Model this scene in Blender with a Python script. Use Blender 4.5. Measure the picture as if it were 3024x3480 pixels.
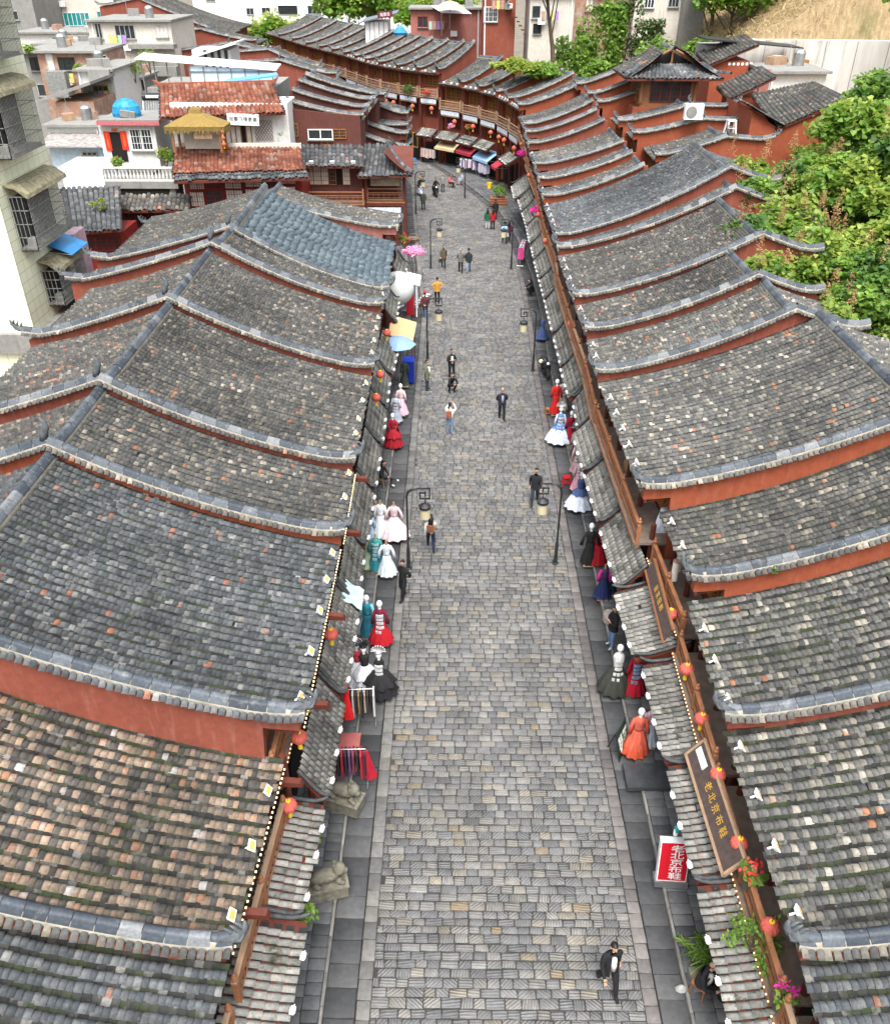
import bpy, math, random
import numpy as np
from mathutils import Matrix, Vector, Quaternion
for _o in list(bpy.data.objects): bpy.data.objects.remove(_o)
SC = bpy.context.scene
COL = SC.collection
R = math.radians
# ---------------------------------------------------------------- camera, sky, sun, exposure
CAM_H = 20.5
PITCH, YAW = R(33.497), R(0.662)
cd = bpy.data.cameras.new('camera'); cam = bpy.data.objects.new('camera', cd); COL.objects.link(cam)
cam.location = (0, 0, CAM_H); cam.rotation_euler = (R(90) - PITCH, 0, YAW)
cd.sensor_fit = 'HORIZONTAL'; cd.sensor_width = 36.0; cd.lens = 36.0 * 2886.0 / 3024.0
cd.clip_start = 0.1; cd.clip_end = 3000
SC.camera = cam
W_ = bpy.data.worlds.new('World'); SC.world = W_; W_.use_nodes = True
wn = W_.node_tree.nodes; wl = W_.node_tree.links
bg = wn['Background']; sky = wn.new('ShaderNodeTexSky'); sky.sky_type = 'NISHITA'; sky.sun_disc = False
SUN_EL, SUN_AZ = R(62), R(180)          # azimuth measured from +Y towards +X
sky.sun_elevation = SUN_EL; sky.sun_rotation = SUN_AZ
sky.air_density = 1.6; sky.dust_density = 6.0; sky.ozone_density = 1.0
hs = wn.new('ShaderNodeHueSaturation'); hs.inputs['Saturation'].default_value = 0.34
wl.new(sky.outputs[0], hs.inputs['Color']); wl.new(hs.outputs[0], bg.inputs[0]); bg.inputs[1].default_value = 0.13
sd = bpy.data.lights.new('sun', 'SUN'); sd.energy = 1.5; sd.angle = R(26); sd.color = (1, 0.975, 0.94)
sun = bpy.data.objects.new('sun', sd); COL.objects.link(sun)
_s = Vector((math.sin(SUN_AZ) * math.cos(SUN_EL), math.cos(SUN_AZ) * math.cos(SUN_EL), math.sin(SUN_EL)))
sun.rotation_euler = _s.to_track_quat('Z', 'Y').to_euler(); sun.location = (0, 0, 80)
vs = SC.view_settings; vs.view_transform = 'Standard'; vs.look = 'None'; vs.gamma = 1; vs.use_curve_mapping = False
vs.exposure = 1.4
SC.render.engine = 'CYCLES'
# ---------------------------------------------------------------- measuring helpers (photo pixel -> place)
_fw = np.array([-math.sin(YAW) * math.cos(PITCH), math.cos(YAW) * math.cos(PITCH), -math.sin(PITCH)])
_rt = np.array([math.cos(YAW), math.sin(YAW), 0]); _up = np.cross(_rt, _fw); _C = np.array([0, 0, CAM_H])
def _ray(px, py): return _fw + _rt * (px - 1512) / 2886 - _up * (py - 1740) / 2886
def at_y(px, py, Y): d = _ray(px, py); return _C + d * (Y / d[1])
def at_z(px, py, z): d = _ray(px, py); return _C + d * ((z - CAM_H) / d[2])
def project(P):
    v = np.asarray(P) - _C; z = v @ _fw
    return np.stack([1512 + 2886 * (v @ _rt) / z, 1740 - 2886 * (v @ _up) / z, z], -1)
rng = np.random.default_rng(7); random.seed(7)
# ---------------------------------------------------------------- materials
class NT:
    def __init__(s, name):
        m = bpy.data.materials.new(name); m.use_nodes = True; s.m = m; s.t = m.node_tree; s.n = s.t.nodes; s.l = s.t.links
        s.b = s.n['Principled BSDF']; s.b.inputs['Roughness'].default_value = .85
        s.b.inputs['Specular IOR Level'].default_value = .3
    def node(s, t, **k):
        n = s.n.new(t)
        for a, b in k.items(): setattr(n, a, b)
        return n
    def set(s, sock, v):
        if hasattr(v, 'links') or hasattr(v, 'is_linked'): s.l.new(v, sock)
        else: sock.default_value = v
    def math(s, op, a, b=0, c=0):
        n = s.node('ShaderNodeMath', operation=op); s.set(n.inputs[0], a); s.set(n.inputs[1], b); s.set(n.inputs[2], c); return n.outputs[0]
    def pos(s): return s.node('ShaderNodeNewGeometry').outputs['Position']
    def obj(s): return s.node('ShaderNodeTexCoord').outputs['Object']
    def noise(s, vec, scale, detail=3, rough=.55, dist=0):
        n = s.node('ShaderNodeTexNoise'); s.l.new(vec, n.inputs['Vector']); n.inputs['Scale'].default_value = scale
        n.inputs['Detail'].default_value = detail; n.inputs['Roughness'].default_value = rough; n.inputs['Distortion'].default_value = dist
        return n.outputs['Fac']
    def ramp(s, fac, stops, interp='LINEAR'):
        n = s.node('ShaderNodeValToRGB'); s.l.new(fac, n.inputs[0]); cr = n.color_ramp; cr.interpolation = interp
        while len(cr.elements) < len(stops): cr.elements.new(.5)
        for e, (p, c) in zip(cr.elements, stops):
            e.position = p; e.color = (c if isinstance(c, tuple) else (c, c, c)) + (1,)
        return n.outputs[0]
    def mix(s, f, a, b, mode='MIX'):
        n = s.node('ShaderNodeMix', data_type='RGBA', blend_type=mode); s.set(n.inputs[0], f)
        s.set(n.inputs[6], a if not isinstance(a, tuple) else a + (1,)); s.set(n.inputs[7], b if not isinstance(b, tuple) else b + (1,)); return n.outputs[2]
    def rnd(s):
        g = s.node('ShaderNodeNewGeometry').outputs['Random Per Island']; o = s.node('ShaderNodeObjectInfo').outputs['Random']
        return s.math('FRACT', s.math('ADD', g, o))
    def rnd2(s, r, k=17.31): return s.math('FRACT', s.math('MULTIPLY', r, k))
    def bump(s, h, strength=.3, dist=.02):
        n = s.node('ShaderNodeBump'); n.inputs['Strength'].default_value = strength; n.inputs['Distance'].default_value = dist
        s.l.new(h, n.inputs['Height']); s.l.new(n.outputs[0], s.b.inputs['Normal'])
    def col(s, c): s.set(s.b.inputs['Base Color'], c if not isinstance(c, tuple) else c + (1,)); return s
    def rough(s, r): s.set(s.b.inputs['Roughness'], r); return s
MATS = {}
def plain(name, c, rough=.8, var=.25, scale=3.0, bump=0, metal=0, spec=.3, emit=None, es=1.0):
    """one paint / cloth / metal with mild uneven wear"""
    if name in MATS: return MATS[name]
    t = NT(name); v = t.noise(t.obj(), scale, 4)
    f = t.ramp(v, [(.3, 1 - var), (.7, 1 + var * .6)])
    t.col(t.mix(1.0, c, f, 'MULTIPLY')); t.b.inputs['Roughness'].default_value = rough
    t.b.inputs['Metallic'].default_value = metal; t.b.inputs['Specular IOR Level'].default_value = spec
    if bump: t.bump(t.noise(t.obj(), scale * 8, 4), bump, .02)
    if emit: t.b.inputs['Emission Color'].default_value = emit + (1,); t.b.inputs['Emission Strength'].default_value = es
    MATS[name] = t.m; return t.m
def tile_mat(name, stops, moss=0.0, light_patch=.0, rough=.78, grime=.55, stain=0.0):
    if name in MATS: return MATS[name]
    t = NT(name); P = t.pos(); r = t.rnd()
    patch = t.noise(P, .55, 3); r1 = t.math('ADD', r, t.math('MULTIPLY', t.math('SUBTRACT', patch, .5), light_patch * 2))
    base = t.ramp(r1, stops, 'LINEAR')
    r2 = t.rnd2(r); base = t.mix(1.0, base, t.ramp(r2, [(0, .86), (1, 1.12)]), 'MULTIPLY')
    mr = t.node('ShaderNodeMapping'); mr.inputs['Scale'].default_value = (.3, 3.4, .3); t.l.new(P, mr.inputs[0]); rowv = t.noise(mr.outputs[0], 1.0, 3, .6); base = t.mix(1.0, base, t.ramp(rowv, [(.3, .74), (.7, 1.24)]), 'MULTIPLY')
    soot = t.noise(P, .32, 5, .62); base = t.mix(1.0, base, t.ramp(soot, [(.32, .58), (.5, .9), (.7, 1.15)]), 'MULTIPLY')
    fine = t.noise(P, 14, 5, .65); base = t.mix(1.0, base, t.ramp(fine, [(.25, 1 - grime * .8), (.72, 1.0 + grime * .35)]), 'MULTIPLY')
    lich = t.noise(P, 9, 4, .7); base = t.mix(t.ramp(lich, [(.62, 0.0), (.78, .42)]), base, (.36, .345, .30))
    if stain:
        sn = t.noise(P, 1.1, 5, .7); base = t.mix(t.ramp(sn, [(.52, 0.0), (.64, stain)]), base, (.035, .04, .03))
    if moss:
        mn = t.noise(P, 1.7, 4, .7); base = t.mix(t.ramp(mn, [(.62 - moss * .14, 0.0), (.70 - moss * .1, .85)]), base, (.022, .032, .009))
    t.col(base); t.rough(rough); t.bump(t.noise(P, 30, 4, .7), .35, .012)
    MATS[name] = t.m; return t.m
GREY = [(0, (0.0645, 0.066, 0.0651)), (0.35, (0.0884, 0.089, 0.0865)), (0.7, (0.1144, 0.112, 0.1042)), (0.86, (0.1404, 0.13, 0.1116)), (0.945, (0.208, 0.185, 0.1442)), (0.98, (0.2912, 0.265, 0.2185)), (0.992, (0.3432, 0.32, 0.279)), (1, (0.312, 0.14, 0.0837))]
BLUE = [(0, (.058, .066, .074)), (.35, (.085, .095, .104)), (.7, (.112, .12, .127)), (.93, (.15, .155, .157)), (.99, (.24, .24, .23)), (1, (.3, .13, .085))]
WARM = [(0, (.06, .056, .05)), (.25, (.11, .10, .09)), (.45, (.18, .145, .11)), (.7, (.26, .19, .14)), (.88, (.34, .265, .2)), (.96, (.33, .17, .1)), (1, (.46, .44, .42))]
LIGHT = [(0, (0.0832, 0.085, 0.0837)), (0.35, (0.1144, 0.115, 0.1116)), (0.7, (0.1456, 0.142, 0.1302)), (0.88, (0.1924, 0.178, 0.1488)), (0.95, (0.312, 0.285, 0.2372)), (0.988, (0.4368, 0.41, 0.3581)), (1, (0.3744, 0.17, 0.093))]
PALE = [(0, (.2, .2, .186)), (.5, (.25, .246, .227)), (.85, (.29, .282, .255)), (1, (.36, .348, .312))]
ORANGE = [(0, (.15, .05, .032)), (.5, (.25, .082, .048)), (.85, (.31, .13, .085)), (1, (.27, .2, .17))]
M_T = dict(grey=tile_mat('tile_grey', GREY, 0, .12), blue=tile_mat('tile_blue_grey', BLUE, 0, .08), warm=tile_mat('tile_weathered_brown', WARM, .0, .18),
           light=tile_mat('tile_pale_grey', LIGHT, 0, .13), canopy=tile_mat('tile_canopy', PALE, .12, .1, grime=.45, stain=.7), orange=tile_mat('tile_orange', ORANGE, 0, .1),
           far=tile_mat('tile_far_grey', GREY, .2, .1))
M_PAN = tile_mat('pan_tile', [(0, (.012, .013, .014)), (.6, (.026, .028, .03)), (.9, (.05, .05, .048)), (1, (.1, .095, .085))], .25, .1)
M_PANMOSS = tile_mat('pan_tile_mossy', [(0, (.012, .013, .012)), (.5, (.026, .027, .026)), (.85, (.05, .05, .046)), (1, (.2, .195, .185))], 1.0, .1)
def cap_mat():
    t = NT('ridge_cap_slate'); P = t.pos(); r = t.rnd()
    b = t.ramp(r, [(0, (.03, .038, .05)), (.5, (.055, .068, .085)), (.85, (.095, .108, .125)), (1, (.17, .18, .19))])
    b = t.mix(t.ramp(t.noise(P, 3.2, 5, .7), [(.54, 0.0), (.72, .5)]), b, (.24, .248, .25))
    b = t.mix(1.0, b, t.ramp(t.noise(P, 16, 4), [(.3, .7), (.7, 1.2)]), 'MULTIPLY')
    t.col(b).rough(.55); t.bump(t.noise(P, 22, 4), .25, .012); return t.m
M_CAP = cap_mat()
def plaster(name, c, dark, pale, amt=.5):
    t = NT(name); P = t.pos(); n1 = t.noise(P, .9, 5, .65); n2 = t.noise(P, 5, 5, .7)
    mp = t.node('ShaderNodeMapping'); mp.inputs['Scale'].default_value = (3.5, 3.5, .45); t.l.new(P, mp.inputs[0])
    st = t.noise(mp.outputs[0], 1.6, 4, .7)
    b = t.mix(t.ramp(n1, [(.35, 0.0), (.7, amt)]), c, dark)
    b = t.mix(t.ramp(st, [(.52, 0.0), (.72, amt * .8)]), b, pale)
    b = t.mix(1.0, b, t.ramp(n2, [(.3, .82), (.7, 1.12)]), 'MULTIPLY')
    t.col(b).rough(.9); t.bump(t.noise(P, 25, 5, .7), .25, .015); MATS[name] = t.m; return t.m
M_RED = plaster('red_limewash', (.225, .062, .038), (.16, .042, .027), (.29, .125, .095), .6)
M_REDO = plaster('orange_red_limewash', (.27, .067, .03), (.2, .046, .022), (.32, .13, .085), .5)
M_BRN = plaster('dark_red_brown_wall', (.105, .036, .028), (.07, .025, .02), (.17, .08, .065), .5)
M_PINK = plaster('faded_pink_wall', (.32, .125, .1), (.23, .08, .065), (.4, .24, .21), .6)
M_WHITE = plaster('stained_white_wall', (.62, .62, .6), (.5, .5, .48), (.3, .3, .28), .45)
M_CREAM = plaster('cream_wall', (.6, .56, .5), (.45, .42, .37), (.28, .26, .23), .5)
M_CONC = plaster('grey_concrete', (.25, .247, .235), (.15, .15, .142), (.09, .09, .082), .6)
M_MORTAR = plain('lime_mortar', (.3, .275, .225), .9, .35, 4, .3)
def wood(name, c, d, rough=.55):
    t = NT(name); P = t.obj(); mp = t.node('ShaderNodeMapping'); mp.inputs['Scale'].default_value = (9, 1.2, 9); t.l.new(P, mp.inputs[0])
    n = t.noise(mp.outputs[0], 3, 5, .7); b = t.mix(t.ramp(n, [(.3, 0.0), (.75, 1.0)]), c, d)
    b = t.mix(1.0, b, t.ramp(t.noise(P, 2.5, 4), [(.3, .8), (.7, 1.15)]), 'MULTIPLY')
    t.col(b).rough(rough); t.bump(n, .2, .01); MATS[name] = t.m; return t.m
M_WOOD = wood('orange_brown_wood', (.33, .145, .07), (.19, .075, .035))
M_WOODL = wood('worn_light_wood', (.40, .27, .175), (.26, .16, .1), .7)
M_WOODD = wood('dark_red_wood', (.13, .032, .02), (.06, .018, .012))
M_WIN = wood('golden_window_wood', (.36, .15, .04), (.22, .08, .02), .4)
M_REDW = wood('red_lacquer_wood', (.22, .025, .02), (.13, .014, .012), .45)
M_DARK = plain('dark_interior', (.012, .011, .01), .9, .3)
M_GLASS = plain('dark_window_glass', (.03, .037, .04), .12, .3, 2, 0, 0, .6)
M_PAPER = plain('pale_curtain', (.6, .58, .53), .8, .2)
M_METAL = plain('grey_steel', (.4, .41, .42), .35, .2, 3, 0, .8, .5)
M_IRON = plain('dark_iron', (.03, .033, .037), .45, .3, 4, 0, .3, .4)
M_WPLAST = plain('white_plastic', (.78, .79, .8), .45, .12, 3)
M_AMBER = plain('amber_lens', (.75, .36, .08), .4, .1, 3, 0, 0, .4, (1, .5, .12), .05)
M_BULB = plain('warm_bulb', (.9, .75, .45), .4, .05, 3, 0, 0, .4, (1, .72, .35), .8)
M_LANT = plain('red_lantern_silk', (.52, .1, .075), .6, .25, 5)
M_YEL = plain('yellow_tassel', (.75, .5, .03), .7, .2)
M_SKIN = plain('skin', (.48, .27, .18), .55, .1)
M_HAIR = plain('black_hair', (.012, .011, .011), .5, .2)
# ---------------------------------------------------------------- mesh helpers
def np_mesh(name, V, quads, mat=None, tris=None, midx=None, smooth=False):
    V = np.asarray(V, np.float32).reshape(-1, 3); q = np.asarray(quads, np.int32).reshape(-1, 4)
    me = bpy.data.meshes.new(name); nt = 0 if tris is None else len(tris)
    me.vertices.add(len(V)); me.vertices.foreach_set('co', V.ravel())
    loops = q.ravel() if nt == 0 else np.concatenate([q.ravel(), np.asarray(tris, np.int32).ravel()])
    me.loops.add(len(loops)); me.loops.foreach_set('vertex_index', loops)
    n = len(q) + nt; me.polygons.add(n)
    st = np.arange(len(q)) * 4
    if nt: st = np.concatenate([st, len(q) * 4 + np.arange(nt) * 3])
    me.polygons.foreach_set('loop_start', st.astype(np.int32))
    if midx is not None: me.polygons.foreach_set('material_index', np.asarray(midx, np.int32))
    if smooth: me.polygons.foreach_set('use_smooth', np.ones(n, bool))
    me.update(calc_edges=True)
    if mat is not None:
        for m in (mat if isinstance(mat, (list, tuple)) else [mat]): me.materials.append(m)
    return me
def link(name, me, parent=None, L=None):
    o = bpy.data.objects.new(name, me); COL.objects.link(o)
    if parent is not None: o.parent = parent
    return o
def tag(o, label=None, cat=None, group=None, kind=None):
    if label: o['label'] = label
    if cat: o['category'] = cat
    if group: o['group'] = group
    if kind: o['kind'] = kind
    return o
def thing(name, label, cat, loc=(0, 0, 0), rz=0, group=None):
    o = bpy.data.objects.new(name, None); COL.objects.link(o); o.empty_display_size = .2
    o.location = loc; o.rotation_euler = (0, 0, rz); return tag(o, label, cat, group)
def copy_tree(o, parent=None):
    c = o.copy(); COL.objects.link(c); c.parent = parent
    for ch in list(o.children): copy_tree(ch, c)
    return c
class MB:
    """collects boxes, tubes, lathes ... of ONE part"""
    def __init__(s, M=None): s.v = []; s.f = []; s.mi = []; s.M = M; s.cur = 0
    def add(s, vs, fs):
        b = len(s.v); s.v += [tuple(v) for v in vs]; s.f += [tuple(b + i for i in f) for f in fs]; s.mi += [s.cur] * len(fs); return s
    def box(s, c, sz, rz=0, rx=0, ry=0, taper=1.0):
        hx, hy, hz = sz[0] / 2, sz[1] / 2, sz[2] / 2; vs = []
        m = Matrix.Rotation(rz, 3, 'Z') @ Matrix.Rotation(ry, 3, 'Y') @ Matrix.Rotation(rx, 3, 'X') if (rz or rx or ry) else None
        for z in (-1, 1):
            k = taper if z > 0 else 1
            for x, y in ((-1, -1), (1, -1), (1, 1), (-1, 1)):
                p = Vector((x * hx * k, y * hy * k, z * hz))
                if m is not None: p = m @ p
                vs.append((p.x + c[0], p.y + c[1], p.z + c[2]))
        return s.add(vs, [(3, 2, 1, 0), (4, 5, 6, 7), (0, 1, 5, 4), (1, 2, 6, 5), (2, 3, 7, 6), (3, 0, 4, 7)])
    def tube(s, pts, rad, n=6, cap=True, flat=None):
        pts = [Vector(p) for p in pts]; rad = rad if hasattr(rad, '__len__') else [rad] * len(pts); vs = []; fs = []
        u0 = None
        for i, p in enumerate(pts):
            t = (pts[min(i + 1, len(pts) - 1)] - pts[max(i - 1, 0)]);
            t = t.normalized() if t.length > 1e-9 else Vector((0, 0, 1))
            if u0 is None: u0 = t.orthogonal().normalized()
            u = (u0 - t * u0.dot(t)); u = u.normalized() if u.length > 1e-6 else t.orthogonal().normalized(); u0 = u; w = t.cross(u)
            for k in range(n):
                a = 2 * math.pi * k / n; r = rad[i]
                vs.append(p + (u * math.cos(a) + w * math.sin(a)) * r)
        for i in range(len(pts) - 1):
            for k in range(n):
                fs.append((i * n + k, i * n + (k + 1) % n, (i + 1) * n + (k + 1) % n, (i + 1) * n + k))
        if cap: fs.append(tuple(range(n - 1, -1, -1))); fs.append(tuple((len(pts) - 1) * n + k for k in range(n)))
        return s.add(vs, fs)
    def lathe(s, c, prof, n=10, sx=1, sy=1):
        vs = []; fs = []
        for r, z in prof:
            for k in range(n):
                a = 2 * math.pi * k / n; vs.append((c[0] + r * math.cos(a) * sx, c[1] + r * math.sin(a) * sy, c[2] + z))
        for i in range(len(prof) - 1):
            for k in range(n): fs.append((i * n + k, i * n + (k + 1) % n, (i + 1) * n + (k + 1) % n, (i + 1) * n + k))
        fs.append(tuple(range(n - 1, -1, -1))); fs.append(tuple((len(prof) - 1) * n + k for k in range(n)))
        return s.add(vs, fs)
    def prism(s, poly, ext):
        """poly: 3D points of one face, ext: extrusion vector"""
        n = len(poly); e = Vector(ext); vs = [Vector(p) for p in poly]; vs += [p + e for p in vs[:n]]
        fs = [tuple(range(n - 1, -1, -1)), tuple(range(n, 2 * n))] + [(i, (i + 1) % n, n + (i + 1) % n, n + i) for i in range(n)]
        return s.add(vs, fs)
    def ball(s, c, r, n=8, m=5, sz=1.0):
        return s.lathe(c, [(r * math.sin(math.pi * i / m) + 1e-4, -r * sz * math.cos(math.pi * i / m)) for i in range(m + 1)], n)
    def build(s, name, mat, parent=None, L=None, smooth=False):
        V = np.array(s.v, float).reshape(-1, 3)
        if s.M is not None: V = V @ np.asarray(s.M)[:3, :3].T + np.asarray(s.M)[:3, 3]
        if L is not None: V = V - np.asarray(L)
        me = bpy.data.meshes.new(name); me.from_pydata(V.tolist(), [], s.f)
        for m in (mat if isinstance(mat, (list, tuple)) else [mat]): me.materials.append(m)
        if len(set(s.mi)) > 1: me.polygons.foreach_set('material_index', s.mi)
        if smooth: me.polygons.foreach_set('use_smooth', [True] * len(me.polygons))
        me.update(); return link(name, me, parent)
# ---------------------------------------------------------------- tiles
def cover_template(n=5, r=.098, L=.19, th=.018):
    an = np.linspace(-1.35, 1.35, n); vs = []
    for u, rr, h in ((-L * .5, r * .94, -.005), (L * .5, r, .028)):
        for a in an: vs.append((u, rr * math.sin(a), rr * math.cos(a) + h - r * .35))
    for a in an: vs.append((L * .5 - .004, (r - th) * math.sin(a), (r - th) * math.cos(a) + .028 - r * .35))
    fs = [(i, i + 1, n + i + 1, n + i) for i in range(n - 1)] + [(n + i, n + i + 1, 2 * n + i + 1, 2 * n + i) for i in range(n - 1)]
    return np.array(vs), np.array(fs)
def pan_template(hw=.1, L=.2):
    vs = []
    for u, h in ((-L * .5, .0), (L * .5, .022)):
        for v, w in ((-hw, .01), (0, -.05), (hw, .01)): vs.append((u, v, w + h))
    return np.array(vs), np.array([(0, 1, 4, 3), (1, 2, 5, 4)])
def patch_fn(E0, E1, R0, R1, a=.5):
    E0, E1, R0, R1 = [np.asarray(p, float) for p in (E0, E1, R0, R1)]
    def f(s, t):
        s = np.asarray(s)[..., None]; t = np.asarray(t)[..., None]
        e = E0 + (E1 - E0) * s; r = R0 + (R1 - R0) * s; p = e + (r - e) * t
        zz = e[..., 2:] + (r[..., 2:] - e[..., 2:]) * (a * t + (1 - a) * t * t)
        return np.concatenate([p[..., :2], zz], -1)
    return f
def frames(f, s, t):
    d = 1e-3; P = f(s, t); U = f(s, t - d) - f(s, t + d); V = f(s + d, t) - f(s - d, t)
    U /= np.linalg.norm(U, axis=-1, keepdims=True); W = np.cross(U, V); W /= np.linalg.norm(W, axis=-1, keepdims=True)
    W *= np.sign(W[..., 2:] + 1e-9); V = np.cross(W, U); return P, U, V, W
def tile_grid(f, width, length, sp=.28, expo=.145, s0=0., s1=1., clip=None, jit=1.0, pan=False, stag=1):
    nc = max(1, int(round(width * (s1 - s0) / sp))); nr = max(1, int(length / expo))
    cs = s0 + (s1 - s0) * (np.arange(nc + (1 if pan else 0)) + (0 if pan else .5)) / nc
    ts = (np.arange(nr) + .5) / nr
    S, T = np.meshgrid(cs, ts, indexing='ij')
    ph = rng.uniform(0, 6.28, (len(cs), 1)); am = rng.uniform(.2, 1, (len(cs), 1))
    S = S + jit * am * .028 * np.sin(T * 7 + ph) / max(width, .1) + jit * rng.normal(0, .006, S.shape) / max(width, .1)
    T = T + jit * rng.normal(0, .012, T.shape) / max(length, .1) + stag * rng.uniform(-.3, .3, (len(cs), 1)) * expo / length
    S = np.clip(S, 0.0005, .9995); T = np.clip(T, .002, .998)
    S = S.ravel(); T = T.ravel()
    if clip is not None:
        k = clip(S, T); S = S[k]; T = T[k]
    P, U, V, W = frames(f, S, T)
    if jit:
        a = rng.normal(0, .03 * jit, len(P))[:, None]; b = rng.normal(0, .03 * jit, len(P))[:, None]
        U2 = U * np.cos(a) + V * np.sin(a); V = V * np.cos(a) - U * np.sin(a); U = U2
        U2 = U * np.cos(b) + W * np.sin(b); W = W * np.cos(b) - U * np.sin(b); U = U2
        odd = rng.uniform(0, 1, len(P)) < .012; P = P + U * (odd * rng.normal(0, .06, len(P)))[:, None] + W * (odd * .012)[:, None]
        P = P + W * rng.normal(0, .004 * jit, len(P))[:, None]
    return P, U, V, W
def place(tv, tf, P, U, V, W):
    X = P[:, None, :] + tv[None, :, 0:1] * U[:, None, :] + tv[None, :, 1:2] * V[:, None, :] + tv[None, :, 2:3] * W[:, None, :]
    F = tf[None] + (np.arange(len(P)) * len(tv))[:, None, None]
    return X.reshape(-1, 3), F.reshape(-1, 4)
_TM = {}
def tile_proto(key, tv, tf, mat):
    k = (key, mat.name)
    if k not in _TM: _TM[k] = np_mesh('tile', tv, tf, mat)
    return _TM[k]
def set_frame(o, p, u, v, w, L):
    o.matrix_basis = Matrix(((u[0], v[0], w[0], p[0] - L[0]), (u[1], v[1], w[1], p[1] - L[1]), (u[2], v[2], w[2], p[2] - L[2]), (0, 0, 0, 1)))
def in_view(P, m=60):
    q = project(P); return (q[:, 0] > -m) & (q[:, 0] < 3024 + m) & (q[:, 1] > -m) & (q[:, 1] < 3480 + m) & (q[:, 2] > 1), q[:, 2]
TILE_PARTS = 300
def emit_tiles(sets, L, budget=TILE_PARTS):
    """sets: list of (parent, tv, tf, key, mat, P,U,V,W). The nearest `budget` tiles become objects, the rest one stuff part per set"""
    alld = []
    for i, s in enumerate(sets):
        ok, z = in_view(s[5], 0); alld.append(np.where(ok, z, 1e6))
    D = np.concatenate(alld); lim = np.sort(D)[min(budget, len(D)) - 1] if budget > 0 else -1
    for s, d in zip(sets, alld):
        par, tv, tf, key, mat, P, U, V, W = s; near = (d <= lim) & (d < 1e5); pm = tile_proto(key, tv, tf, mat)
        for i in np.nonzero(near)[0]: set_frame(link('tile', pm, par), P[i], U[i], V[i], W[i], L)
        k = ~near
        if k.any():
            X, F = place(tv, tf, P[k], U[k], V[k], W[k]); o = link('tiling', np_mesh('tiling', X - np.asarray(L), F, mat), par); o['kind'] = 'stuff'
CT = cover_template(); CTF = cover_template(4, .125, .27, .02); PT = pan_template(); CTC = cover_template(5, .078, .3, .016); CTB = cover_template(4, .16, .42, .03)
def cap_template(L=.42, r=.105):
    n = 7; an = np.linspace(-1.5, 1.5, n); pr = [(-r * 1.55, -.10), (-r * 1.5, -.035)] + [(r * math.sin(a), r * math.cos(a) + .0) for a in an] + [(r * 1.5, -.035), (r * 1.55, -.10)]
    m = len(pr); vs = [(-L / 2 + .008, v, w) for v, w in pr] + [(L / 2 - .008, v, w) for v, w in pr]
    return np.array(vs), np.array([(i, i + 1, m + i + 1, m + i) for i in range(m - 1)])
CAPT = cap_template()
def resample(pts, step):
    pts = np.asarray(pts, float); d = np.r_[0, np.cumsum(np.linalg.norm(np.diff(pts, axis=0), axis=1))]
    n = max(1, int(round(d[-1] / step))); m = (np.arange(n) + .5) * d[-1] / n
    c = np.stack([np.interp(m, d, pts[:, i]) for i in range(3)], -1); e = .05
    t = np.stack([np.interp(np.clip(m + e, 0, d[-1]), d, pts[:, i]) - np.interp(np.clip(m - e, 0, d[-1]), d, pts[:, i]) for i in range(3)], -1)
    return c, t / np.linalg.norm(t, axis=1, keepdims=True), d[-1] / n
def cap_run(pts, parent, L, mat=None, step=.42, parts=True, scale=1.0):
    c, t, st = resample(pts, step * scale); up = np.array([0, 0, 1.]); V = np.cross(up, t); V /= np.linalg.norm(V, axis=1, keepdims=True); W = np.cross(t, V)
    mat = mat or M_CAP; tv = CAPT[0] * np.array([st / .42, scale, scale])
    if parts:
        pm = tile_proto('cap%.3f_%.2f' % (st, scale), tv, CAPT[1], mat)
        for i in range(len(c)): set_frame(link('ridge_cap', pm, parent), c[i] + W[i] * rng.normal(0, .004), t[i], V[i], W[i], L)
    else:
        X, F = place(tv, CAPT[1], c, t, V, W); o = link('ridge_caps', np_mesh('ridge_caps', X - np.asarray(L), F, mat), parent)
def sweep(pts, prof, L=0):
    """prof: list of (v,w) across/up, swept along pts -> open strip verts, quads"""
    pts = np.asarray(pts, float); t = np.gradient(pts, axis=0); t /= np.linalg.norm(t, axis=1, keepdims=True)
    V = np.cross([0, 0, 1.], t); V /= np.linalg.norm(V, axis=1, keepdims=True); pr = np.asarray(prof); m = len(pr)
    X = pts[:, None] + pr[None, :, 0:1] * V[:, None] + pr[None, :, 1:2] * np.array([0, 0, 1.]); q = []
    for i in range(len(pts) - 1):
        for k in range(m): q.append((i * m + k, i * m + (k + 1) % m, (i + 1) * m + (k + 1) % m, (i + 1) * m + k))
    return X.reshape(-1, 3) - np.asarray(L), q
_HORN = None
def horn_mesh():
    """upswept ridge end with curled crests"""
    global _HORN
    if _HORN is None:
        b = MB(); b.tube([(-.25, 0, .0), (0, 0, .02), (.2, 0, .1), (.34, 0, .24), (.4, 0, .42)], [.13, .125, .1, .07, .02], 8)
        for x, z, h in ((.02, .1, .2), (.16, .16, .2), (.28, .27, .16)):
            b.tube([(x, 0, z - .05), (x - .02, 0, z + h * .5), (x - .09, 0, z + h)], [.055, .04, .012], 6)
        b.tube([(.05, .09, 0), (.2, .12, .06), (.3, .1, .18)], [.05, .04, .01], 5).tube([(.05, -.09, 0), (.2, -.12, .06), (.3, -.1, .18)], [.05, .04, .01], 5)
        o = b.build('h', plain('ridge_end_grey', (.09, .1, .11), .75, .4, 6, .4), None, None, True); _HORN = o.data; bpy.data.objects.remove(o)
    return _HORN
_FIN = None
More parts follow.
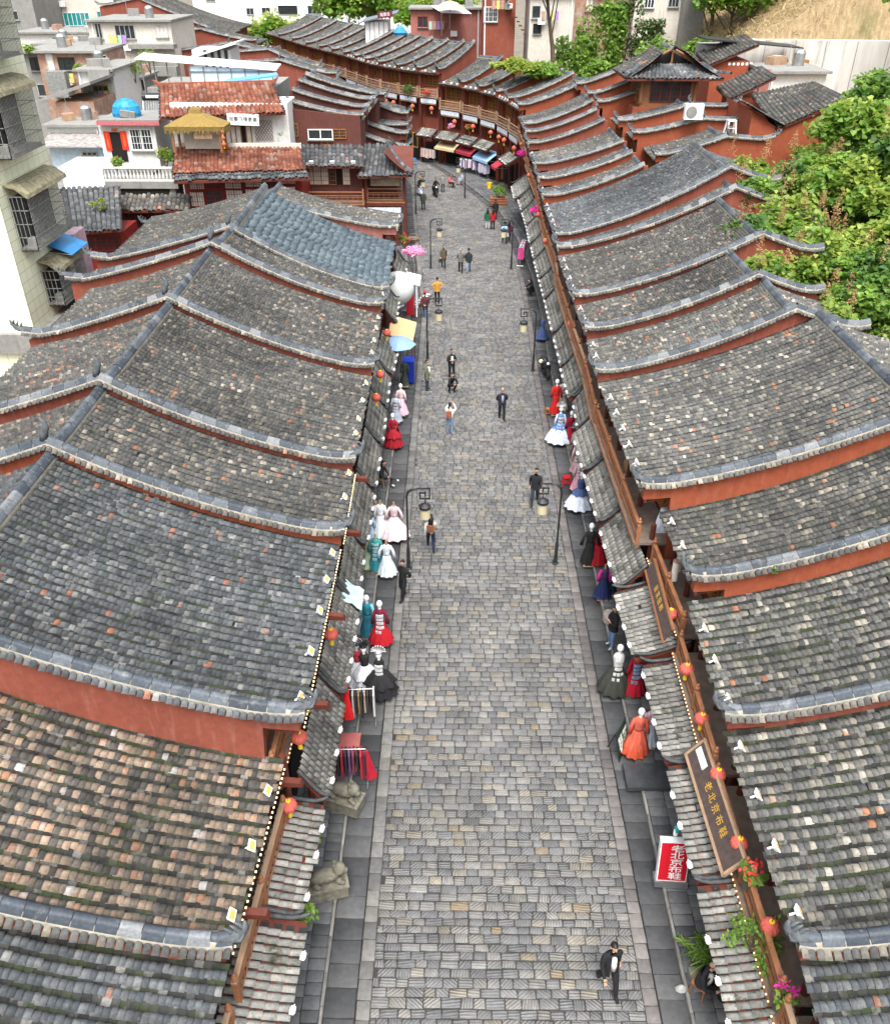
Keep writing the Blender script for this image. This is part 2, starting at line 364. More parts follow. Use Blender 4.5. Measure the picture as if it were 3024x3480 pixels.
def finial_mesh():
    global _FIN
    if _FIN is None:
        b = MB(); b.tube([(.1, 0, -.1), (.06, 0, .15), (-.05, 0, .3), (-.03, 0, .45), (.08, 0, .58)], [.13, .12, .085, .06, .015], 7)
        b.tube([(.1, 0, .15), (.16, 0, .25), (.15, 0, .36)], [.05, .035, .01], 5)
        o = b.build('h', plain('ridge_end_grey', (.09, .1, .11)), None, None, True); _FIN = o.data; bpy.data.objects.remove(o)
    return _FIN
_FL = None
def flood_mesh():
    global _FL
    if _FL is None:
        b = MB(); b.cur = 0
        b.add([(-.1, -.07, 0), (.1, -.07, 0), (.1, .07, 0), (-.1, .07, 0), (-.17, -.12, .1), (.17, -.12, .1), (.17, .12, .1), (-.17, .12, .1), (-.17, -.12, .13), (.17, -.12, .13), (.17, .12, .13), (-.17, .12, .13)], [(3, 2, 1, 0), (0, 1, 5, 4), (1, 2, 6, 5), (2, 3, 7, 6), (3, 0, 4, 7), (4, 5, 9, 8), (5, 6, 10, 9), (6, 7, 11, 10), (7, 4, 8, 11), (8, 9, 10, 11)]); b.box((0, 0, -.08), (.05, .05, .2))
        b.cur = 1; b.add([(-.13, -.085, .133), (.13, -.085, .133), (.13, .085, .133), (-.13, .085, .133)], [(0, 1, 2, 3)])
        o = b.build('f', [M_WPLAST, M_AMBER]); _FL = o.data; _FL.transform(Matrix.Scale(.72, 4)); bpy.data.objects.remove(o)
    return _FL
TXT_Q = []       # lettering is added at the end: (text, size, material, parent, location, rotation)
# ---------------------------------------------------------------- ground and street
def stone_mat(name, stops, groove=True, rough=.56, wet=0.0):
    t = NT(name); P = t.pos(); r = t.rnd(); b = t.ramp(r, stops)
    b = t.mix(1.0, b, t.ramp(t.rnd2(r), [(0, .8), (1, 1.16)]), 'MULTIPLY')
    b = t.mix(1.0, b, t.ramp(t.noise(P, 6, 5, .7), [(.28, .7), (.72, 1.18)]), 'MULTIPLY')
    big = t.noise(P, .35, 5, .65); b = t.mix(1.0, b, t.ramp(big, [(.34, .84), (.5, 1.0), (.68, 1.14)]), 'MULTIPLY')
    spot = t.noise(P, 1.6, 5, .75); b = t.mix(t.ramp(spot, [(.64, 0.0), (.76, .4)]), b, (.045, .044, .042))
    if groove:
        vr = t.node('ShaderNodeVectorRotate', rotation_type='Z_AXIS'); t.l.new(P, vr.inputs['Vector'])
        r3 = t.rnd2(r, 41.7); ang = t.math('MULTIPLY', t.math('ADD', t.math('ROUND', t.math('MULTIPLY', r3, 3.0)), t.math('MULTIPLY', r, .35)), .72)
        t.l.new(ang, vr.inputs['Angle']); w = t.node('ShaderNodeTexWave', wave_type='BANDS', bands_direction='X'); t.l.new(vr.outputs[0], w.inputs['Vector'])
        w.inputs['Scale'].default_value = 4.3; w.inputs['Distortion'].default_value = 1.3; w.inputs['Detail'].default_value = 2; w.inputs['Detail Scale'].default_value = 1.5
        worn = t.ramp(t.noise(P, .9, 3), [(.35, .25), (.65, 1.0)]); g = t.math('MULTIPLY', w.outputs['Fac'], worn)
        b = t.mix(t.math('MULTIPLY', t.math('SUBTRACT', worn, g), .6), b, (.05, .047, .045))
        h = t.math('ADD', g, t.math('MULTIPLY', t.noise(P, 18, 4), .5)); t.bump(h, .8, .022)
    else: t.bump(t.noise(P, 22, 5, .7), .3, .012)
    t.col(b); t.rough(t.ramp(t.noise(P, .6, 4), [(.35, rough - .12), (.7, rough + .18)])); MATS[name] = t.m; return t.m
M_COB = stone_mat('cobble_stone', [(0, (.11, .114, .12)), (.3, (.145, .147, .15)), (.6, (.17, .169, .166)), (.88, (.193, .187, .172)), (.98, (.21, .19, .155)), (1, (.23, .18, .12))])
M_PINKST = stone_mat('pinkish_border_stone', [(0, (.1, .096, .094)), (.5, (.128, .115, .113)), (1, (.155, .146, .138))], False)
M_BORD = stone_mat('grey_border_stone', [(0, (.11, .11, .108)), (.5, (.135, .134, .129)), (1, (.16, .155, .145))], False)
M_SLABD = stone_mat('dark_gutter_slab', [(0, (.04, .042, .045)), (.5, (.06, .062, .066)), (1, (.085, .086, .088))], False, .6)
M_SLAB = stone_mat('pavement_slab', [(0, (.07, .074, .08)), (.5, (.095, .1, .105)), (1, (.125, .127, .13))], False, .6)
M_KERB = stone_mat('pale_kerb_stone', [(0, (.13, .13, .125)), (.5, (.175, .17, .16)), (1, (.23, .222, .2))], False)
M_JOINT = plain('earth_joint', (.042, .04, .036), .95, .4, 2, .4)
M_GROUND = plain('bare_ground', (.16, .14, .11), .95, .35, .3, .3)
g = MB(); g.add([(-900, -200, -.35), (900, -200, -.35), (900, 1500, -.35), (-900, 1500, -.35)], [(0, 1, 2, 3)]); tag(g.build('ground', M_GROUND), kind='structure')
LX = np.array([[-20, -1.85], [40, -1.85], [55, -1.85], [67.6, -2.75], [81, -3.6], [93, -4.3], [100, -6.0], [106, -10], [118, -22]], float)
RX = np.array([[-20, 4.45], [46, 4.6], [55, 4.85], [63, 4.85], [73, 4.3], [83, 3.1], [90, 1.2], [97, -1.0], [102, -2.7], [108, -6], [118, -14]], float)
def lx(y): return np.interp(y, LX[:, 0], LX[:, 1])
def rx(y): return np.interp(y, RX[:, 0], RX[:, 1])
ys = np.r_[np.arange(-20, 118, 3.), 118.]
def strip(name, fa, fb, z, mat, thick=0):
    b = MB(); vs = []; fs = []
    for y in ys: vs += [(fa(y), y, z), (fb(y), y, z)]
    n = len(ys); fs = [(2 * i, 2 * i + 1, 2 * i + 3, 2 * i + 2) for i in range(n - 1)]
    if thick:
        m = len(vs); vs += [(x, y, z - thick) for x, y, z in vs]
        for i in range(n - 1): fs += [(2 * i, 2 * i + 2, m + 2 * i + 2, m + 2 * i), (2 * i + 1, m + 2 * i + 1, m + 2 * i + 3, 2 * i + 3)]
        fs += [(0, m, m + 1, 1)]
    b.add(vs, fs); o = b.build(name, mat); o['kind'] = 'structure'; return o
street = strip('street', lambda y: lx(y) - .05, lambda y: rx(y) + .05, -.028, M_JOINT)
def slab_quads(cells, z0, bev=.014, drop=.012, zj=.004, thick=.04):
    """cells (N,4): x0,x1,y0,y1 -> pillow-edged slabs (8 top verts + 4 skirt)"""
    c = np.asarray(cells); N = len(c); j = rng.normal(0, .006, (N, 4, 2)); zt = z0 + rng.normal(0, zj, N)
    cx = np.stack([c[:, 0], c[:, 1], c[:, 1], c[:, 0]], 1) + j[:, :, 0]; cy = np.stack([c[:, 2], c[:, 2], c[:, 3], c[:, 3]], 1) + j[:, :, 1]
    mx = cx.mean(1, keepdims=True); my = cy.mean(1, keepdims=True); sx = np.sign(cx - mx) * bev; sy = np.sign(cy - my) * bev
    tl = rng.normal(0, zj * .8, (N, 4))
    top = np.stack([cx - sx, cy - sy, zt[:, None] + tl], -1); mid = np.stack([cx, cy, zt[:, None] + tl - drop], -1); bot = np.stack([cx, cy, np.full_like(cx, z0 - thick)], -1)
    X = np.concatenate([top, mid, bot], 1)
    f = [(0, 1, 2, 3)] + [(4 + i, 4 + (i + 1) % 4, (i + 1) % 4, i) for i in range(4)] + [(8 + i, 8 + (i + 1) % 4, 4 + (i + 1) % 4, 4 + i) for i in range(4)]
    return X, np.array(f)
def emit_slabs(parent, name, X, f, mat, budget=300, stuff='slab_field'):
    cen = X[:, :4].mean(1); ok, z = in_view(cen, 0); key = np.where(ok, z, 1e6); o = np.argsort(key); near = np.zeros(len(X), bool); near[o[:budget]] = True; near &= key < 1e5
    for i in np.nonzero(near)[0]:
        ob = link(name, np_mesh(name, X[i] - cen[i], f, mat), parent); ob.location = cen[i]
    k = ~near
    if k.any():
        Y = X[k]; F = f[None] + (np.arange(len(Y)) * X.shape[1])[:, None, None]; ob = link(stuff, np_mesh(stuff, Y.reshape(-1, 3), F.reshape(-1, 4), mat), parent); ob['kind'] = 'stuff'
cells = []; y = 6.5
while y < 116:
    dy = rng.uniform(.2, .265); a, b = lx(y) + .0, rx(y); x = a - rng.uniform(0, .25)
    while x < b - .12:
        w = rng.uniform(.27, .47); x1 = min(x + w, b + .0)
        if b - x1 < .14: x1 = b
        yo = rng.normal(0, .006); cells.append((max(x, a) + .011, x1 - .011, y + .011 + yo, y + dy - .011 + yo)); x = x1
    y += dy
cells = [c for c in cells if c[1] - c[0] > .1]
X, f = slab_quads(cells, 0.0, .02, .016, .005); emit_slabs(street, 'cobble', X, f, M_COB, 300, 'cobble_field')
def run_cells(fa, fb, ly, y0=6.5, y1=112, across=1, gap=.008, off=True):
    out = []
    for k in range(across):
        y = y0 + (rng.uniform(0, ly) if off else 0)
        while y < y1:
            d = ly * rng.uniform(.85, 1.15) if off else ly; ym = y + d / 2; a, b = fa(ym), fb(ym); w = (b - a) / across
            out.append((a + k * w + gap, a + (k + 1) * w - gap, y + gap, y + d - gap)); y += d
    return out
def band(base, nm, part, fa, fb, ly, z, mat, across=1, y1=112, budget=300, thick=.03, bm=None):
    st = strip(nm, fa, fb, z - .03, bm or M_JOINT, thick); X, f = slab_quads(run_cells(fa, fb, ly, 6.5, y1, across), z, .012, .008, .003); emit_slabs(st, part, X, f, mat, budget, part + '_field'); return st
band(None, 'street_edging', 'edging_stone', lambda y: lx(y) - .33, lambda y: lx(y), .5, .006, M_BORD)
band(None, 'street_edging', 'edging_stone', lambda y: rx(y), lambda y: rx(y) + .33, .36, .006, M_PINKST)
GL = lambda y: lx(y) - 1.08; GR = lambda y: rx(y) + 1.0
band(None, 'gutter', 'slab', GL, lambda y: lx(y) - .35, .62, .0, M_SLABD); band(None, 'gutter', 'slab', lambda y: rx(y) + .35, GR, .62, .0, M_SLABD)
band(None, 'kerb', 'kerb_stone', lambda y: GL(y) - .08, GL, .9, .125, M_KERB, 1, 112, 300, .16, M_KERB); band(None, 'kerb', 'kerb_stone', GR, lambda y: GR(y) + .08, .9, .125, M_KERB, 1, 112, 300, .16, M_KERB)
band(None, 'pavement', 'slab', lambda y: GL(y) - 2.6, lambda y: GL(y) - .085, .3, .12, M_SLAB, 6, 100, 300, .16); band(None, 'pavement', 'slab', lambda y: GR(y) + .085, lambda y: GR(y) + 3.2, .3, .12, M_SLAB, 6, 112, 300, .16)
# ---------------------------------------------------------------- row houses
def basis(N, e, d):
    return np.array([[e[0], d[0], 0, N[0]], [e[1], d[1], 0, N[1]], [0, 0, 1, 0], [0, 0, 0, 1.]])
def row_house(label, N, F, d, depth, he, hr, pal='grey', a=.5, raise_=.36, backd=0, hb=0, budget=300, red=None, fine=True, pan=None, fw=1.1,
              lights=1.25, horn=True, ridge_horn=False, tiles=True, name='row_house', ridge=True, roof_fn=None, group='houses lining the old street', verge=True, sp=.25, expo=.12):
    N = np.asarray(N, float); F = np.asarray(F, float); Wd = np.linalg.norm(F - N); e = (F - N) / Wd; d = np.asarray(d, float); d = d / np.linalg.norm(d)
    M = basis(N, e, d); red = red or M_RED
    root = thing(name, label, 'house', (N[0] + d[0] * depth * .4, N[1] + d[1] * depth * .4, 0), 0, group); L = np.array(root.location)
    P = lambda a_, b_, z: M[:3, :3] @ np.array([a_, b_, z]) + M[:3, 3]
    prof = lambda b: he + (hr - he) * (a * (b / depth) + (1 - a) * (b / depth) ** 2)
    # deck and slopes
    D = MB(M); bs = np.linspace(0, depth, 9); vs = []; 
    for b in bs: vs += [(0.02, b, prof(b) - .04), (Wd, b, prof(b) - .04)]
    if backd: vs += [(0.02, depth + backd * k, hr + (hb - hr) * (1.25 * k - .25 * k * k) - .04) for k in ()] 
    fs = [(2 * i, 2 * i + 1, 2 * i + 3, 2 * i + 2) for i in range(len(bs) - 1)]; D.add(vs, fs); D.add([(p[0], p[1], p[2] - .12) for p in vs], fs)
    D.box((Wd / 2, .04, he - .1), (Wd - .04, .07, .16))
    roof = D.build('roof', M_WOODD, root, L)
    sets = []; ct = CT if fine else CTF; ex = expo if fine else .2; key = 'ct' if fine else 'ctf'
    slen = math.hypot(depth, hr - he); f = patch_fn(P(0, -.06, he), P(Wd, -.06, he), P(0, depth, hr), P(Wd, depth, hr), a); mt = M_T.get(pal, M_T['grey'])
    s0 = (.34 if verge else .02) / Wd
    if tiles:
        kw = np.array([1, sp / .285, 1]); ct = (ct[0] * kw, ct[1]); key = key + '%.2f' % sp
        sets.append((roof, ct[0], ct[1], key, mt) + tile_grid(f, Wd, slen, sp, ex, s0, .998))
        Pp = tile_grid(f, Wd, slen, sp, ex * 1.25, s0, .998, None, .4, True); X, Fq = place(PT[0] * np.array([1, sp / .285, 1]), PT[1], *Pp); o = link('pan_tiling', np_mesh('pan_tiling', X - L, Fq, pan or M_PAN), roof); o['kind'] = 'stuff'
    if backd:
        fb = patch_fn(P(0, depth + backd, hb), P(Wd, depth + backd, hb), P(0, depth, hr), P(Wd, depth, hr), .6)
        B = MB(M); B.prism([(0.02, depth, hr - .05), (.02, depth + backd * .5, hr + (hb - hr) * .56 - .05), (.02, depth + backd, hb - .05), (.02, depth + backd, hb - .17), (.02, depth + backd * .5, hr + (hb - hr) * .56 - .17), (.02, depth, hr - .17)], (Wd - .04, 0, 0)); B.build('back_roof', M_WOODD, root, L)
        bl = math.hypot(backd, hr - hb); sets.append((roof, ct[0], ct[1], key, mt) + tile_grid(fb, Wd, bl, sp, ex, s0, .998))
        Pp = tile_grid(fb, Wd, bl, sp, ex * 1.25, s0, .998, None, .4, True); X, Fq = place(PT[0], PT[1], *Pp); o = link('pan_tiling', np_mesh('pan_tiling', X - L, Fq, M_PAN), roof); o['kind'] = 'stuff'
    # walls
    zt = lambda b: prof(b) if b <= depth else hr + (hb - hr) * (1.2 * ((b - depth) / max(backd, .1)) - .2 * ((b - depth) / max(backd, .1)) ** 2)
    bmax = depth + backd
    lift = lambda b: .22 * max(0, 1 - (b + .35) / 1.5) ** 2
    G = MB(M); bb = np.r_[np.linspace(-.05, fw, 4), np.linspace(fw + .4, depth, 9)]
    if backd: bb = np.r_[bb, np.linspace(depth, bmax, 6)[1:]]
    else: bb = np.r_[bb, depth + .25]
    top = [(0, b, zt(min(b, bmax)) + (raise_ if verge else 0) - .1 + lift(b)) for b in bb]; bot = [(0, b, (0 if b >= fw - .01 else zt(b) - .12 + lift(b) * .6)) for b in bb]
    G.prism(bot + top[::-1], (.26, 0, 0)); G.build('gable_wall', red, root, L)
    G = MB(M); bb2 = [b for b in bb if b >= fw - .01]; G.prism([(Wd - .22, b, 0) for b in (bb2[0], bb2[-1])] + [(Wd - .22, b, zt(min(b, bmax)) - .17) for b in bb2[::-1]], (.2, 0, 0)); G.build('gable_wall', red, root, L)
    w = MB(M); w.box((Wd / 2, fw + .1, (he + .1) / 2), (Wd - .3, .18, he + .1)); w.build('street_wall', red, root, L)
    if backd: w = MB(M); w.box((Wd / 2, bmax - .5, (hb - .1) / 2), (Wd - .3, .18, hb - .1)); w.build('back_wall', red, root, L)
    # verge
    if verge:
        vb = np.r_[np.linspace(-.22, 1.4, 8), np.linspace(1.8, depth, 10)]; line = np.array([P(.1, b, zt(max(b, 0)) + raise_ + lift(b) + .03) for b in vb])
        runs = [line]
        if backd:
            vb2 = np.linspace(depth, bmax + .2, 9); lb = lambda b: .34 * max(0, 1 - (bmax + .35 - b) / 1.5) ** 2
            runs.append(np.array([P(.1, b, zt(min(b, bmax)) + raise_ + lb(b) + .03) for b in vb2]))
        mo = MB(); allV = []; allQ = []; nb = 0
        for rn in runs:
            Xv, q = sweep(rn, [(-.19, -.16), (-.16, .0), (-.09, .065), (.09, .065), (.16, .0), (.19, -.16)], L); allV.append(Xv); allQ += [tuple(i + nb for i in k) for k in q]; nb += len(Xv)
            cap_run(rn + np.array([0, 0, .06]), root, L, None, .42, True)
            # rows of tile ends laid across the gable edge
            c, t, st = resample(rn, .16); U = -np.r_[e, 0][None] * np.ones((len(c), 1)); U = U + np.array([0, 0, -.45]); U /= np.linalg.norm(U, axis=1, keepdims=True); Wn = np.cross(U, t); Wn /= np.linalg.norm(Wn, axis=1, keepdims=True); Wn *= np.sign(Wn[:, 2:]); Vn = np.cross(Wn, U)
            c2 = c + np.r_[e, 0] * -.22 + np.array([0, 0, -.09]) + rng.normal(0, .008, c.shape); sets.append((roof, CT[0] * np.array([1.25, .72, .42]), CT[1], 'vt', M_T['grey'] if pal == 'warm' else mt, c2, U, Vn, Wn))
        link('verge_mortar', np_mesh('verge_mortar', np.concatenate(allV), allQ, M_MORTAR), root)
        if horn:
            o = link('ridge_end', horn_mesh(), root); p = runs[0][0]; u = -np.r_[d, 0]; v = np.cross([0, 0, 1], u); u2 = u * .96 + np.array([0, 0, .28]); w2 = np.cross(u2, v); set_frame(o, p + np.array([0, 0, .02]), u2, v, w2, L)
            if backd and ridge_horn: o = link('ridge_end', horn_mesh(), root); p = runs[1][-1]; u = np.r_[d, 0]; v = np.cross([0, 0, 1], u); set_frame(o, p, u, v, np.array([0, 0, 1]), L)
        if ridge_horn: o = link('finial', finial_mesh(), root); set_frame(o, P(.1, depth, hr + raise_ + .15), np.r_[d, 0], np.cross([0, 0, 1], np.r_[d, 0]), np.array([0, 0, 1.]), L)
    if ridge:
        rl = np.array([P(k, depth, hr + .13 + (.1 * max(0, 1 - k / 1.2) ** 2)) for k in np.linspace(.2, Wd, 8)]); Xv, q = sweep(rl, [(-.2, -.3), (-.14, .02), (-.08, .06), (.08, .06), (.14, .02), (.2, -.3)], L); link('ridge_mortar', np_mesh('ridge_mortar', Xv, q, M_MORTAR), root); cap_run(rl + np.array([0, 0, .05]), root, L)
    # drip tiles and floodlights on the eave
    if lights:
        k = .8
        while k < Wd - .3:
            o = link('floodlight', flood_mesh(), root); pz = P(k + rng.uniform(-.1, .1), .1, he + .14); an = rng.normal(0, .12); u = np.r_[e, 0]; v = (np.r_[d, 0] * .62 if d[0] < 0 else -np.r_[d, 0] * .5) + np.array([0, 0, .72]); v /= np.linalg.norm(v); w_ = np.cross(u, v); 
            if w_[2] < 0: u = -u; w_ = np.cross(u, v)
            set_frame(o, pz, u, v, w_, L); o.rotation_euler.rotate_axis('Z', an); k += lights * rng.uniform(.85, 1.15)
    return dict(root=root, L=L, M=M, P=P, W=Wd, sets=sets, roof=roof, he=he, d=d, e=e, budget=budget, depth=depth)
def canopy(h, a0, a1, b_out, z_out, b_in, z_in, fine=True, mat=None):
    """small tiled canopy over a shopfront; local a along the street, b away from it"""
    P, L, M = h['P'], h['L'], h['M']; ln = math.hypot(b_in - b_out, z_in - z_out); mt = mat or M_T['canopy']
    D = MB(M); D.prism([(a0, b_out, z_out - .04), (a0, b_in, z_in - .04), (a0, b_in, z_in - .14), (a0, b_out + .03, z_out - .12)], (a1 - a0, 0, 0))
    D.box(((a0 + a1) / 2, b_out + .06, z_out - .14), (a1 - a0 - .2, .08, .12)); r = D.build('canopy_roof', M_WOODD, h['root'], L)
    f = patch_fn(P(a0, b_out - .05, z_out), P(a1, b_out - .05, z_out), P(a0, b_in, z_in), P(a1, b_in, z_in), .8)
    h['sets'].append((r, CTC[0], CTC[1], 'ctc', mt) + tile_grid(f, a1 - a0, ln, .19, .24, .05, .95, None, .35, stag=0))
    Pp = tile_grid(f, a1 - a0, ln, .19, .25, .05, .95, None, .2, True); X, q = place(PT[0] * .85, PT[1], *Pp); o = link('pan_tiling', np_mesh('pan_tiling', X - L, q, M_PAN), r); o['kind'] = 'stuff'
    for k, s in ((a0 + .05, -1), (a1 - .05, 1)):     # upturned dark edge rolls
        pts = [P(k + s * .06 * (1 - t), b_out - .12 + (b_in - b_out + .12) * t, z_out + (z_in - z_out) * (.8 * t + .2 * t * t) + .05 + .24 * max(0, 1 - t * 2.6) ** 2) for t in np.linspace(0, 1, 8)]
        m = MB(); m.tube(pts, [.03, .05, .055, .055, .055, .055, .055, .05], 6); m.build('edge_roll', M_CAPD, r, L, True)
        m = MB(M); m.prism([(k, b_out + .05, z_out - .08), (k, b_in, z_in - .06), (k, b_in, z_in - .4), (k, b_in - .25, z_in - .5), (k, b_out + .05, z_out - .2)], (.05 * -s, 0, 0)); m.build('bracket_board', M_WOODD, r, L)
    for j in range(max(1, int((a1 - a0) / .9))):     # little spot lights along the drip edge
        m = MB(M); q = a0 + .45 + j * .9 + rng.uniform(-.12, .12); m.box((q, b_out - .1, z_out + .14), (.13, .1, .1), 0, .5).box((q, b_out - .13, z_out + .2), (.16, .02, .05), 0, .5); m.build('spotlight', M_WPLAST, r, L)
    return r
M_FLOOR = plain('dusty_balcony_boards', (.17, .13, .105), .85, .3, 4)
M_CAPD = plain('dark_edge_tile', (.06, .065, .068), .7, .45, 8, .4)
def turned_post(b, x, y, z0, h, r=.055):
    b.box((x, y, z0 + h * .42), (.13, .13, h * .84)); b.lathe((x, y, z0 + h * .84), [(r * .9, 0), (r * 1.25, .02), (r * .8, .06), (r * 1.3, .12), (r * 1.35, .17), (r * .7, .22), (r * .95, .26), (r * .3, .31)], 8)
def railing(h, a0, a1, b, zf, ht=.95, step=2.4, leds=True, mat=None, lattice=True):
    M, L, root = h['M'], h['L'], h['root']; n = max(1, int(round((a1 - a0) / step))); mat = mat or M_WOOD
    for i in range(n + 1):
        p = MB(M); q = a0 + (a1 - a0) * i / n; q = min(max(q, a0 + .08), a1 - .08); turned_post(p, q, b, zf - .25, ht + .4); p.build('railing_post', mat, root, L)
    r = MB(M); mid = (a0 + a1) / 2; ln = a1 - a0 - .02
    r.box((mid, b, zf + ht), (ln, .12, .06)); r.build('handrail', M_WOODL if rng.random() < .35 else mat, root, L)
    r = MB(M); r.box((mid, b - .01, zf + ht * .68), (ln, .05, .05)).box((mid, b - .01, zf + .12), (ln, .06, .07)); r.build('rail', mat, root, L)
    if lattice:
        r = MB(M); x = a0 + .12
        while x < a1 - .1: r.box((x, b, zf + ht * .4), (.025, .025, ht * .56)); x += .42
        for zz in (.28, .52): r.box((mid, b, zf + ht * zz), (ln, .028, .03))
        r.build('railing_lattice', mat, root, L)
    fl = MB(M); fl.box((mid, b + .5, zf - .08), (ln, 1.25, .1)); fl.build('balcony_floor', M_FLOOR, root, L)
    fa = MB(M); fa.box((mid, b - .13, zf - .06), (ln, .03, .11)); fa.build('fascia', mat, root, L)
    if leds:
        r = MB(M); x = a0 + .05
        while x < a1: r.box((x, b - .16, zf + .0), (.028, .025, .028)); x += .14
        o = r.build('light_string', M_BULB, root, L)
def lattice_window(h, a0, a1, b, z0, z1, mat=None, glass=None, nx=3, nz=4, curtain=False):
    """frame > panes; bars stand proud of the pane"""
    M, L, root = h['M'], h['L'], h['root']; mat = mat or M_WIN
    w = MB(M); t = .05
    w.box(((a0 + a1) / 2, b, z0), (a1 - a0, .08, t)).box(((a0 + a1) / 2, b, z1), (a1 - a0, .08, t))
    for k in range(nx + 1): w.box((a0 + (a1 - a0) * k / nx, b, (z0 + z1) / 2), (t, .08, z1 - z0))
    for k in range(nx):
        x0 = a0 + (a1 - a0) * k / nx; dx = (a1 - a0) / nx
        for j in range(1, nz): w.box((x0 + dx / 2, b - .01, z0 + (z1 - z0) * j / nz), (dx, .03, .022))
        for j in (1, 2): w.box((x0 + dx * j / 3, b - .01, (z0 + z1) / 2), (.022, .03, z1 - z0))
    fr = w.build('window', mat, root, L)
    p = MB(M); p.box(((a0 + a1) / 2, b + .03, (z0 + z1) / 2), (a1 - a0, .02, z1 - z0)); p.build('pane', glass or M_GLASS, fr, L); return fr
def facade(h, kind='street', sgn=1):
    """upper floor windows and dark shop openings of a row house"""
    M, L, root, Wd, he = h['M'], h['L'], h['root'], h['W'], h['he']; b = h.get('fw', 1.1) - .02
    n = max(1, int(round(Wd / 2.3)))
    for i in range(n):
        a0 = .3 + (Wd - .6) * i / n + .12; a1 = .3 + (Wd - .6) * (i + 1) / n - .12
        lattice_window(h, a0, a1, b, he - 1.35, he - .2, M_REDW if rng.random() < .5 else M_WIN)
    for i in range(n):
        a0 = .3 + (Wd - .6) * i / n + .1; a1 = .3 + (Wd - .6) * (i + 1) / n - .1
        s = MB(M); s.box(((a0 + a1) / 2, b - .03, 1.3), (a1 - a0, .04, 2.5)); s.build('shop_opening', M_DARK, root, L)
    for i in range(n + 1):
        p = MB(M); q = min(max(.3 + (Wd - .6) * i / n, .1), Wd - .1); p.tube([(q, b - .55, 0), (q, b - .55, he - 1.2)], .09, 8); p.build('column', M_WOODD, root, L)
def finish(h, budget=None): emit_tiles(h['sets'], h['L'], h['budget'] if budget is None else budget)
XOL, XOR = -3.15, 5.5
# ---------------------------------------------------------------- the two street rows
LEFT = [ # label, y0, y1, x0, x1, eave, xr, ridge, pal, back depth, back z, extras
 ('foreground left house with bluish grey roof cut off by the lower edge', 3.6, 8.5, -4.45, -4.25, 4.55, -11.2, 7.5, 'blue', 0, 0),
 ('left house with weathered brown roof tiles and mossy gutters in the foreground', 8.55, 13.1, -4.2, -3.95, 4.85, -11.3, 7.75, 'warm', 0, 0),
 ('left house with bluish roof behind the tallest red gable band', 13.14, 20.2, -3.45, -3.4, 5.92, -11.1, 8.85, 'blue', 5.5, 7.2),
 ('narrow left house with grey roof, second roof behind the tall red gable', 20.25, 24.38, -3.35, -3.4, 5.92, -11.1, 8.85, 'grey', 5.5, 7.2),
 ('left house with broad grey roof and a thin orange gable line on its near side', 24.43, 32.05, -3.45, -3.45, 5.92, -11.15, 8.85, 'grey', 5.7, 7.2),
 ('left house with grey roof, its dark back corner horn reaching the tiled apartment block', 32.1, 39.22, -3.45, -3.55, 5.92, -11.2, 8.85, 'grey', 5.9, 7.1),
 ('narrow left house between the broad grey roof and the glazed slate roof', 39.27, 42.48, -3.6, -3.5, 5.92, -11.15, 8.9, 'grey', 7.0, 7.0),
 ('left house with blue-grey glazed slate roof beside the white globe', 42.53, 52.65, -3.55, -3.75, 5.6, -11.1, 8.75, 'slate', 7.0, 7.0),
 ('last left house before the brown balconied building, pale tiles and plain red gable', 52.73, 57.5, -3.65, -3.5, 6.0, -11.5, 7.75, 'light', 7.2, 5.9),
]
HL = []
for i, (lab, y0, y1, x0, x1, he, xr, hr, pal, bd, hb) in enumerate(LEFT):
    slate = pal == 'slate'
    h = row_house(lab, (x0, y0), (x1, y1), (-1, 0), abs(xr - x0), he, hr, pal, .5, .42 if i not in (1, 0) else .3, bd, hb, tiles=not slate, lights=1.4 if not slate else 0, pan=M_PANMOSS if i < 3 else None,
                  sp=.29 if i < 2 else .25, expo=.135 if i < 2 else .12, ridge_horn=i >= 2, red=M_REDO if i == 3 else (M_PINK if i == 8 else M_RED), fw=1.2, ridge=i >= 2, horn=True)
    HL.append(h); facade(h)
    zf = he - 2.1; railing(h, .1, h['W'] - .1, .02 if i < 2 else .75, zf, .95, 2.4, i < 3)
for i in (1, 2, 3):      # bulbs strung along the eave, beam ends below it
    h = HL[i]; m = MB(h['M']); x = .1
    while x < h['W'] - .1: m.box((x, -.13, h['he'] - .02), (.034, .03, .034)); x += .13
    m.build('light_string', M_BULB, h['root'], h['L'])
    for k in range(2): m = MB(h['M']); m.prism([(1.0 + k * 3.2, -.55, h['he'] - .42), (1.0 + k * 3.2, .4, h['he'] - .38), (1.0 + k * 3.2, .4, h['he'] - .2), (1.0 + k * 3.2, -.5, h['he'] - .28)], (.16, 0, 0)); m.build('beam_end', M_WOODD, h['root'], h['L'])
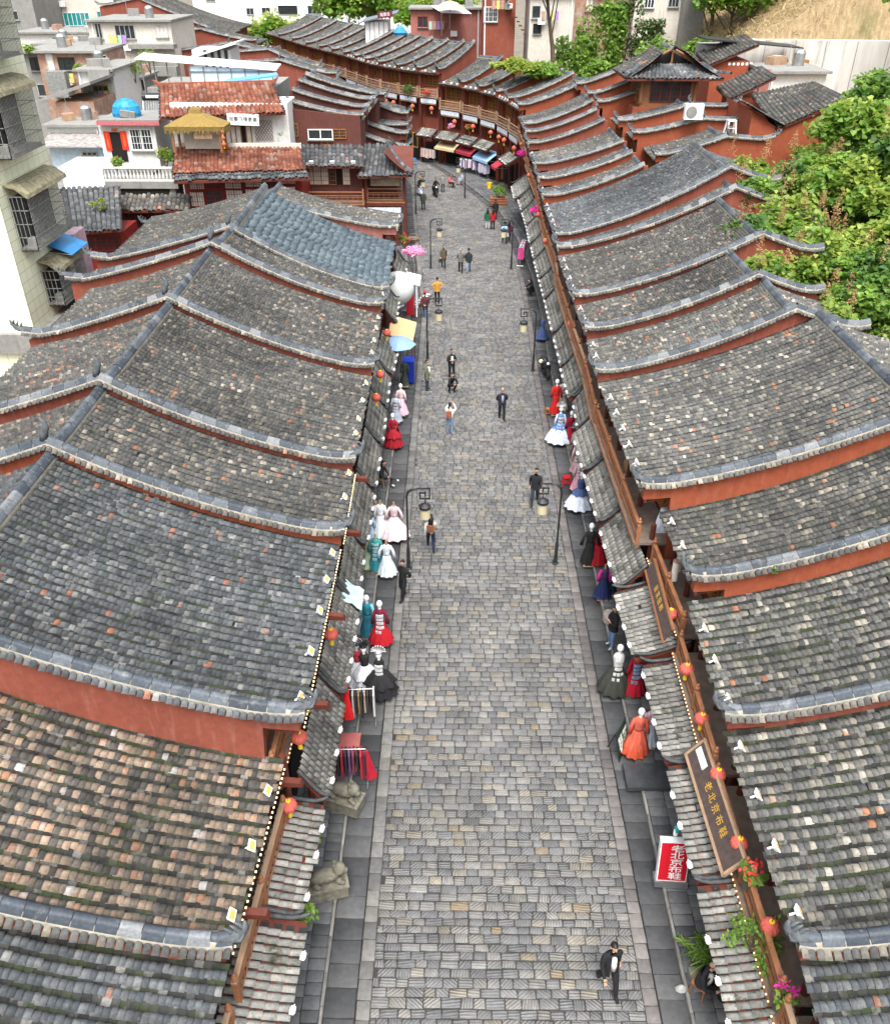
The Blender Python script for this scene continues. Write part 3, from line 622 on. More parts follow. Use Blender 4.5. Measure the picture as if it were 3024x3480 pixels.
# slate roof: flat interlocking glazed tiles laid in a grid
h = HL[7]; P = h['P']; f = patch_fn(P(.3, -.05, h['he']), P(h['W'], -.05, h['he']), P(.3, h['depth'], 8.75), P(h['W'], h['depth'], 8.75), .5)
t = NT('glazed_slate'); r = t.rnd(); t.col(t.mix(1.0, t.ramp(r, [(0, (.045, .07, .085)), (.6, (.075, .105, .125)), (1, (.12, .15, .165))]), t.ramp(t.noise(t.pos(), 5, 4), [(.3, .75), (.7, 1.2)]), 'MULTIPLY')).rough(.42); t.b.inputs['Specular IOR Level'].default_value = .5; M_SLATE = t.m
sv = np.array([(-.2, -.19, .0), (-.2, 0, .035), (-.2, .19, .0), (.2, -.19, .03), (.2, 0, .065), (.2, .19, .03), (.2, -.19, .0), (.2, 0, .03), (.2, .19, 0)]); sf = np.array([(0, 1, 4, 3), (1, 2, 5, 4), (3, 4, 7, 6), (4, 5, 8, 7)])
h['sets'].append((h['roof'], sv, sf, 'slate', M_SLATE) + tile_grid(f, h['W'], math.hypot(h['depth'], 3.2), .39, .37, .035, .99, None, .15))
RIGHT = [ # label, y0,y1, x, eave, xr, ridge, pal, red
 ('foreground right house with mossy grey roof at the lower right corner', 3.4, 8.65, 6.45, 6.6, 4.7, 14.5, 7.6, 'blue', None),
 ('right house with pale and orange patched tiles, second roof from the bottom', 8.7, 14.15, 6.6, 6.65, 4.75, 14.4, 7.7, 'light', None),
 ('right house with grey mossy roof below the short vivid red wall', 14.2, 18.8, 6.65, 6.75, 4.95, 14.3, 7.9, 'light', None),
 ('right house with grey roof, dark red lattice shutters and a plant on its gable', 18.85, 22.8, 6.85, 6.7, 5.4, 14.0, 8.2, 'grey', M_REDO),
 ('broadest right house with pale-speckled grey roof above the balcony with boxes', 22.88, 31.55, 6.1, 5.9, 5.92, 14.2, 8.75, 'light', M_REDO),
 ('right house with grey roof greened by weeds near the shrubs', 31.62, 36.05, 5.85, 6.0, 5.92, 13.1, 8.6, 'light', None),
 ('right house with grey roof between two red gables, shrub over its upper corner', 36.11, 40.4, 6.0, 5.95, 5.95, 13.0, 8.5, 'grey', None),
 ('right house with long grey roof ending at the flowering shrub', 40.49, 48.45, 5.95, 5.95, 5.95, 14.4, 9.0, 'grey', None),
 ('narrow right house with long roof and bent ridge beside the shrubs', 48.51, 51.1, 5.97, 6.1, 5.95, 15.3, 9.3, 'grey', None),
 ('right house with long roof below the big plain red wall', 51.18, 60.0, 6.15, 6.1, 5.95, 15.6, 9.85, 'blue', None),
 ('right house with short upturned roof in front of the tall red wall', 60.1, 64.1, 6.1, 6.15, 6.1, 12.6, 8.15, 'grey', M_REDO),
 ('right house with short pale roof, second beyond the tall red wall', 64.2, 67.9, 6.15, 6.2, 6.35, 12.5, 8.2, 'light', M_REDO),
 ('right house with wide pale roof below the golden lattice of the upper tier', 68.0, 74.6, 6.2, 6.1, 6.6, 12.5, 8.3, 'light', None),
 ('right house with narrow roof, first of three close gables at the bend', 74.7, 77.9, 6.1, 6.1, 6.85, 12.0, 8.7, 'grey', None),
 ('right house with narrow roof, second of three close gables at the bend', 78.0, 80.6, 6.1, 6.1, 7.15, 11.8, 9.0, 'grey', None),
 ('right house with narrow roof, third of three close gables at the bend', 80.7, 87.6, 6.1, 6.0, 7.35, 11.8, 9.3, 'grey', None),
]
HR = []
for i, (lab, y0, y1, x0, x1, he, xr, hr, pal, red) in enumerate(RIGHT):
    h = row_house(lab, (x0, y0), (x1, y1), (1, 0), xr - x0, he, hr, pal, .5, .36 if i < 3 else .46, 2.8 if 2 < i < 10 else 0, hr - .9, sp=.3 if i < 3 else .26, expo=.135 if i < 3 else .122, red=red, pan=M_PANMOSS if i < 4 else None, fw=1.25, lights=1.35, budget=300 if y0 < 52 else 120)
    HR.append(h); facade(h)
    zf = he - 1.75; railing(h, .06, h['W'] - .06, .0 if i > 3 else -.1, zf, .62, 2.5, i < 4)
# canopies: absolute street positions, hung on the house they belong to
def add_canopy(Hs, y0, y1, xo, zo, side):
    ym = (y0 + y1) / 2; h = next((k for k in Hs if k['M'][1, 3] <= ym <= k['M'][1, 3] + k['W'] * k['e'][1]), None)
    if h is None: return
    zi = min(3.75, h['he'] - 2.0); xin = h['M'][0, 3] + (.22 if side > 0 else -.3)
    bo = (xo - h['M'][0, 3]) * side; bi = (xin - h['M'][0, 3]) * side
    canopy(h, y0 - h['M'][1, 3], y1 - h['M'][1, 3], bo, zo, bi, max(zi, zo + .35))
RC = [4.5, 8.0, 11.6, 15.04, 18.83, 22.12, 25.98, 29.7, 33.24, 36.47, 40.16, 44.64, 50.22, 54.03, 58.34, 61.98, 66.85, 71.18, 75.08, 80.51]
for a, b in zip(RC[1:-1], RC[2:]): add_canopy(HR, a + .04, b - .04, (5.62 if a < 17 else XOR) if a < 75 else 5.1, 2.62 if a < 18 else 2.75, 1)
LC = [5.5, 10.6, 13.66, 17.24, 21.25, 24.51, 28.34, 32.0, 35.6, 39.2, 43.0]
for a, b in zip(LC[:-1], LC[1:]): add_canopy(HL, a + .04, b - .04, XOL if a > 13 else -3.45, 2.7, -1)
add_canopy(HL, 46.2, 50.0, -3.3, 2.75, -1); add_canopy(HL, 53.5, 57.0, -3.4, 2.75, -1)
for h in HL + HR: finish(h)
# ---------------------------------------------------------------- houses round the bend
def lantern(loc, label, s=1.0, group='red paper lanterns along the street'):
    t = thing('lantern', label, 'lantern', loc, 0, group)
    b = MB(); n = 12; prof = [(.06, -.2), (.17, -.155), (.235, -.07), (.245, 0), (.235, .07), (.17, .155), (.06, .2)]
    vs = []; fs = []
    for r, z in prof:
        for k in range(n * 2):
            a = math.pi * k / n; q = r * (1.0 if k % 2 else .94); vs.append((q * math.cos(a) * s, q * math.sin(a) * s, z * s - .45 * s))
    m = n * 2
    for i in range(len(prof) - 1):
        for k in range(m): fs.append((i * m + k, i * m + (k + 1) % m, (i + 1) * m + (k + 1) % m, (i + 1) * m + k))
    b.add(vs, fs); b.build('shade', M_LANT, t)
    c = MB(); c.lathe((0, 0, -.27 * s), [(.075 * s, 0), (.075 * s, .045 * s)], 8); c.build('top_ring', M_YEL, t); c = MB(); c.tube([(0, 0, -.25 * s), (0, 0, 0)], .008, 4); c.build('cord', M_IRON, t)
    y = MB(); y.lathe((0, 0, -.92 * s), [(.075 * s, 0), (.07 * s, .12 * s), (.06 * s, .24 * s)], 7); y.build('tassel', M_YEL, t); return t
def lettering(txt, size, mat, parent, loc, rot, extr=.004): TXT_Q.append((txt, size, mat, parent, loc, rot))
M_BAND = plain('painted_white_blue_band', (.55, .6, .68), .6, .35, 6)
def facade3(h, lant=True, band=True, pink=False, g2=True):
    M, L, root, Wd, he = h['M'], h['L'], h['root'], h['W'], h['he']; b = .88; P = h['P']
    zf = he - 2.35; n = max(1, int(round(Wd / 3.0)))
    for i in range(n):
        a0 = .25 + (Wd - .5) * i / n + .1; a1 = .25 + (Wd - .5) * (i + 1) / n - .1
        lattice_window(h, a0, a1, b, zf + (1.0 if pink else .75), he - .3, M_WIN, plain('dark_amber_pane', (.07, .04, .016), .3, .3), 4, 4)  # plain dark brown panes, so the lattice bars stand out
        if zf > 5: lattice_window(h, a0 + .1, a1 - .1, b, zf - 2.1, zf - .55, M_WIN if i % 2 else M_REDW, None, 4, 3)
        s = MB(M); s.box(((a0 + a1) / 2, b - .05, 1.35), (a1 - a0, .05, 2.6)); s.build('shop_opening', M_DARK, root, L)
    for q in (.12, Wd - .12):
        p = MB(M); p.box((q, .3, he / 2), (.16, .16, he)); p.build('column', M_WOODD, root, L)
    p = MB(M); p.box((Wd / 2, b - .015, zf + .4), (Wd - .5, .06, .75)); p.build('wall_panel', M_PINK if pink else M_WOOD, root, L)
    railing(h, .1, Wd - .1, .05, zf, .72, 9, False, M_WOODL)
    if band:
        p = MB(M); p.box((Wd / 2, -.02, zf - .45), (Wd - .7, .05, .42)); p.build('painted_board', M_BAND, root, L)
        v = MB(M); x = .4
        while x < Wd - .4: v.box((x, -.01, zf - .74), (.1, .04, .12)); x += .16
        v.build('carved_valance', M_WOODL, root, L)
FAR = [((6.0, 87.7), (5.25, 91.4), 7.95, 0), ((5.25, 91.4), (4.2, 95.2), 8.05, 0), ((4.2, 95.2), (2.5, 98.2), 8.15, 0), ((2.5, 98.2), (.6, 100.8), 8.25, 1), ((.6, 100.8), (-1.9, 103.2), 8.35, 1)]
FARLAB = ['first three-storey corner house of the bend, red lattice under its eave', 'three-storey house of the bend with open carved balcony, second of the curve', 'three-storey house of the bend above the black shop sign', 'three-storey house of the bend above the crimson awning', 'three-storey house of the bend above the cream awning, lowest of its eaves']
HF = []
for (N, F, he, pk), lab in zip(FAR, FARLAB):
    e = np.subtract(F, N); d = (e[1], -e[0]); h = row_house(lab, N, F, d, 6.5, he, he + 2.1, 'grey', .55, .4, budget=40, fw=.95, lights=.9, red=M_REDO)
    HF.append(h); facade3(h, pink=False)
UP = [(-1.9, 103.4), (-4.2, 105.0), (-6.6, 107.6), (-8.9, 110.8), (-10.8, 114.3), (-12.4, 118), (-14.2, 122), (-16.2, 126), (-18.4, 130.4), (-21, 135.4), (-24, 142), (-27.3, 149.5), (-31, 158)]
ORD = ['first', 'second', 'third', 'fourth', 'fifth', 'sixth', 'seventh', 'eighth', 'ninth', 'tenth', 'eleventh', 'twelfth']
for i in range(12):
    N, F = UP[i], UP[i + 1]; e = np.subtract(F, N); d = (e[1], -e[0]); he = 9.3
    h = row_house('far row house with balcony under a grey roof, %s beyond the bend' % ORD[i], N, F, d, 7.0, he, he + 2.3, 'far', .55, .4, budget=0, fine=False, fw=.95, lights=1.2 if i < 6 else 0, pan=M_PAN)
    HF.append(h); facade3(h, pink=i % 3 == 0, band=i < 6)
for k, h in enumerate(HF[:9]):      # lanterns under the bend balconies
    for j in range(max(1, int(h['W'] / 1.9))):
        p = h['P'](.9 + j * 1.7, -.12, h['he'] - 3.05); lantern(tuple(p), 'red lantern with yellow tassel, %s under %s house of the bend counting from the right' % (ORD[j], ORD[k]), 1.05)
# shop canopies and goods under the bend
for k, h in enumerate(HF[:6]):
    if k != 1: canopy(h, .25, h['W'] - .25, -1.0, 3.0, .1, 3.65)
for h in HF: finish(h, 0)
def awning(N, F, d, z0, z1, mat, label, txt=None, valance=None):
    e = np.subtract(F, N); Wd = np.linalg.norm(e); M = basis(np.asarray(N, float), e / Wd, np.asarray(d) / np.linalg.norm(d)); t = thing('awning', label, 'awning', (N[0], N[1], z0)); L = np.array(t.location)
    c = MB(M); c.prism([(0, -1.5, z0), (0, -.7, z0 + (z1 - z0) * .62), (0, 0.02, z1), (0, .02, z1 - .03), (0, -.7, z0 + (z1 - z0) * .6 - .03), (0, -1.5, z0 - .03)], (Wd, 0, 0)); c.build('canvas', mat, t, L)
    v = MB(M); k = 0.0
    while k < Wd - .1: v.box((k + .14, -1.51, z0 - .14), (.27, .02, .26)); k += .28
    v.build('valance', valance or mat, t, L); f = MB(M)
    for q in (.05, Wd - .05): f.tube([(q, -1.45, z0), (q, .02, z0 - .1)], .02, 5)
    f.build('frame', M_METAL, t, L); return t
M_CRM = plain('cream_canvas', (.6, .47, .28), .8, .15); M_CRIM = plain('crimson_canvas', (.33, .03, .05), .8, .15); M_SKYB = plain('sky_blue_canvas', (.28, .46, .68), .7, .12); M_WHT = plain('white_canvas', (.7, .7, .7), .8, .1)
def onh(h, a, b): p = h['P'](a, b, 0); return (p[0], p[1])
h = HF[4]; awning(onh(h, .2, .6), onh(h, h['W'] - .3, .6), h['d'], 2.1, 2.85, M_CRM, 'cream canvas awning of the clothes shop at the bend')
h = HF[3]; awning(onh(h, .2, .6), onh(h, h['W'] - .2, .6), h['d'], 2.1, 2.85, M_CRIM, 'crimson awning between the cream and the blue awning')
h = HF[2]; awning(onh(h, .1, .6), onh(h, h['W'] - .2, .6), h['d'], 1.95, 2.7, M_SKYB, 'pale blue awning with white writing on its valance', valance=M_SKYB)
h = HF[1]; awning(onh(h, .3, .4), onh(h, 2.0, .4), h['d'], 2.0, 2.7, M_CRIM, 'short dark red awning right of the blue awning')
def board(label, c, size, rz, mat, txt=None, tmat=None, ts=.3, tilt=0, frame=None, name='shop_sign', vertical=False, seal=False):
    t = thing(name, label, 'sign', c, rz); w, hgt = size; b = MB(); b.box((0, 0, 0), (w, .06, hgt)); pb = b.build('panel', mat, t)
    if frame:
        f = MB(); k = .07
        f.box((0, -.01, hgt / 2), (w + k, .1, k)).box((0, -.01, -hgt / 2), (w + k, .1, k)).box((-w / 2, -.01, 0), (k, .1, hgt)).box((w / 2, -.01, 0), (k, .1, hgt)); f.build('frame', frame, t)
    if txt: lettering(txt, ts, tmat, t, (0, -.036, -.02), (R(90), 0, 0))
    t.rotation_euler = (tilt, 0, rz); return t
M_BLKB = plain('black_lacquer_board', (.015, .014, .014), .35, .2); M_GOLD = plain('gold_paint', (.62, .36, .05), .4, .15, 3, 0, .3); M_WTXT = plain('white_paint', (.8, .8, .8), .6, .05); M_REDB = plain('red_board', (.5, .02, .03), .5, .12)
M_BROWNB = plain('brown_lacquer_board', (.075, .055, .05), .45, .3, 6)
def sgn(h, a, b, z, **k):
    p = h['P'](a, b, z); rz = math.atan2(-h['e'][1], -h['e'][0]); return dict(c=tuple(p), rz=rz)
q = sgn(HF[2], HF[2]['W'] / 2, -.55, 3.0); board('black shop sign with white characters above the blue awning', q['c'], (2.4, .6), q['rz'], M_BLKB, '香格里拉', M_WTXT, .42)
q = sgn(HF[3], HF[3]['W'] / 2, -.5, 3.05); board('black shop sign with gold characters above the crimson awning', q['c'], (2.2, .7), q['rz'], M_BLKB, '銀飾坊', M_GOLD, .46)
q = sgn(HF[5], 1.2, -.3, 2.6); board('small red sign with white letters beside the gold framed plaque', q['c'], (1.0, .5), q['rz'], M_REDB, '28-58', M_WTXT, .3)
q = sgn(HF[6], .4, -.2, 2.3); board('gold framed black plaque standing at the far bend', q['c'], (.8, 1.5), q['rz'], M_BLKB, None, None, .3, 0, M_GOLD)
# ---------------------------------------------------------------- left cluster beyond the plain red gable
LB = [ # label, N, F, depth, he, hr, raise
 ('left corner house of the bend, lowest of its stacked brown gables', (-4.0, 74.4), (-4.2, 78.0), 4.6, 6.6, 8.1, .45),
 ('left house of the bend, second of the stacked brown gables', (-4.2, 78.1), (-4.4, 82), 4.6, 7.0, 8.4, .45),
 ('left house of the bend, third of the stacked brown gables', (-4.4, 82.1), (-4.6, 86.5), 4.8, 7.1, 7.6, .4),
 ('left house of the bend, topmost of the stacked brown gables with steep roof', (-4.6, 86.6), (-5.2, 94), 6.5, 7.3, 10.0, .45),
 ('upper tier house with long grey roof above the golden windows', (-7.2, 70.4), (-7.2, 73.4), 5.6, 9.55, 10.7, .45),
 ('upper tier house with grey roof, second above the golden windows', (-7.0, 73.5), (-7.0, 76.8), 5.8, 9.7, 11.0, .45),
 ('upper tier house with grey roof, third above the golden windows', (-6.8, 76.9), (-6.8, 80.6), 6.0, 9.8, 11.3, .45),
 ('upper tier house with grey roof, last above the golden windows', (-6.2, 80.7), (-6.2, 86), 6.6, 9.7, 11.3, .45)]
for lab, N, F, dp, he, hr, ra in LB:
    h = row_house(lab, N, F, (-1, 0), dp, he, hr, 'far', .55, ra, budget=60 if N[1] < 80 else 0, fine=N[1] < 76, red=M_BRN, fw=.8, lights=0, ridge=True); finish(h)
BK = [ # red gabled houses far left behind the sheet roofs: label, x eave, Y, he, ridge depth, hr, back depth, hb, length
 ('red gable house behind the blue sheet roof, nearest and widest of the far left gables', -12.6, 99, 9.3, 5.6, 10.6, 6.0, 10.3, 6),
 ('red gable house, second of the far left gables with a curled eave', -15.5, 107, 9.2, 5.4, 10.9, 5, 10.6, 6),
 ('red gable house, third of the far left gables with twin back horns', -21.5, 115, 9.9, 5.5, 10.9, 8, 9.9, 7),
 ('red gable house, fourth of the far left gables beside the green tree', -26.0, 125, 10.3, 7, 11.7, 3, 11.2, 8),
 ('red gable house with white side wall, fifth of the far left gables', -32, 135, 10.6, 6, 12.5, 7, 11.5, 9),
 ('largest far roof at the top left, two tiers of grey tiles', -34, 146, 10.2, 13, 14.2, 6, 13.2, 16)]
for lab, x, Y, he, dp, hr, bd, hb, ln in BK:
    h = row_house(lab, (x, Y), (x, Y + ln), (-1, 0), dp, he, hr, 'far', .6, .45, bd, hb, budget=0, fine=False, red=M_RED if Y > 110 else M_RED, fw=.8, lights=0, ridge_horn=True); finish(h, 0)
# ---------------------------------------------------------------- background buildings
def xz(px, py, Y): p = at_y(px, py, Y); return float(p[0]), float(p[2])
def bld(name, label, Y, x=0, cat='building', group=None):
    t = thing(name, label, cat, (x, Y, 0), 0, group); return dict(root=t, L=np.array([x, Y, 0.]), M=basis((0, Y), (1, 0), (0, 1)), Y=Y, P=lambda a, b, z: np.array([a, Y + b, z]))
def wallbox(h, x0, x1, z0, z1, depth, mat, b=0, name='wall'):
    m = MB(h['M']); m.box(((x0 + x1) / 2, b + depth / 2, (z0 + z1) / 2), (x1 - x0, depth, z1 - z0)); return m.build(name, mat, h['root'], h['L'])
def pxwall(h, x0, x1, yt, yb, depth, mat, b=0, name='wall', z0=None):
    Y = h['Y'] + b; ym = (yt + yb) / 2; a, _ = xz(x0, ym, Y); c, _ = xz(x1, ym, Y); _, zt = xz((x0 + x1) / 2, yt, Y); _, zb = xz((x0 + x1) / 2, yb, Y)
    return wallbox(h, a, c, zb if z0 is None else z0, zt, depth, mat, b, name), (a, c, zb if z0 is None else z0, zt)
M_FRAME = plain('aluminium_frame', (.5, .52, .52), .4, .15, 3, 0, .4)
M_TEAL = plain('teal_glass', (.02, .25, .25), .15, .3, 2, 0, 0, .6)
def pxwin(h, x0, x1, yt, yb, b=0, nx=2, glass=None, frame=None, bars=0, sill=True, name='window'):
    Y = h['Y'] + b; ym = (yt + yb) / 2; a, _ = xz(x0, ym, Y); c, _ = xz(x1, ym, Y); _, zt = xz((x0 + x1) / 2, yt, Y); _, zb = xz((x0 + x1) / 2, yb, Y)
    w = MB(h['M']); t = .07; mx = (a + c) / 2; mz = (zb + zt) / 2
    w.box((mx, b - .03, zt), (c - a + t, .1, t)).box((mx, b - .03, zb), (c - a + t, .1, t))
    for k in range(nx + 1): w.box((a + (c - a) * k / nx, b - .03, mz), (t, .1, zt - zb))
    if bars:
        for k in range(1, bars): w.box((a + (c - a) * k / bars, b - .12, mz), (.025, .025, zt - zb + .1))
        for k in range(4): w.box((mx, b - .12, zb + (zt - zb) * k / 3), (c - a, .025, .025))
    f = w.build(name, frame or M_FRAME, h['root'], h['L']); p = MB(h['M']); p.box((mx, b - .012, mz), (c - a, .02, zt - zb)); p.build('pane', glass or M_GLASS, f, h['L'])
    if sill: s = MB(h['M']); s.box((mx, b - .1, zb - .08), (c - a + .2, .22, .08)); s.build('sill', M_CONC, f, h['L'])
    return f
def roof_patch(h, E0, E1, R0, R1, mat, a=.8, sp=.28, ex=.2, ct=None, key='ctf', clip=None, deck=True, budget=0, caps=()):
    f = patch_fn(E0, E1, R0, R1, a); w = np.linalg.norm(np.subtract(E1, E0)); ln = np.linalg.norm((np.add(R0, R1) - np.add(E0, E1)) / 2); ct = ct or CTF; L = h['L']
    D = MB(); q = [f(s, t) - np.array([0, 0, .05]) for t in np.linspace(0, 1, 5) for s in (0., 1.)]; fs = [(2 * i, 2 * i + 1, 2 * i + 3, 2 * i + 2) for i in range(4)]
    D.add(q, fs); D.add([(p[0], p[1], p[2] - .14) for p in q], fs); D.add([q[0], q[1], q[1] - np.array([0, 0, .14]), q[0] - np.array([0, 0, .14])], [(0, 1, 2, 3)]); r = D.build('roof', M_WOODD, h['root'], L)
    sets = [(r, ct[0], ct[1], key, mat) + tile_grid(f, w, ln, sp, ex, .01, .99, clip, .8)]
    pn = tile_grid(f, w, ln, sp, ex * 1.2, .005, .995, clip, .3, True); X, F = place(PT[0] * np.array([1.3, 1.0, 1.0]), PT[1], *pn); o = link('pan_tiling', np_mesh('pan_tiling', X - L, F, M_PAN), r); o['kind'] = 'stuff'
    emit_tiles(sets, L, budget)
    for c in caps: cap_run(np.array(c), h['root'], L)
    return r
def lat(h, x0, x1, yt, yb, b=0, mat=None, nx=3, nz=4, glass=None):
    Y = h['Y'] + b; ym = (yt + yb) / 2; a, _ = xz(x0, ym, Y); c, _ = xz(x1, ym, Y); _, zt = xz((x0 + x1) / 2, yt, Y); _, zb = xz((x0 + x1) / 2, yb, Y); return lattice_window(h, a, c, b - .05, zb, zt, mat, glass, nx, nz)
# brown balconied building at the left of the bend
h = bld('balcony_house', 'dark brown two-storey building with golden windows and balcony, facing the camera', 70, -10)
wallbox(h, -13.2, -7.25, 0, 10.0, 4, M_BRN)
m = MB(h['M']); m.prism([(-13.2, 0, 10.0), (-7.25, 0, 10.0), (-7.25, 0, 10.05), (-12.4, 0, 10.5), (-13.2, 0, 10.4)], (0, .3, 0)); m.build('gable', M_BRN, h['root'], h['L'])
pxwin(h, 1048, 1130, 439, 471, 0, 2, M_GLASS, M_WPLAST); lat(h, 1133, 1175, 438, 469, 0, M_WIN, 2, 3); lat(h, 969, 1012, 419, 461, 0, M_WIN, 2, 3); lat(h, 1092, 1134, 477, 491, 0, M_WIN, 2, 2)
roof_patch(h, (-11.9, 68.7, 6.75), (-7.0, 68.7, 6.75), (-11.9, 70, 8.0), (-7.2, 70, 8.0), M_T['blue'], .8, .34, .26, CTB, 'ctb', budget=80)
for i, (a, b) in enumerate(((1043, 1065), (1066, 1091), (1092, 1116), (1117, 1141), (1165, 1189))): lat(h, a, b, 568, 626, -.05, M_WIN, 1, 4, M_PAPER if i in (0, 1, 2, 4) else M_GLASS)
s, _ = pxwall(h, 1141, 1165, 568, 626, .06, M_DARK, -.07, 'open_window')
railing(h, -11.9, -7.1, -1.2, 3.95, .85, 5, False); wallbox(h, -11.9, -7.1, 2.0, 3.8, 1.1, M_BRN, -1.1, 'lower_wall')
for k in range(3):
    m = MB(h['M']); m.box((-11 + k * 1.6, -1.28, 7.0), (.32, .12, .2), 0, .4); m.build('floodlight', M_WPLAST, h['root'], h['L'])
h = bld('corner_balcony_house', 'brown corner house with mossy hipped canopy roof over a carved balcony', 70, -5.5)
wallbox(h, -7.1, -4.6, 0, 6.3, 5, M_BRN, .6)
for x in (-7.0, -4.0):
    m = MB(h['M']); m.tube([(x, -.5, 0), (x, -.5, 6.1)], .13, 8); m.build('column', M_WOODD, h['root'], h['L'])
railing(h, -7.0, -3.95, -.5, 3.95, .95, 3.2, False); wallbox(h, -7.0, -3.9, 3.6, 3.82, 1.6, M_WOODD, -.6, 'balcony_beam')
roof_patch(h, (-7.5, 68.6, 6.0), (-3.3, 68.6, 6.15), (-7.3, 71.6, 7.75), (-3.3, 71.6, 7.75), M_T['blue'], .7, .34, .26, CTB, 'ctb', lambda S, T: S < 1 - T * .5, budget=80)
roof_patch(h, (-3.3, 68.6, 6.15), (-3.5, 74.4, 6.3), (-5.4, 68.6, 7.75), (-5.4, 74.4, 7.9), M_T['far'], .6, .3, .22, None, 'ctf', lambda S, T: S > T * .5, budget=60, caps=([(-3.25, 68.5, 6.4), (-4.0, 69.6, 6.6), (-4.8, 70.8, 7.25), (-5.4, 71.7, 7.95)],))
m = MB(h['M']); m.box((-5.5, -.2, 5.35), (2.3, .04, .6)); m.build('rolled_blind', plain('bamboo_blind', (.32, .27, .2), .8, .3), h['root'], h['L'])
m = MB(h['M']); m.box((-5.6, -.62, 3.3), (2.6, .05, .4)); m.build('painted_board', M_BAND, h['root'], h['L'])
# red lattice building with orange roofs
h = bld('red_lattice_house', 'red wooden building with white-papered lattice windows and two orange tiled roofs', 66, -16)
wallbox(h, -20.2, -11.4, 0, 6.7, 5, M_REDW)
for i, (a, b, y0, y1, pp) in enumerate(((645, 695, 620, 642, 1), (703, 758, 617, 640, 0), (764, 820, 612, 640, 1), (834, 890, 610, 634, 1), (896, 944, 606, 630, 0), (952, 1005, 601, 624, 1), (648, 695, 651, 700, 1), (703, 758, 647, 698, 0), (770, 826, 644, 690, 1), (836, 888, 641, 684, 1), (896, 944, 637, 680, 0), (952, 1005, 632, 672, 1))):
    lat(h, a, b, y0, y1, -.06, M_REDW, 2, 3, M_PAPER if pp else M_GLASS)
roof_patch(h, (-20.6, 64.9, 7.0), (-10.9, 64.9, 7.25), (-20.8, 67.0, 8.35), (-11.4, 67.0, 8.35), M_T['orange'], .9, .3, .26, CTB, 'ctb', budget=120)
roof_patch(h, (-20.4, 64.3, 6.55), (-10.5, 64.3, 6.8), (-20.5, 65.1, 6.95), (-10.8, 65.1, 7.2), M_T['blue'], .9, .24, .4, CTB, 'ctb')
m = MB(); m.box((-16.1, 67.15, 8.45), (9.4, .3, .35)); m.build('parapet', M_CREAM, h['root'], h['L'])
wallbox(h, -20.9, -12.3, 8.2, 11.2, 3.5, M_WHITE, 1.9, 'upper_wall')
roof_patch(h, (-21.5, 67.0, 10.35), (-12.3, 67.0, 10.75), (-22.2, 70.2, 12.1), (-13.6, 70.2, 12.3), M_T['orange'], .85, .34, .28, CTB, 'ctb', budget=100)
m = MB(); m.prism([(-22.6, 70.2, 12.45), (-22.3, 70.2, 12.0), (-13.5, 70.2, 12.15), (-13.2, 70.2, 12.7), (-13.6, 70.2, 12.45), (-22.1, 70.2, 12.25)], (0, .3, 0)); m.build('ridge', plain('orange_ridge', (.26, .08, .045), .8, .3), h['root'], h['L'])
pxwin(h, 785, 820, 426, 486, 1.86, 2, M_PAPER, M_WOOD, 0, False, 'door'); pxwall(h, 820, 838, 426, 486, .05, M_DARK, 1.83, 'doorway'); pxwin(h, 838, 855, 426, 486, 1.86, 1, M_PAPER, M_WOOD, 0, False, 'door')
tr = MB(h['M']); a0, z1 = xz(862, 405, 67.8); a1, z0 = xz(930, 478, 67.8)
for k in range(-6, 8):
    p0 = (a0 + (a1 - a0) * k / 6, 1.8, z0); p1 = (a0 + (a1 - a0) * (k + 5) / 6, 1.8, z1); q0 = (p1[0], 1.78, z0); q1 = (p0[0], 1.78, z1)
    for u, v in ((p0, p1), (q0, q1)):
        u, v = Vector(u), Vector(v); ts = sorted(((a0 - u.x) / (v.x - u.x), (a1 - u.x) / (v.x - u.x))); t0, t1 = max(0, ts[0]), min(1, ts[1])
        if t1 > t0: tr.tube([u.lerp(v, t0), u.lerp(v, t1)], .02, 4)
tr.build('trellis', M_WOODD, h['root'], h['L'])
t = thing('banner', 'white cloth banner with ink characters under the orange roof', 'banner', tuple(at_y(826, 405, 66.9)), 0); m = MB(); m.box((0, 0, 0), (2.3, .03, .78)); m.build('cloth', M_WPLAST, t); t.rotation_euler = (0, R(2), 0)
TXT_Q.append(('我要飞得更高', .34, M_BLKB, t, (0, -.03, 0), (R(90), 0, 0)))
# thatched pavilion on the terrace
t = thing('thatched_pavilion', 'straw-thatched pavilion with wooden posts on the terrace', 'pavilion', (-18.5, 65.9, 8.35)); L = np.array(t.location)
M_THA = plain('straw_thatch', (.24, .165, .05), .95, .35, 12, .8)
m = MB(); ring = lambda r1, r2, z: [(-r1, -r2, z), (r1, -r2, z), (r1, r2, z), (-r1, r2, z)]
rs = [ring(2.1, 1.0, 1.45), ring(2.15, 1.05, 1.75), ring(1.25, .6, 2.15), ring(.45, .28, 2.5), ring(.38, .24, 2.75), ring(.3, .2, 2.85)]; vs = sum(rs, []); m.add(vs, [(4 * i + k, 4 * i + (k + 1) % 4, 4 * i + 4 + (k + 1) % 4, 4 * i + 4 + k) for i in range(5) for k in range(4)] + [(20, 21, 22, 23), (3, 2, 1, 0)]); th = m.build('thatch', M_THA, t)
m = MB()
for k in range(260):
    s = rng.integers(4); u = rng.uniform(-1, 1); x, y = (u * 2.12, (-1.03 if s == 0 else 1.03)) if s < 2 else ((-2.12 if s == 2 else 2.12), u * 1.03); m.box((x, y, 1.42), (.03, .03, rng.uniform(.15, .34)), 0, rng.normal(0, .1), rng.normal(0, .1))
o = m.build('straw_fringe', M_THA, t); o['kind'] = 'stuff'
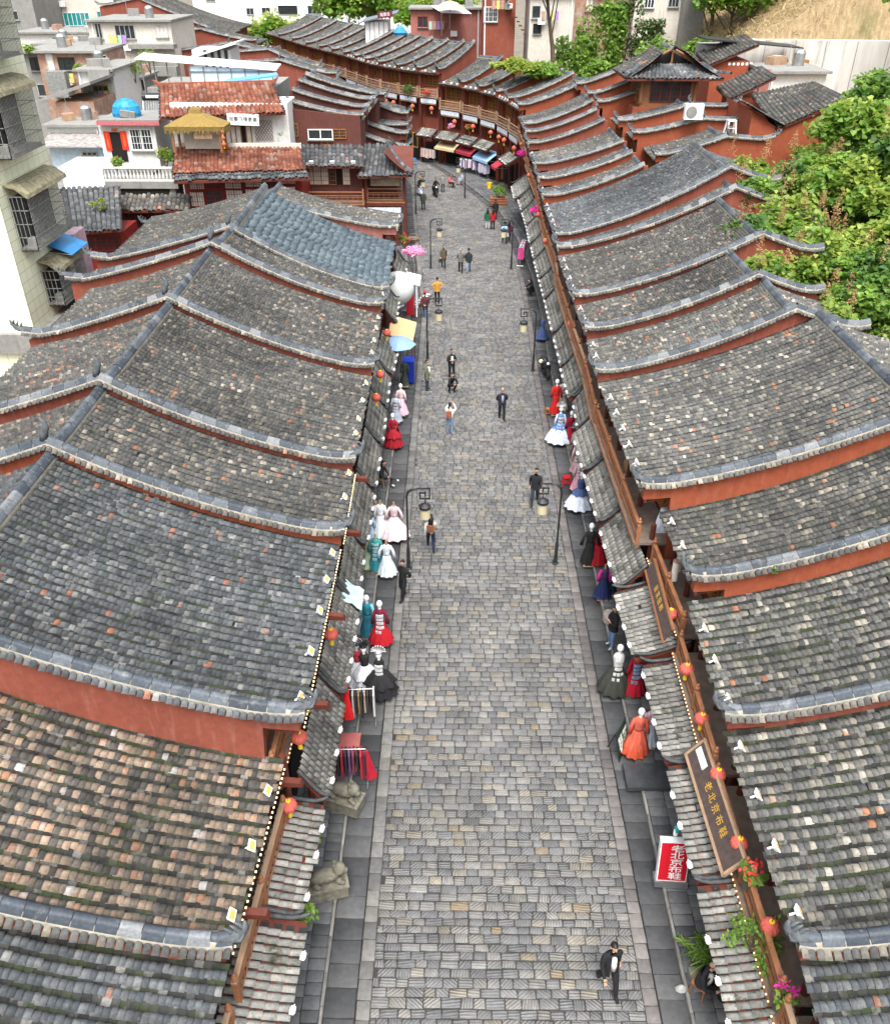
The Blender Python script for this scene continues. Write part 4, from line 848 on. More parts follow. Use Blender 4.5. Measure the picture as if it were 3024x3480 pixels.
for x, y in ((-1.7, -.75), (1.7, -.75), (-1.7, .75), (1.7, .75)): m = MB(); m.tube([(x, y, 0), (x, y, 1.6)], .1, 7); m.build('post', M_WOOD, t)
m = MB(); m.box((0, .6, .55), (2.6, .06, 1.1)); m.build('back_panel', M_CREAM, t); m = MB(); m.box((.5, -.8, 1.15), (1.3, .04, .45)); m.build('rolled_blind', M_WOODL, t)
for k in range(3): lantern((-16.55, 65.0, 10.05 - k * .42), ('top', 'middle', 'lowest')[k] + ' orange lantern in the column at the thatched pavilion', .62, 'orange lanterns hung in a column')
# white house with couplets
h = bld('white_house', 'white house with red door couplets, pink roof edge and a balustraded terrace', 68, -24)
pxwall(h, 347, 535, 425, 565, 4, M_WHITE, 0, 'wall'); pxwall(h, 330, 540, 406, 411, 4.5, M_CONC, -.5, 'roof_slab'); pxwall(h, 327, 541, 411, 425, .3, plain('pink_tile_edge', (.45, .13, .15), .5, .3, 8), -.5, 'roof_edge')
pxwall(h, 376, 428, 448, 548, .06, M_DARK, -.05, 'doorway')
M_COUP = plain('red_paper', (.62, .03, .02), .7, .1)
for x0, x1, y0, y1, tx in ((356, 376, 445, 511, '年丰人寿福满门'), (412, 433, 444, 509, '人和家兴财源广'), (378, 398, 436, 445, '万事兴')):
    o, (a, c, zb, zt) = pxwall(h, x0, x1, y0, y1, .02, M_COUP, -.08, 'couplet'); cx, cz = (a + c) / 2, (zb + zt) / 2
    TXT_Q.append((tx if zt - zb < .5 else '\n'.join(tx), .17 if zt - zb > .5 else .16, M_GOLD, h['root'], (cx - h['L'][0], -.09, cz - (0 if zt - zb < .5 else 0)), (R(90), 0, 0)))
pxwin(h, 446, 517, 438, 508, 0, 2, M_GLASS, M_WPLAST, 7)
o, (a, c, zb, zt) = pxwall(h, 358, 605, 616, 640, 2.2, M_CONC, -2.0, 'terrace'); 
zt2 = zt; m = MB(h['M']); m.box(((a + c) / 2, -1.9, zt + .95), (c - a, .2, .12)).box(((a + c) / 2, -1.9, zt + .06), (c - a, .22, .12)); m.build('balustrade_rail', M_WHITE, h['root'], h['L'])
k = a + .12
while k < c - .05: m = MB(h['M']); m.lathe((k, -1.9, zt + .12), [(.05, 0), (.085, .12), (.09, .25), (.045, .48), (.06, .62), (.05, .78)], 7); m.build('baluster', M_WHITE, h['root'], h['L']); k += .27
pxwall(h, 375, 600, 640, 695, 2.0, M_CONC, -1.8, 'terrace_wall'); pxwall(h, 408, 578, 642, 672, .06, M_DARK, -1.85, 'opening'); pxwall(h, 385, 590, 716, 830, 3, M_REDW, -2.2, 'lower_wall', z0=0)
a, z = xz(362, 705, 65.2); c, _ = xz(645, 702, 65.2); roof_patch(h, (a, 64.9, z - .15), (c, 64.9, z - .05), (a + .2, 66.0, z + .75), (c, 66.0, z + .8), M_T['light'], .9, .34, .3, CTB, 'ctb', budget=40)
for x0, x1 in ((412, 440), (446, 482), (488, 532), (538, 585)): lat(h, x0, x1, 722, 775, -2.25, M_WOODD, 2, 4)
t = thing('water_tank', 'blue tarpaulin covered tank on the white house roof', 'tank', (-24.6, 69.2, 10.1)); m = MB(); m.lathe((0, 0, 0), [(.95, 0), (1.0, .3), (.9, .75), (.6, 1.1), (.2, 1.25)], 12, 1.1, .9); m.build('tarpaulin', plain('blue_tarp', (.02, .22, .42), .5, .4, 4, .4), t); m = MB(); m.box((.35, -.85, .3), (1.1, .2, .45), 0, .1, .15); m.build('pale_sack', M_CONC, t)
def solar(label, c, w=2.6, hgt=2.0):
    t = thing('solar_heater', label, 'solar heater', c); m = MB(); m.tube([(-w / 2, 0, hgt), (w / 2, 0, hgt)], .28, 12); m.build('tank', M_IRON if w < 3 else M_METAL, t); m = MB(); m.tube([(-w / 2 * .75, -.27, hgt + .02), (w / 2 * .75, -.27, hgt + .02)], .1, 6); m.build('label_band', M_WPLAST, t)
    n = 15
    for k in range(n): m = MB(); x = -w / 2 + w * (k + .5) / n; m.tube([(x, -.05, hgt - .2), (x, -1.1, .15)], .05, 6); m.build('vacuum_tube', M_METAL, t)
    m = MB(); m.box((0, -1.1, .1), (w, .08, .1)); 
    m.build('foot_rail', M_METAL, t)
    for s in (-1, 1): m = MB(); m.tube([(s * w / 2, -1.1, 0), (s * w / 2, 0, hgt - .1), (s * w / 2, .3, 0)], .03, 5); m.build('stand', M_METAL, t)
solar('solar water heater on the flat roof behind the white house', (-23.2, 73.5, 8.6), 2.9, 2.3); solar('solar water heater between the orange roof and the brown building', (-13.5, 72.5, 7.4), 2.8, 2.9)
# dark tiled lower roof at the left
h = bld('mossy_roof_house', 'low house with dark moss-tufted tile roof and red lattice wall beside the apartment block', 61, -23)
a0, z0 = xz(238, 788, 60.4); a1, z1 = xz(415, 775, 60.4); b0, y0 = xz(196, 640, 64.5); b1, y1 = xz(378, 632, 64.5)
roof_patch(h, (a0, 60.2, z0), (a1, 60.2, z1), (b0 + .2, 64.5, y0), (b1 + .6, 64.5, y1), M_T['blue'], .8, .33, .24, CTB, 'ctb', budget=200)
wallbox(h, a0 + .3, a1 - .2, 0, z0 - .1, 3, M_REDW, .0)
for k in range(4): lat(h, 245 + k * 42, 283 + k * 42, 803, 850, 0, M_REDW, 2, 4)
# pale tiled apartment block in the left foreground
t = NT('pale_green_wall_tile'); br = t.node('ShaderNodeTexBrick'); mp = t.node('ShaderNodeMapping'); mp.inputs['Rotation'].default_value = (R(90), 0, 0); sx = t.node('ShaderNodeSeparateXYZ'); t.l.new(t.pos(), sx.inputs[0]); cx = t.node('ShaderNodeCombineXYZ'); t.l.new(t.math('ADD', sx.outputs[0], sx.outputs[1]), cx.inputs[0]); t.l.new(sx.outputs[2], cx.inputs[1]); t.l.new(cx.outputs[0], br.inputs['Vector'])
br.offset = 0; br.inputs['Color1'].default_value = (.74, .77, .57, 1); br.inputs['Color2'].default_value = (.78, .8, .62, 1); br.inputs['Mortar'].default_value = (.36, .39, .27, 1); br.inputs['Scale'].default_value = 1.0; br.inputs['Mortar Size'].default_value = .012; br.inputs['Brick Width'].default_value = .62; br.inputs['Row Height'].default_value = .5
stn = t.noise(t.pos(), .8, 5, .7); t.col(t.mix(1.0, t.mix(t.ramp(stn, [(.52, 0.0), (.75, .45)]), br.outputs[0], (.32, .32, .22)), (1, 1, 1), 'MULTIPLY')).rough(.5); M_GTILE = t.m
h = bld('tiled_apartment_block', 'pale green tiled apartment block with caged windows at the left edge', 40, -24, 'apartment block')
wallbox(h, -32, -20.9, 0, 24, 6.2, M_GTILE); wallbox(h, -32.2, -20.5, 3.6, 4.6, 6.9, M_CONC, -.3, 'ledge')
M_CAGE = plain('weathered_cage_steel', (.2, .21, .2), .6, .4, 8)
def cage(z0, z1, y0, y1, hood):
    m = MB(); x0, x1 = -20.9, -20.05; n = int((y1 - y0) / .13)
    for k in range(n + 1): y = y0 + (y1 - y0) * k / n; m.box((x1, y, (z0 + z1) / 2), (.025, .025, z1 - z0)); m.box(((x0 + x1) / 2, y, z0), (x1 - x0, .03, .03))
    for k in range(5): z = z0 + (z1 - z0) * k / 4; m.box((x1, (y0 + y1) / 2, z), (.03, y1 - y0, .035)); m.box(((x0 + x1) / 2, y0, z), (x1 - x0, .03, .03)); m.box(((x0 + x1) / 2, y1, z), (x1 - x0, .03, .03))
    for k in range(5): x = x0 + (x1 - x0) * k / 4; m.box((x, y0, (z0 + z1) / 2), (.025, .025, z1 - z0))
    c = m.build('window_cage', M_CAGE, h['root'], h['L'])
    p = MB(); p.box((-20.88, (y0 + y1) / 2, (z0 + z1) / 2), (.06, y1 - y0 - .3, z1 - z0 - .2)); p.build('pane', M_GLASS, c, h['L'])
    p = MB(); p.box((-20.5, (y0 + y1) / 2, z0 + .08), (.7, y1 - y0 - .2, .1)); p.box((-20.4, y0 + .5, z0 + .3), (.4, .5, .4)); p.build('stored_goods', M_CONC, c, h['L'])
    if hood:
        q = MB(); pr = [(x0, z1 + .55), (x0 + .55, z1 + .45), (x0 + 1.0, z1 + .12), (x0 + 1.05, z1 - .05), (x0 + .98, z1 - .05), (x0 + .5, z1 + .36), (x0, z1 + .48)]; q.prism([(x, y0 - .15, z) for x, z in pr], (0, y1 - y0 + .3, 0)); q.build('hood', plain('mossy_awning_sheet', (.22, .2, .13), .8, .5, 5), c, h['L'])
cage(12.6, 15.2, 40.6, 44.3, True); cage(8.4, 10.9, 40.9, 45.3, True); cage(5.2, 7.0, 42.2, 45.6, True); cage(16.5, 19, 40.4, 44.3, True)
def sheet_awning(label, c, w, d, mat): t = thing('sheet_awning', label, 'awning', c); m = MB(); m.prism([(0, -w / 2, .5), (d, -w / 2, 0), (d, -w / 2, -.04), (0, -w / 2, .46)], (0, w, 0)); m.build('sheet', mat, t); m = MB(); m.tube([(0, -w / 2, .1), (d, -w / 2, -.02)], .025, 5); m.build('strut', M_METAL, t)
M_BLUES = plain('blue_sheet_metal', (.03, .22, .5), .4, .2, 2)
sheet_awning('blue sheet awning on the apartment block, upper of two', (-20.85, 44.6, 7.45), 2.2, 1.2, M_BLUES); sheet_awning('blue sheet awning on the apartment block, lower of two', (-20.85, 46.4, 3.3), 2.4, 1.3, M_BLUES)
h = bld('pink_block', 'narrow pink rendered wall behind the tiled apartment block', 46.6, -23); wallbox(h, -26, -20.75, 0, 7.6, 1.6, plain('lilac_render', (.42, .29, .34), .8, .2))
# ---------------------------------------------------------------- far background left
t = NT('old_brick'); br = t.node('ShaderNodeTexBrick'); sx = t.node('ShaderNodeSeparateXYZ'); t.l.new(t.pos(), sx.inputs[0]); cx = t.node('ShaderNodeCombineXYZ'); t.l.new(t.math('ADD', sx.outputs[0], sx.outputs[1]), cx.inputs[0]); t.l.new(sx.outputs[2], cx.inputs[1]); t.l.new(cx.outputs[0], br.inputs['Vector'])
br.inputs['Color1'].default_value = (.33, .14, .075, 1); br.inputs['Color2'].default_value = (.24, .11, .07, 1); br.inputs['Mortar'].default_value = (.3, .27, .23, 1); br.inputs['Scale'].default_value = 1; br.inputs['Brick Width'].default_value = .28; br.inputs['Row Height'].default_value = .1; br.inputs['Mortar Size'].default_value = .012
t.col(t.mix(t.ramp(t.noise(t.pos(), 1.1, 5, .7), [(.45, 0.0), (.65, .7)]), br.outputs[0], (.4, .36, .31))); M_BRICK = t.m
def clutter(h, a, c, zb, zt, depth):
    M, L, r = h['M'], h['L'], h['root']; f = lambda: rng.uniform(.15, .85); q = lambda: a + (c - a) * f()
    x = a + (c - a) * rng.choice([.06, .94]); m = MB(M); m.tube([(x, -.12, zb), (x, -.12, zt - .1)], .07, 6); m.build('drainpipe', M_WPLAST, r, L)
    for k in range(2): m = MB(M); m.box((q(), depth * f(), zt + .5), (rng.uniform(.6, 1.6), rng.uniform(.5, 1.2), rng.uniform(.5, 1.0)), rng.uniform(0, 1)); m.build('roof_clutter', [M_CONC, M_BRICK, M_CONC, M_WOODL][rng.integers(4)], r, L)
    m = MB(M); x = q(); y = depth * f(); m.lathe((x, y, zt + .2), [(.5, 0), (.5, 1.0), (.35, 1.2), (.1, 1.3)], 10); m.build('water_tank', M_METAL, r, L)
    m = MB(M); x = q(); m.tube([(x, depth * .5, zt), (x, depth * .5, zt + 2.2)], .03, 4).tube([(x - .6, depth * .5, zt + 2.0), (x + .6, depth * .5, zt + 2.0)], .02, 4); m.build('aerial', M_METAL, r, L)
    z = zt - rng.uniform(1.2, 2.2); x0 = a + (c - a) * .25; m = MB(M); m.tube([(x0 - .1, -.6, z), (x0 + 2.2, -.6, z)], .02, 4); lr = m.build('laundry_pole', M_METAL, r, L)
    for k in range(4): m = MB(M); m.box((x0 + .25 + k * .5, -.6, z - .45), (.4, .05, .85)); m.build('laundry', plain('laundry_%d' % rng.integers(5), tuple(rng.uniform(.15, .6, 3)), .8, .2), lr, L)
    m = MB(M); x = q(); m.box((x, -.3, zt - 2.6), (.85, .45, .6)); m.build('air_conditioner', M_WPLAST, r, L)
def simple(label, Y, x0, x1, yt, yb, depth, mat, wins=(), name='old_building', z0=None, slab=True, cat='building', group=None):
    px = (x0 + x1) / 2; h = bld(name, label, Y, float(at_y(px, yb, Y)[0]), cat, group); o, (a, c, zb, zt) = pxwall(h, x0, x1, yt, yb, depth, mat, 0, 'wall', 0 if z0 is None else z0); h['rect'] = (a, c, zb, zt)
    if slab: m = MB(h['M']); m.box(((a + c) / 2, depth / 2 - .2, zt + .1), (c - a + .5, depth + .6, .2)); m.build('roof_slab', M_CONC, h['root'], h['L'])
    if Y < 135 and c - a > 2.5 and slab: clutter(h, a, c, zb, zt, depth)
    for w in wins: pxwin(h, *w[:4], 0, w[4] if len(w) > 4 else 2, w[5] if len(w) > 5 else None, w[6] if len(w) > 6 else None, w[7] if len(w) > 7 else 0)
    return h
h = simple('cream apartment block with a long band of teal window glass at the top left', 150, 110, 445, -160, 130, 14, M_CREAM, ((160, 305, 42, 86, 10, M_TEAL, M_WPLAST), (332, 356, 38, 66, 2, M_TEAL), (386, 432, -10, 16, 4, None, None, 8), (118, 158, 82, 112, 1, M_CONC), (100, 140, 0, 26, 1, M_CONC)))
for x, y in ((172, 12), (213, 11), (180, 99), (231, 98), (305, 97)):
    m = MB(h['M']); a, z = xz(x, y, 150); m.box((a, -.35, z), (1.0, .5, .75)); u = m.build('air_conditioner', M_WPLAST, h['root'], h['L'])
simple('dark grey concrete building behind the tiled block at the far left', 140, 20, 108, -120, 120, 12, M_CONC, ((38, 62, 36, 66, 1), (40, 62, 90, 105, 1)))
h = simple('long flat building with white corrugated wall below the teal windows', 128, 60, 335, 112, 152, 8, M_WHITE, ((180, 204, 126, 146, 2, M_TEAL),)); pxwall(h, 243, 327, 110, 146, .2, plain('corrugated_white', (.7, .72, .74), .5, .1), -.25, 'corrugated_panel')
simple('red brick parapet building behind the brick balcony house', 118, 118, 345, 152, 176, 6, M_BRICK)
h = simple('grey house with barred window beside a white drainpipe, far left', 98, 78, 145, 180, 360, 8, M_CONC, ((104, 138, 195, 237, 2, None, M_IRON, 6), (130, 158, 285, 325, 1)))
h = simple('brick house with balcony, washing and grey metal cage', 97, 140, 345, 178, 320, 8, M_BRICK, ((160, 182, 183, 236, 1, M_PAPER), (200, 255, 195, 235, 3, None, M_IRON, 10), (338, 366, 187, 238, 1, M_DARK)))
m = MB(h['M']); a, z = xz(212, 280, 97); m.box((a, -.8, z), (2.0, 1.3, 2.3)); m.build('metal_cage', M_CAGE, h['root'], h['L'])
h = simple('tall stained white house with yellow-barred window, left of the orange roof', 92, 280, 398, 240, 420, 9, M_WHITE, ((322, 370, 290, 345, 3, None, plain('yellow_bars', (.4, .28, .03), .5, .2), 7),), z0=0)
pxwall(h, 300, 372, 236, 275, .8, M_CONC, -.9, 'balcony')
h = simple('pale rendered house with flat eave and sheet porch, top left of centre', 112, 318, 595, 72, 300, 10, M_CREAM, ((326, 346, 78, 130, 2), (393, 458, 84, 130, 4, None, None, 0), (530, 570, 88, 125, 3, M_PAPER)))
pxwall(h, 435, 590, 150, 165, 1.5, M_CONC, -1.5, 'balcony'); pxwall(h, 480, 600, 225, 258, 1.6, M_CONC, -1.6, 'balcony')
simple('grey weathered house with plants on its ledge below the rendered house', 100, 380, 490, 268, 420, 6, M_CONC, ((400, 420, 275, 305, 1), (425, 448, 272, 304, 2, M_PAPER), (462, 492, 272, 302, 2, None, M_IRON, 5)), z0=0)
h = simple('rubble brick shed with a slanted board roof, left', 86, 196, 325, 345, 425, 6, M_BRICK, z0=0, slab=False); a, c, zb, zt = h['rect']; m = MB(h['M']); m.prism([(a - 2.0, -.6, zt - .2), (c + .3, -.6, zt + 1.5), (c + .3, -.6, zt + 1.75), (a - 2.0, -.6, zt + .05)], (0, 6.6, 0)); m.build('roof', M_CONC, h['root'], h['L'])
simple('whitewashed yard wall below the brick shed', 82, 165, 345, 428, 480, 5, M_WHITE, z0=0)
h = simple('blue sheet-clad shed with small windows beside the white house', 80, 172, 352, 488, 552, 5, plain('pale_blue_sheet', (.5, .62, .72), .5, .2), ((280, 330, 515, 527, 3),), z0=0, slab=False); a, c, zb, zt = h['rect']; m = MB(h['M']); m.prism([(a - .5, -1.2, zt - .1), (c + .5, -1.2, zt - .1), (c + .5, 5, zt + 1.0), (a - .5, 5, zt + 1.0)], (0, 0, .1)); m.build('roof', plain('rusted_sheet', (.28, .26, .25), .6, .5, 3), h['root'], h['L'])
simple('white plastic-covered low shed in front of the blue shed', 72, 190, 352, 575, 620, 5, M_WPLAST, z0=0, slab=False)
# blue and white sheet-roofed structure
h = bld('sheet_roof_shelter', 'white-blue translucent sheet shelter with steel truss behind the orange roof', 82, -18, 'shelter'); a0, z0 = xz(652, 285, 82); a1, z1 = xz(930, 285, 82); _, zt0 = xz(652, 222, 82); _, zt1 = xz(930, 240, 82)
m = MB(h['M']); m.prism([(a0, 0, z0), (a1, 0, z0), (a1, 0, zt1), (a0, 0, zt0)], (0, .06, 0)); m.build('side_sheet', plain('pale_blue_polycarbonate', (.55, .68, .78), .3, .15), h['root'], h['L'])
m = MB(h['M']); m.prism([(a0 - 4.5, -.3, zt0 + .5), (a1 + .4, -.3, zt1 + .05), (a1 + .4, 2.2, zt1 + .25), (a0 - 4.5, 2.2, zt0 + .7)], (0, 0, .1)); m.build('roof_sheet', M_WPLAST, h['root'], h['L'])
for k in range(7):
    m = MB(h['M']); x = a0 + (a1 - a0) * k / 6; zt = zt0 + (zt1 - zt0) * k / 6; m.box((x, -.06, (z0 + zt) / 2 - .5), (.08, .08, zt - z0 + 1)); m.build('truss_post', M_CONC, h['root'], h['L'])
for k in range(4): m = MB(h['M']); m.box((a0 - 1 - k * 1.1, .5, z0 - .5), (.08, .08, 5)); m.build('truss_post', M_CONC, h['root'], h['L'])
m = MB(h['M']); m.box(((a0 + a1) / 2, -.07, z0 + 1.0), (a1 - a0, .06, .08)).box(((a0 + a1) / 2, -.07, z0 + .1), (a1 - a0, .06, .08)); m.build('truss_rail', M_CONC, h['root'], h['L'])
wallbox(h, a0 - 4, a1, 0, z0 - .3, 8, M_CONC)
t = thing('blue_roof', 'bright blue corrugated roof sheet sloping below the white shelter', 'roof', (-15, 78, 8)); m = MB(); p = [at_y(x, y, Y) - np.array([-15, 78, 8]) for x, y, Y in ((735, 288, 77), (945, 258, 77), (940, 250, 81), (780, 272, 81))]; m.prism([tuple(q) for q in p], (0, 0, .12)); m.build('sheet', plain('bright_blue_sheet', (.08, .38, .75), .35, .1), t)
h = simple('white plank shed with dark posts under a slanted pale roof', 92, 655, 785, 168, 228, 4, M_WHITE, z0=0, slab=False); a, c, zb, zt = h['rect']; m = MB(h['M']); m.prism([(a - .8, -.8, zt - .9), (c + .8, -.8, zt + .55), (c + .8, -.8, zt + .7), (a - .8, -.8, zt - .75)], (0, 5, 0)); m.build('roof', M_WPLAST, h['root'], h['L'])
for k in range(4): m = MB(h['M']); m.box((a + (c - a) * (.35 + k * .18), -.1, zb + zt * .5), (.28, .12, zt)); m.build('post', M_IRON, h['root'], h['L'])
h = simple('long bright white building behind the trees at the top', 205, 640, 1420, -260, 60, 12, M_WPLAST, ((838, 862, 26, 48, 2), (890, 918, 24, 44, 2), (946, 1010, 18, 46, 3, None, M_IRON, 8), (1046, 1090, 18, 46, 3), (700, 730, -20, 2, 2), (1130, 1180, -10, 30, 3)), z0=0)
# ---------------------------------------------------------------- right: upper tier, pavilion, walls
UT = [('upper tier house with orange-red wall behind the long roof, nearest of the right tier', (14.3, 64.4), 5.0, 4.7, 7.95, 9.25, 3.2, 9.0), ('upper tier house on the right, second, with an air conditioner on its wall', (13.5, 69.6), 3.0, 5.0, 8.55, 9.6, 3, 9.5), ('upper tier house on the right, third, with golden lattice under its eave', (12.9, 72.8), 4.0, 5.2, 8.9, 10.1, 3.5, 10.0)]
for lab, N, ln, dp, he, hr, bd, hb in UT:
    h = row_house(lab, N, (N[0], N[1] + ln), (1, 0), dp, he, hr, 'grey', .7, .4, bd, hb, budget=60, red=M_REDO, fw=.5, lights=0, ridge_horn=True); lattice_window(h, .3, ln - .3, .42, he - 1.0, he - .2, M_WIN); finish(h)
for lab, N, ln, dp, he, hr in (('small upper tier roof on the right between the third tier house and the pavilion, lower', (12.2, 79.5), 3, 4.5, 9.3, 10.8), ('small upper tier roof on the right between the third tier house and the pavilion, middle', (11.8, 83), 3, 4.8, 9.5, 11.2), ('small upper tier roof on the right left of the pavilion, topmost', (11.2, 87), 4, 5.5, 9.8, 11.8)):
    h = row_house(lab, N, (N[0], N[1] + ln), (1, 0), dp, he, hr, 'far', .7, .4, 0, 0, budget=0, fine=False, red=M_REDO, fw=.5, lights=0); finish(h, 0)
t = thing('air_conditioner', 'white outdoor air conditioning unit on the right tier roof', 'air conditioner', (17.6, 69.0, 10.0)); m = MB(); m.box((0, 0, .55), (1.35, .45, 1.05)); m.build('casing', M_WPLAST, t); m = MB(); m.lathe((0, 0, 0), [(.4, 0), (.4, .04), (.3, .05), (.05, .06)], 16); o = m.build('fan_grille', M_CONC, t); o.rotation_euler = (R(90), 0, 0); o.location = (-.2, -.23, .55)
def plastic_stool(label, c, col, s=1.0):
    t = thing('plastic_stool', label, 'stool', c); m = MB(); m.box((0, 0, .44 * s), (.3 * s, .3 * s, .04 * s)); m.build('seat', col, t)
    for x in (-1, 1):
        for y in (-1, 1): m = MB(); m.tube([(x * .12 * s, y * .12 * s, .43 * s), (x * .17 * s, y * .17 * s, 0)], .032 * s, 6); m.build('leg', col, t)
    m = MB(); m.box((0, -.145 * s, .2 * s), (.3 * s, .02, .04)).box((0, .145 * s, .2 * s), (.3 * s, .02, .04)); m.build('stretcher', col, t); return t
plastic_stool('white plastic stool on the right tier wall, left of two', (20.0, 67.2, 9.35), M_WPLAST, 2.0); plastic_stool('white plastic stool on the right tier wall, right of two', (21.6, 67.0, 9.3), M_WPLAST, 1.9)
h = bld('red_hall', 'tall plain orange-red building with a tiled lean-to roof above the shrubs', 66.5, 24); m = MB(); P4 = [at_y(x, y, 66.5) for x, y in ((2548, 428), (2860, 345))]
m.prism([(P4[0][0], 66.5, 0), (P4[1][0], 66.5, 0), (P4[1][0], 66.5, P4[1][2]), (P4[0][0] + 2.2, 66.5, P4[0][2] - .2), (P4[0][0], 66.5, P4[0][2] + 1.0)], (0, 7, 0)); m.build('wall', M_REDO, h['root'], h['L'])
a = P4[0]; b = P4[1]; roof_patch(h, (a[0] + 1.9, 66.3, a[2] - .1), (b[0] + .3, 66.3, b[2] + .25), (a[0] + 1.9, 73.5, a[2] + 1.2), (b[0] + .3, 73.5, b[2] + .5), M_T['grey'], .9, .3, .2); roof_patch(h, (a[0] + 2.4, 66.2, a[2] + .1), (a[0] + 2.4, 70, a[2] + .1), (a[0] - .3, 66.2, a[2] + 1.4), (a[0] - .3, 70, a[2] + 1.4), M_T['grey'], .9, .3, .2)
h = bld('gate_pavilion', 'wooden pavilion with upturned hipped roof and dark red lattice windows', 77, 17.3, 'pavilion'); wallbox(h, 14.6, 19.9, 0, 9.7, 5.4, M_REDO, 0, 'base'); wallbox(h, 15.2, 19.6, 9.6, 12.0, 4.6, M_WOOD, .3)
for k in range(4): lattice_window(h, 15.95 + k * .82, 16.72 + k * .82, .24, 10.1, 11.6, M_REDW, M_GLASS, 1, 4)
for x in (15.2, 19.6): m = MB(h['M']); m.tube([(x, .2, 10), (x, .2, 12.3)], .14, 8); m.build('column', M_WOOD, h['root'], h['L'])
lattice_window(dict(root=h['root'], L=h['L'], M=basis((15.15, 77), (0, 1), (1, 0))), .6, 4.5, -.05, 9.9, 11.6, M_WIN, None, 3, 5)
E1, E2, E3, E4 = (13.7, 76.0, 11.95), (21.4, 76.0, 11.95), (21.4, 83.2, 11.95), (13.7, 83.2, 11.95); up = .55
roof_patch(h, E1, E2, (14.6, 78.0, 12.75), (20.3, 78.0, 12.75), M_T['blue'], .8, .36, .3, CTB, 'ctb', budget=60); roof_patch(h, E4, E1, (16.6, 82, 13.75), (16.6, 77.2, 13.75), M_T['far'], .7, .3, .22); roof_patch(h, E2, E3, (18.4, 77.2, 13.75), (18.4, 82, 13.75), M_T['far'], .7, .3, .22)
m = MB(h['M']); m.prism([(15.3, 1.3, 12.7), (19.6, 1.3, 12.7), (17.5, 1.3, 13.7)], (0, .1, 0)); m.build('gable_panel', M_DARK, h['root'], h['L']); m = MB(h['M'])
for s in (-1, 1): m.tube([(17.5, .9, 13.9), (17.5 + s * 2.6, .9, 12.7)], .1, 6)
m.box((17.5, .95, 13.2), (.14, .12, 1.1)); m.build('bargeboard', M_WOOD, h['root'], h['L'])
cap_run(np.array([(17.5, 77.2, 14.05), (17.5, 78, 13.9), (17.5, 82.5, 13.95)]), h['root'], h['L'])
for p, q in (((15.0, 78, 12.9), (13.3, 75.6, 12.4)), ((20.0, 78, 12.9), (21.8, 75.6, 12.4))): cap_run(np.array([p, tuple((np.array(p) + np.array(q)) / 2 - [0, 0, .25]), q]), h['root'], h['L'])
h = simple('small orange-red house with pierced wall and dark roof beside the concrete wall', 84, 2412, 2535, 205, 330, 5, M_REDO, z0=0, slab=False); a, c, zb, zt = h['rect']; roof_patch(h, (a - .4, 83.6, zt - .3), (c + .5, 83.6, zt + 1.3), (a - .4, 89, zt + .2), (c + .5, 89, zt + 1.7), M_T['grey'], .9, .3, .2)
for k in range(6): m = MB(h['M']); m.tube([(a + 1.5 + k * .38, -.02, zt - .25), (a + 1.5 + k * .38, .1, zt - .25)], .13, 8); m.build('vent_hole', M_WPLAST, h['root'], h['L'])
h = simple('orange-red shed with tiled lean-to roof left of the white wall', 74, 2505, 2600, 330, 430, 5, M_REDO, z0=0, slab=False); a, c, zb, zt = h['rect']; roof_patch(h, (a - .9, 73.6, zt - .1), (c + .2, 73.6, zt + 1.5), (a - .9, 78, zt + .3), (c + .2, 78, zt + 1.8), M_T['grey'], .9, .3, .2)
h = simple('white rendered annex with a pink corner in front of the concrete wall', 79, 2606, 2800, 248, 345, 6, M_WHITE, z0=0); pxwall(h, 2580, 2612, 235, 345, .4, M_PINK, -.2, 'pink_pier', z0=0)
h = simple('steel-framed lean-to shelter under a dark sheet roof', 88, 2395, 2480, 155, 240, 4, M_CONC, z0=0, slab=False, name='shelter', cat='shelter'); a, c, zb, zt = h['rect']; m = MB(h['M']); m.prism([(a - .5, -1.5, zt + .6), (c + 6, -1.5, zt - .1), (c + 6, -1.5, zt), (a - .5, -1.5, zt + .7)], (0, 4, 0)); m.build('roof', M_IRON, h['root'], h['L'])
t = NT('streaked_concrete'); P_ = t.pos(); mp = t.node('ShaderNodeMapping'); mp.inputs['Scale'].default_value = (1.0, 1.0, .1); t.l.new(P_, mp.inputs[0]); st = t.noise(mp.outputs[0], 1.2, 5, .7); t.col(t.mix(t.ramp(t.noise(P_, .35, 4), [(.5, 0.0), (.7, .35)]), t.ramp(st, [(.3, (.62, .61, .59)), (.55, (.5, .49, .47)), (.72, (.2, .2, .19))]), (.3, .27, .2))).rough(.9); M_RET = t.m
t = thing('retaining_wall', 'long pale concrete retaining wall streaked with dark stains below the grassy bank', 'wall', (38, 92, 0)); m = MB(); m.prism([(26.5, 92, 4), (50, 86, 4), (50, 86, 13.7), (26.5, 92, 13.5)], (.3, 1, 0)); m.build('wall_face', M_RET, t, (38, 92, 0)); 
m = MB()
for k in range(1, 9): u = k / 9; m.box((26.5 + 23.5 * u, 92 - 6 * u - .01, 9), (.05, .05, 9))
m.build('joint', M_CONC, t, (38, 92, 0))
for x, lab in ((30.9, 'left'), (32.6, 'right')): t = thing('wooden_door', 'orange panelled door leaning on the concrete wall, %s of two' % lab, 'door', (x, 90.3 - (x - 30.9) * .26, 9.9), R(-14)); m = MB(); m.box((0, 0, 1.05), (.62, .06, 2.1), 0, -.06, .1 if lab == 'right' else .02); m.build('leaf', M_WIN, t); m = MB(); [m.box((0, -.05, z), (.4, .03, .4), 0, -.06) for z in (.5, 1.1, 1.6)]; m.build('panel', M_WOOD, t)
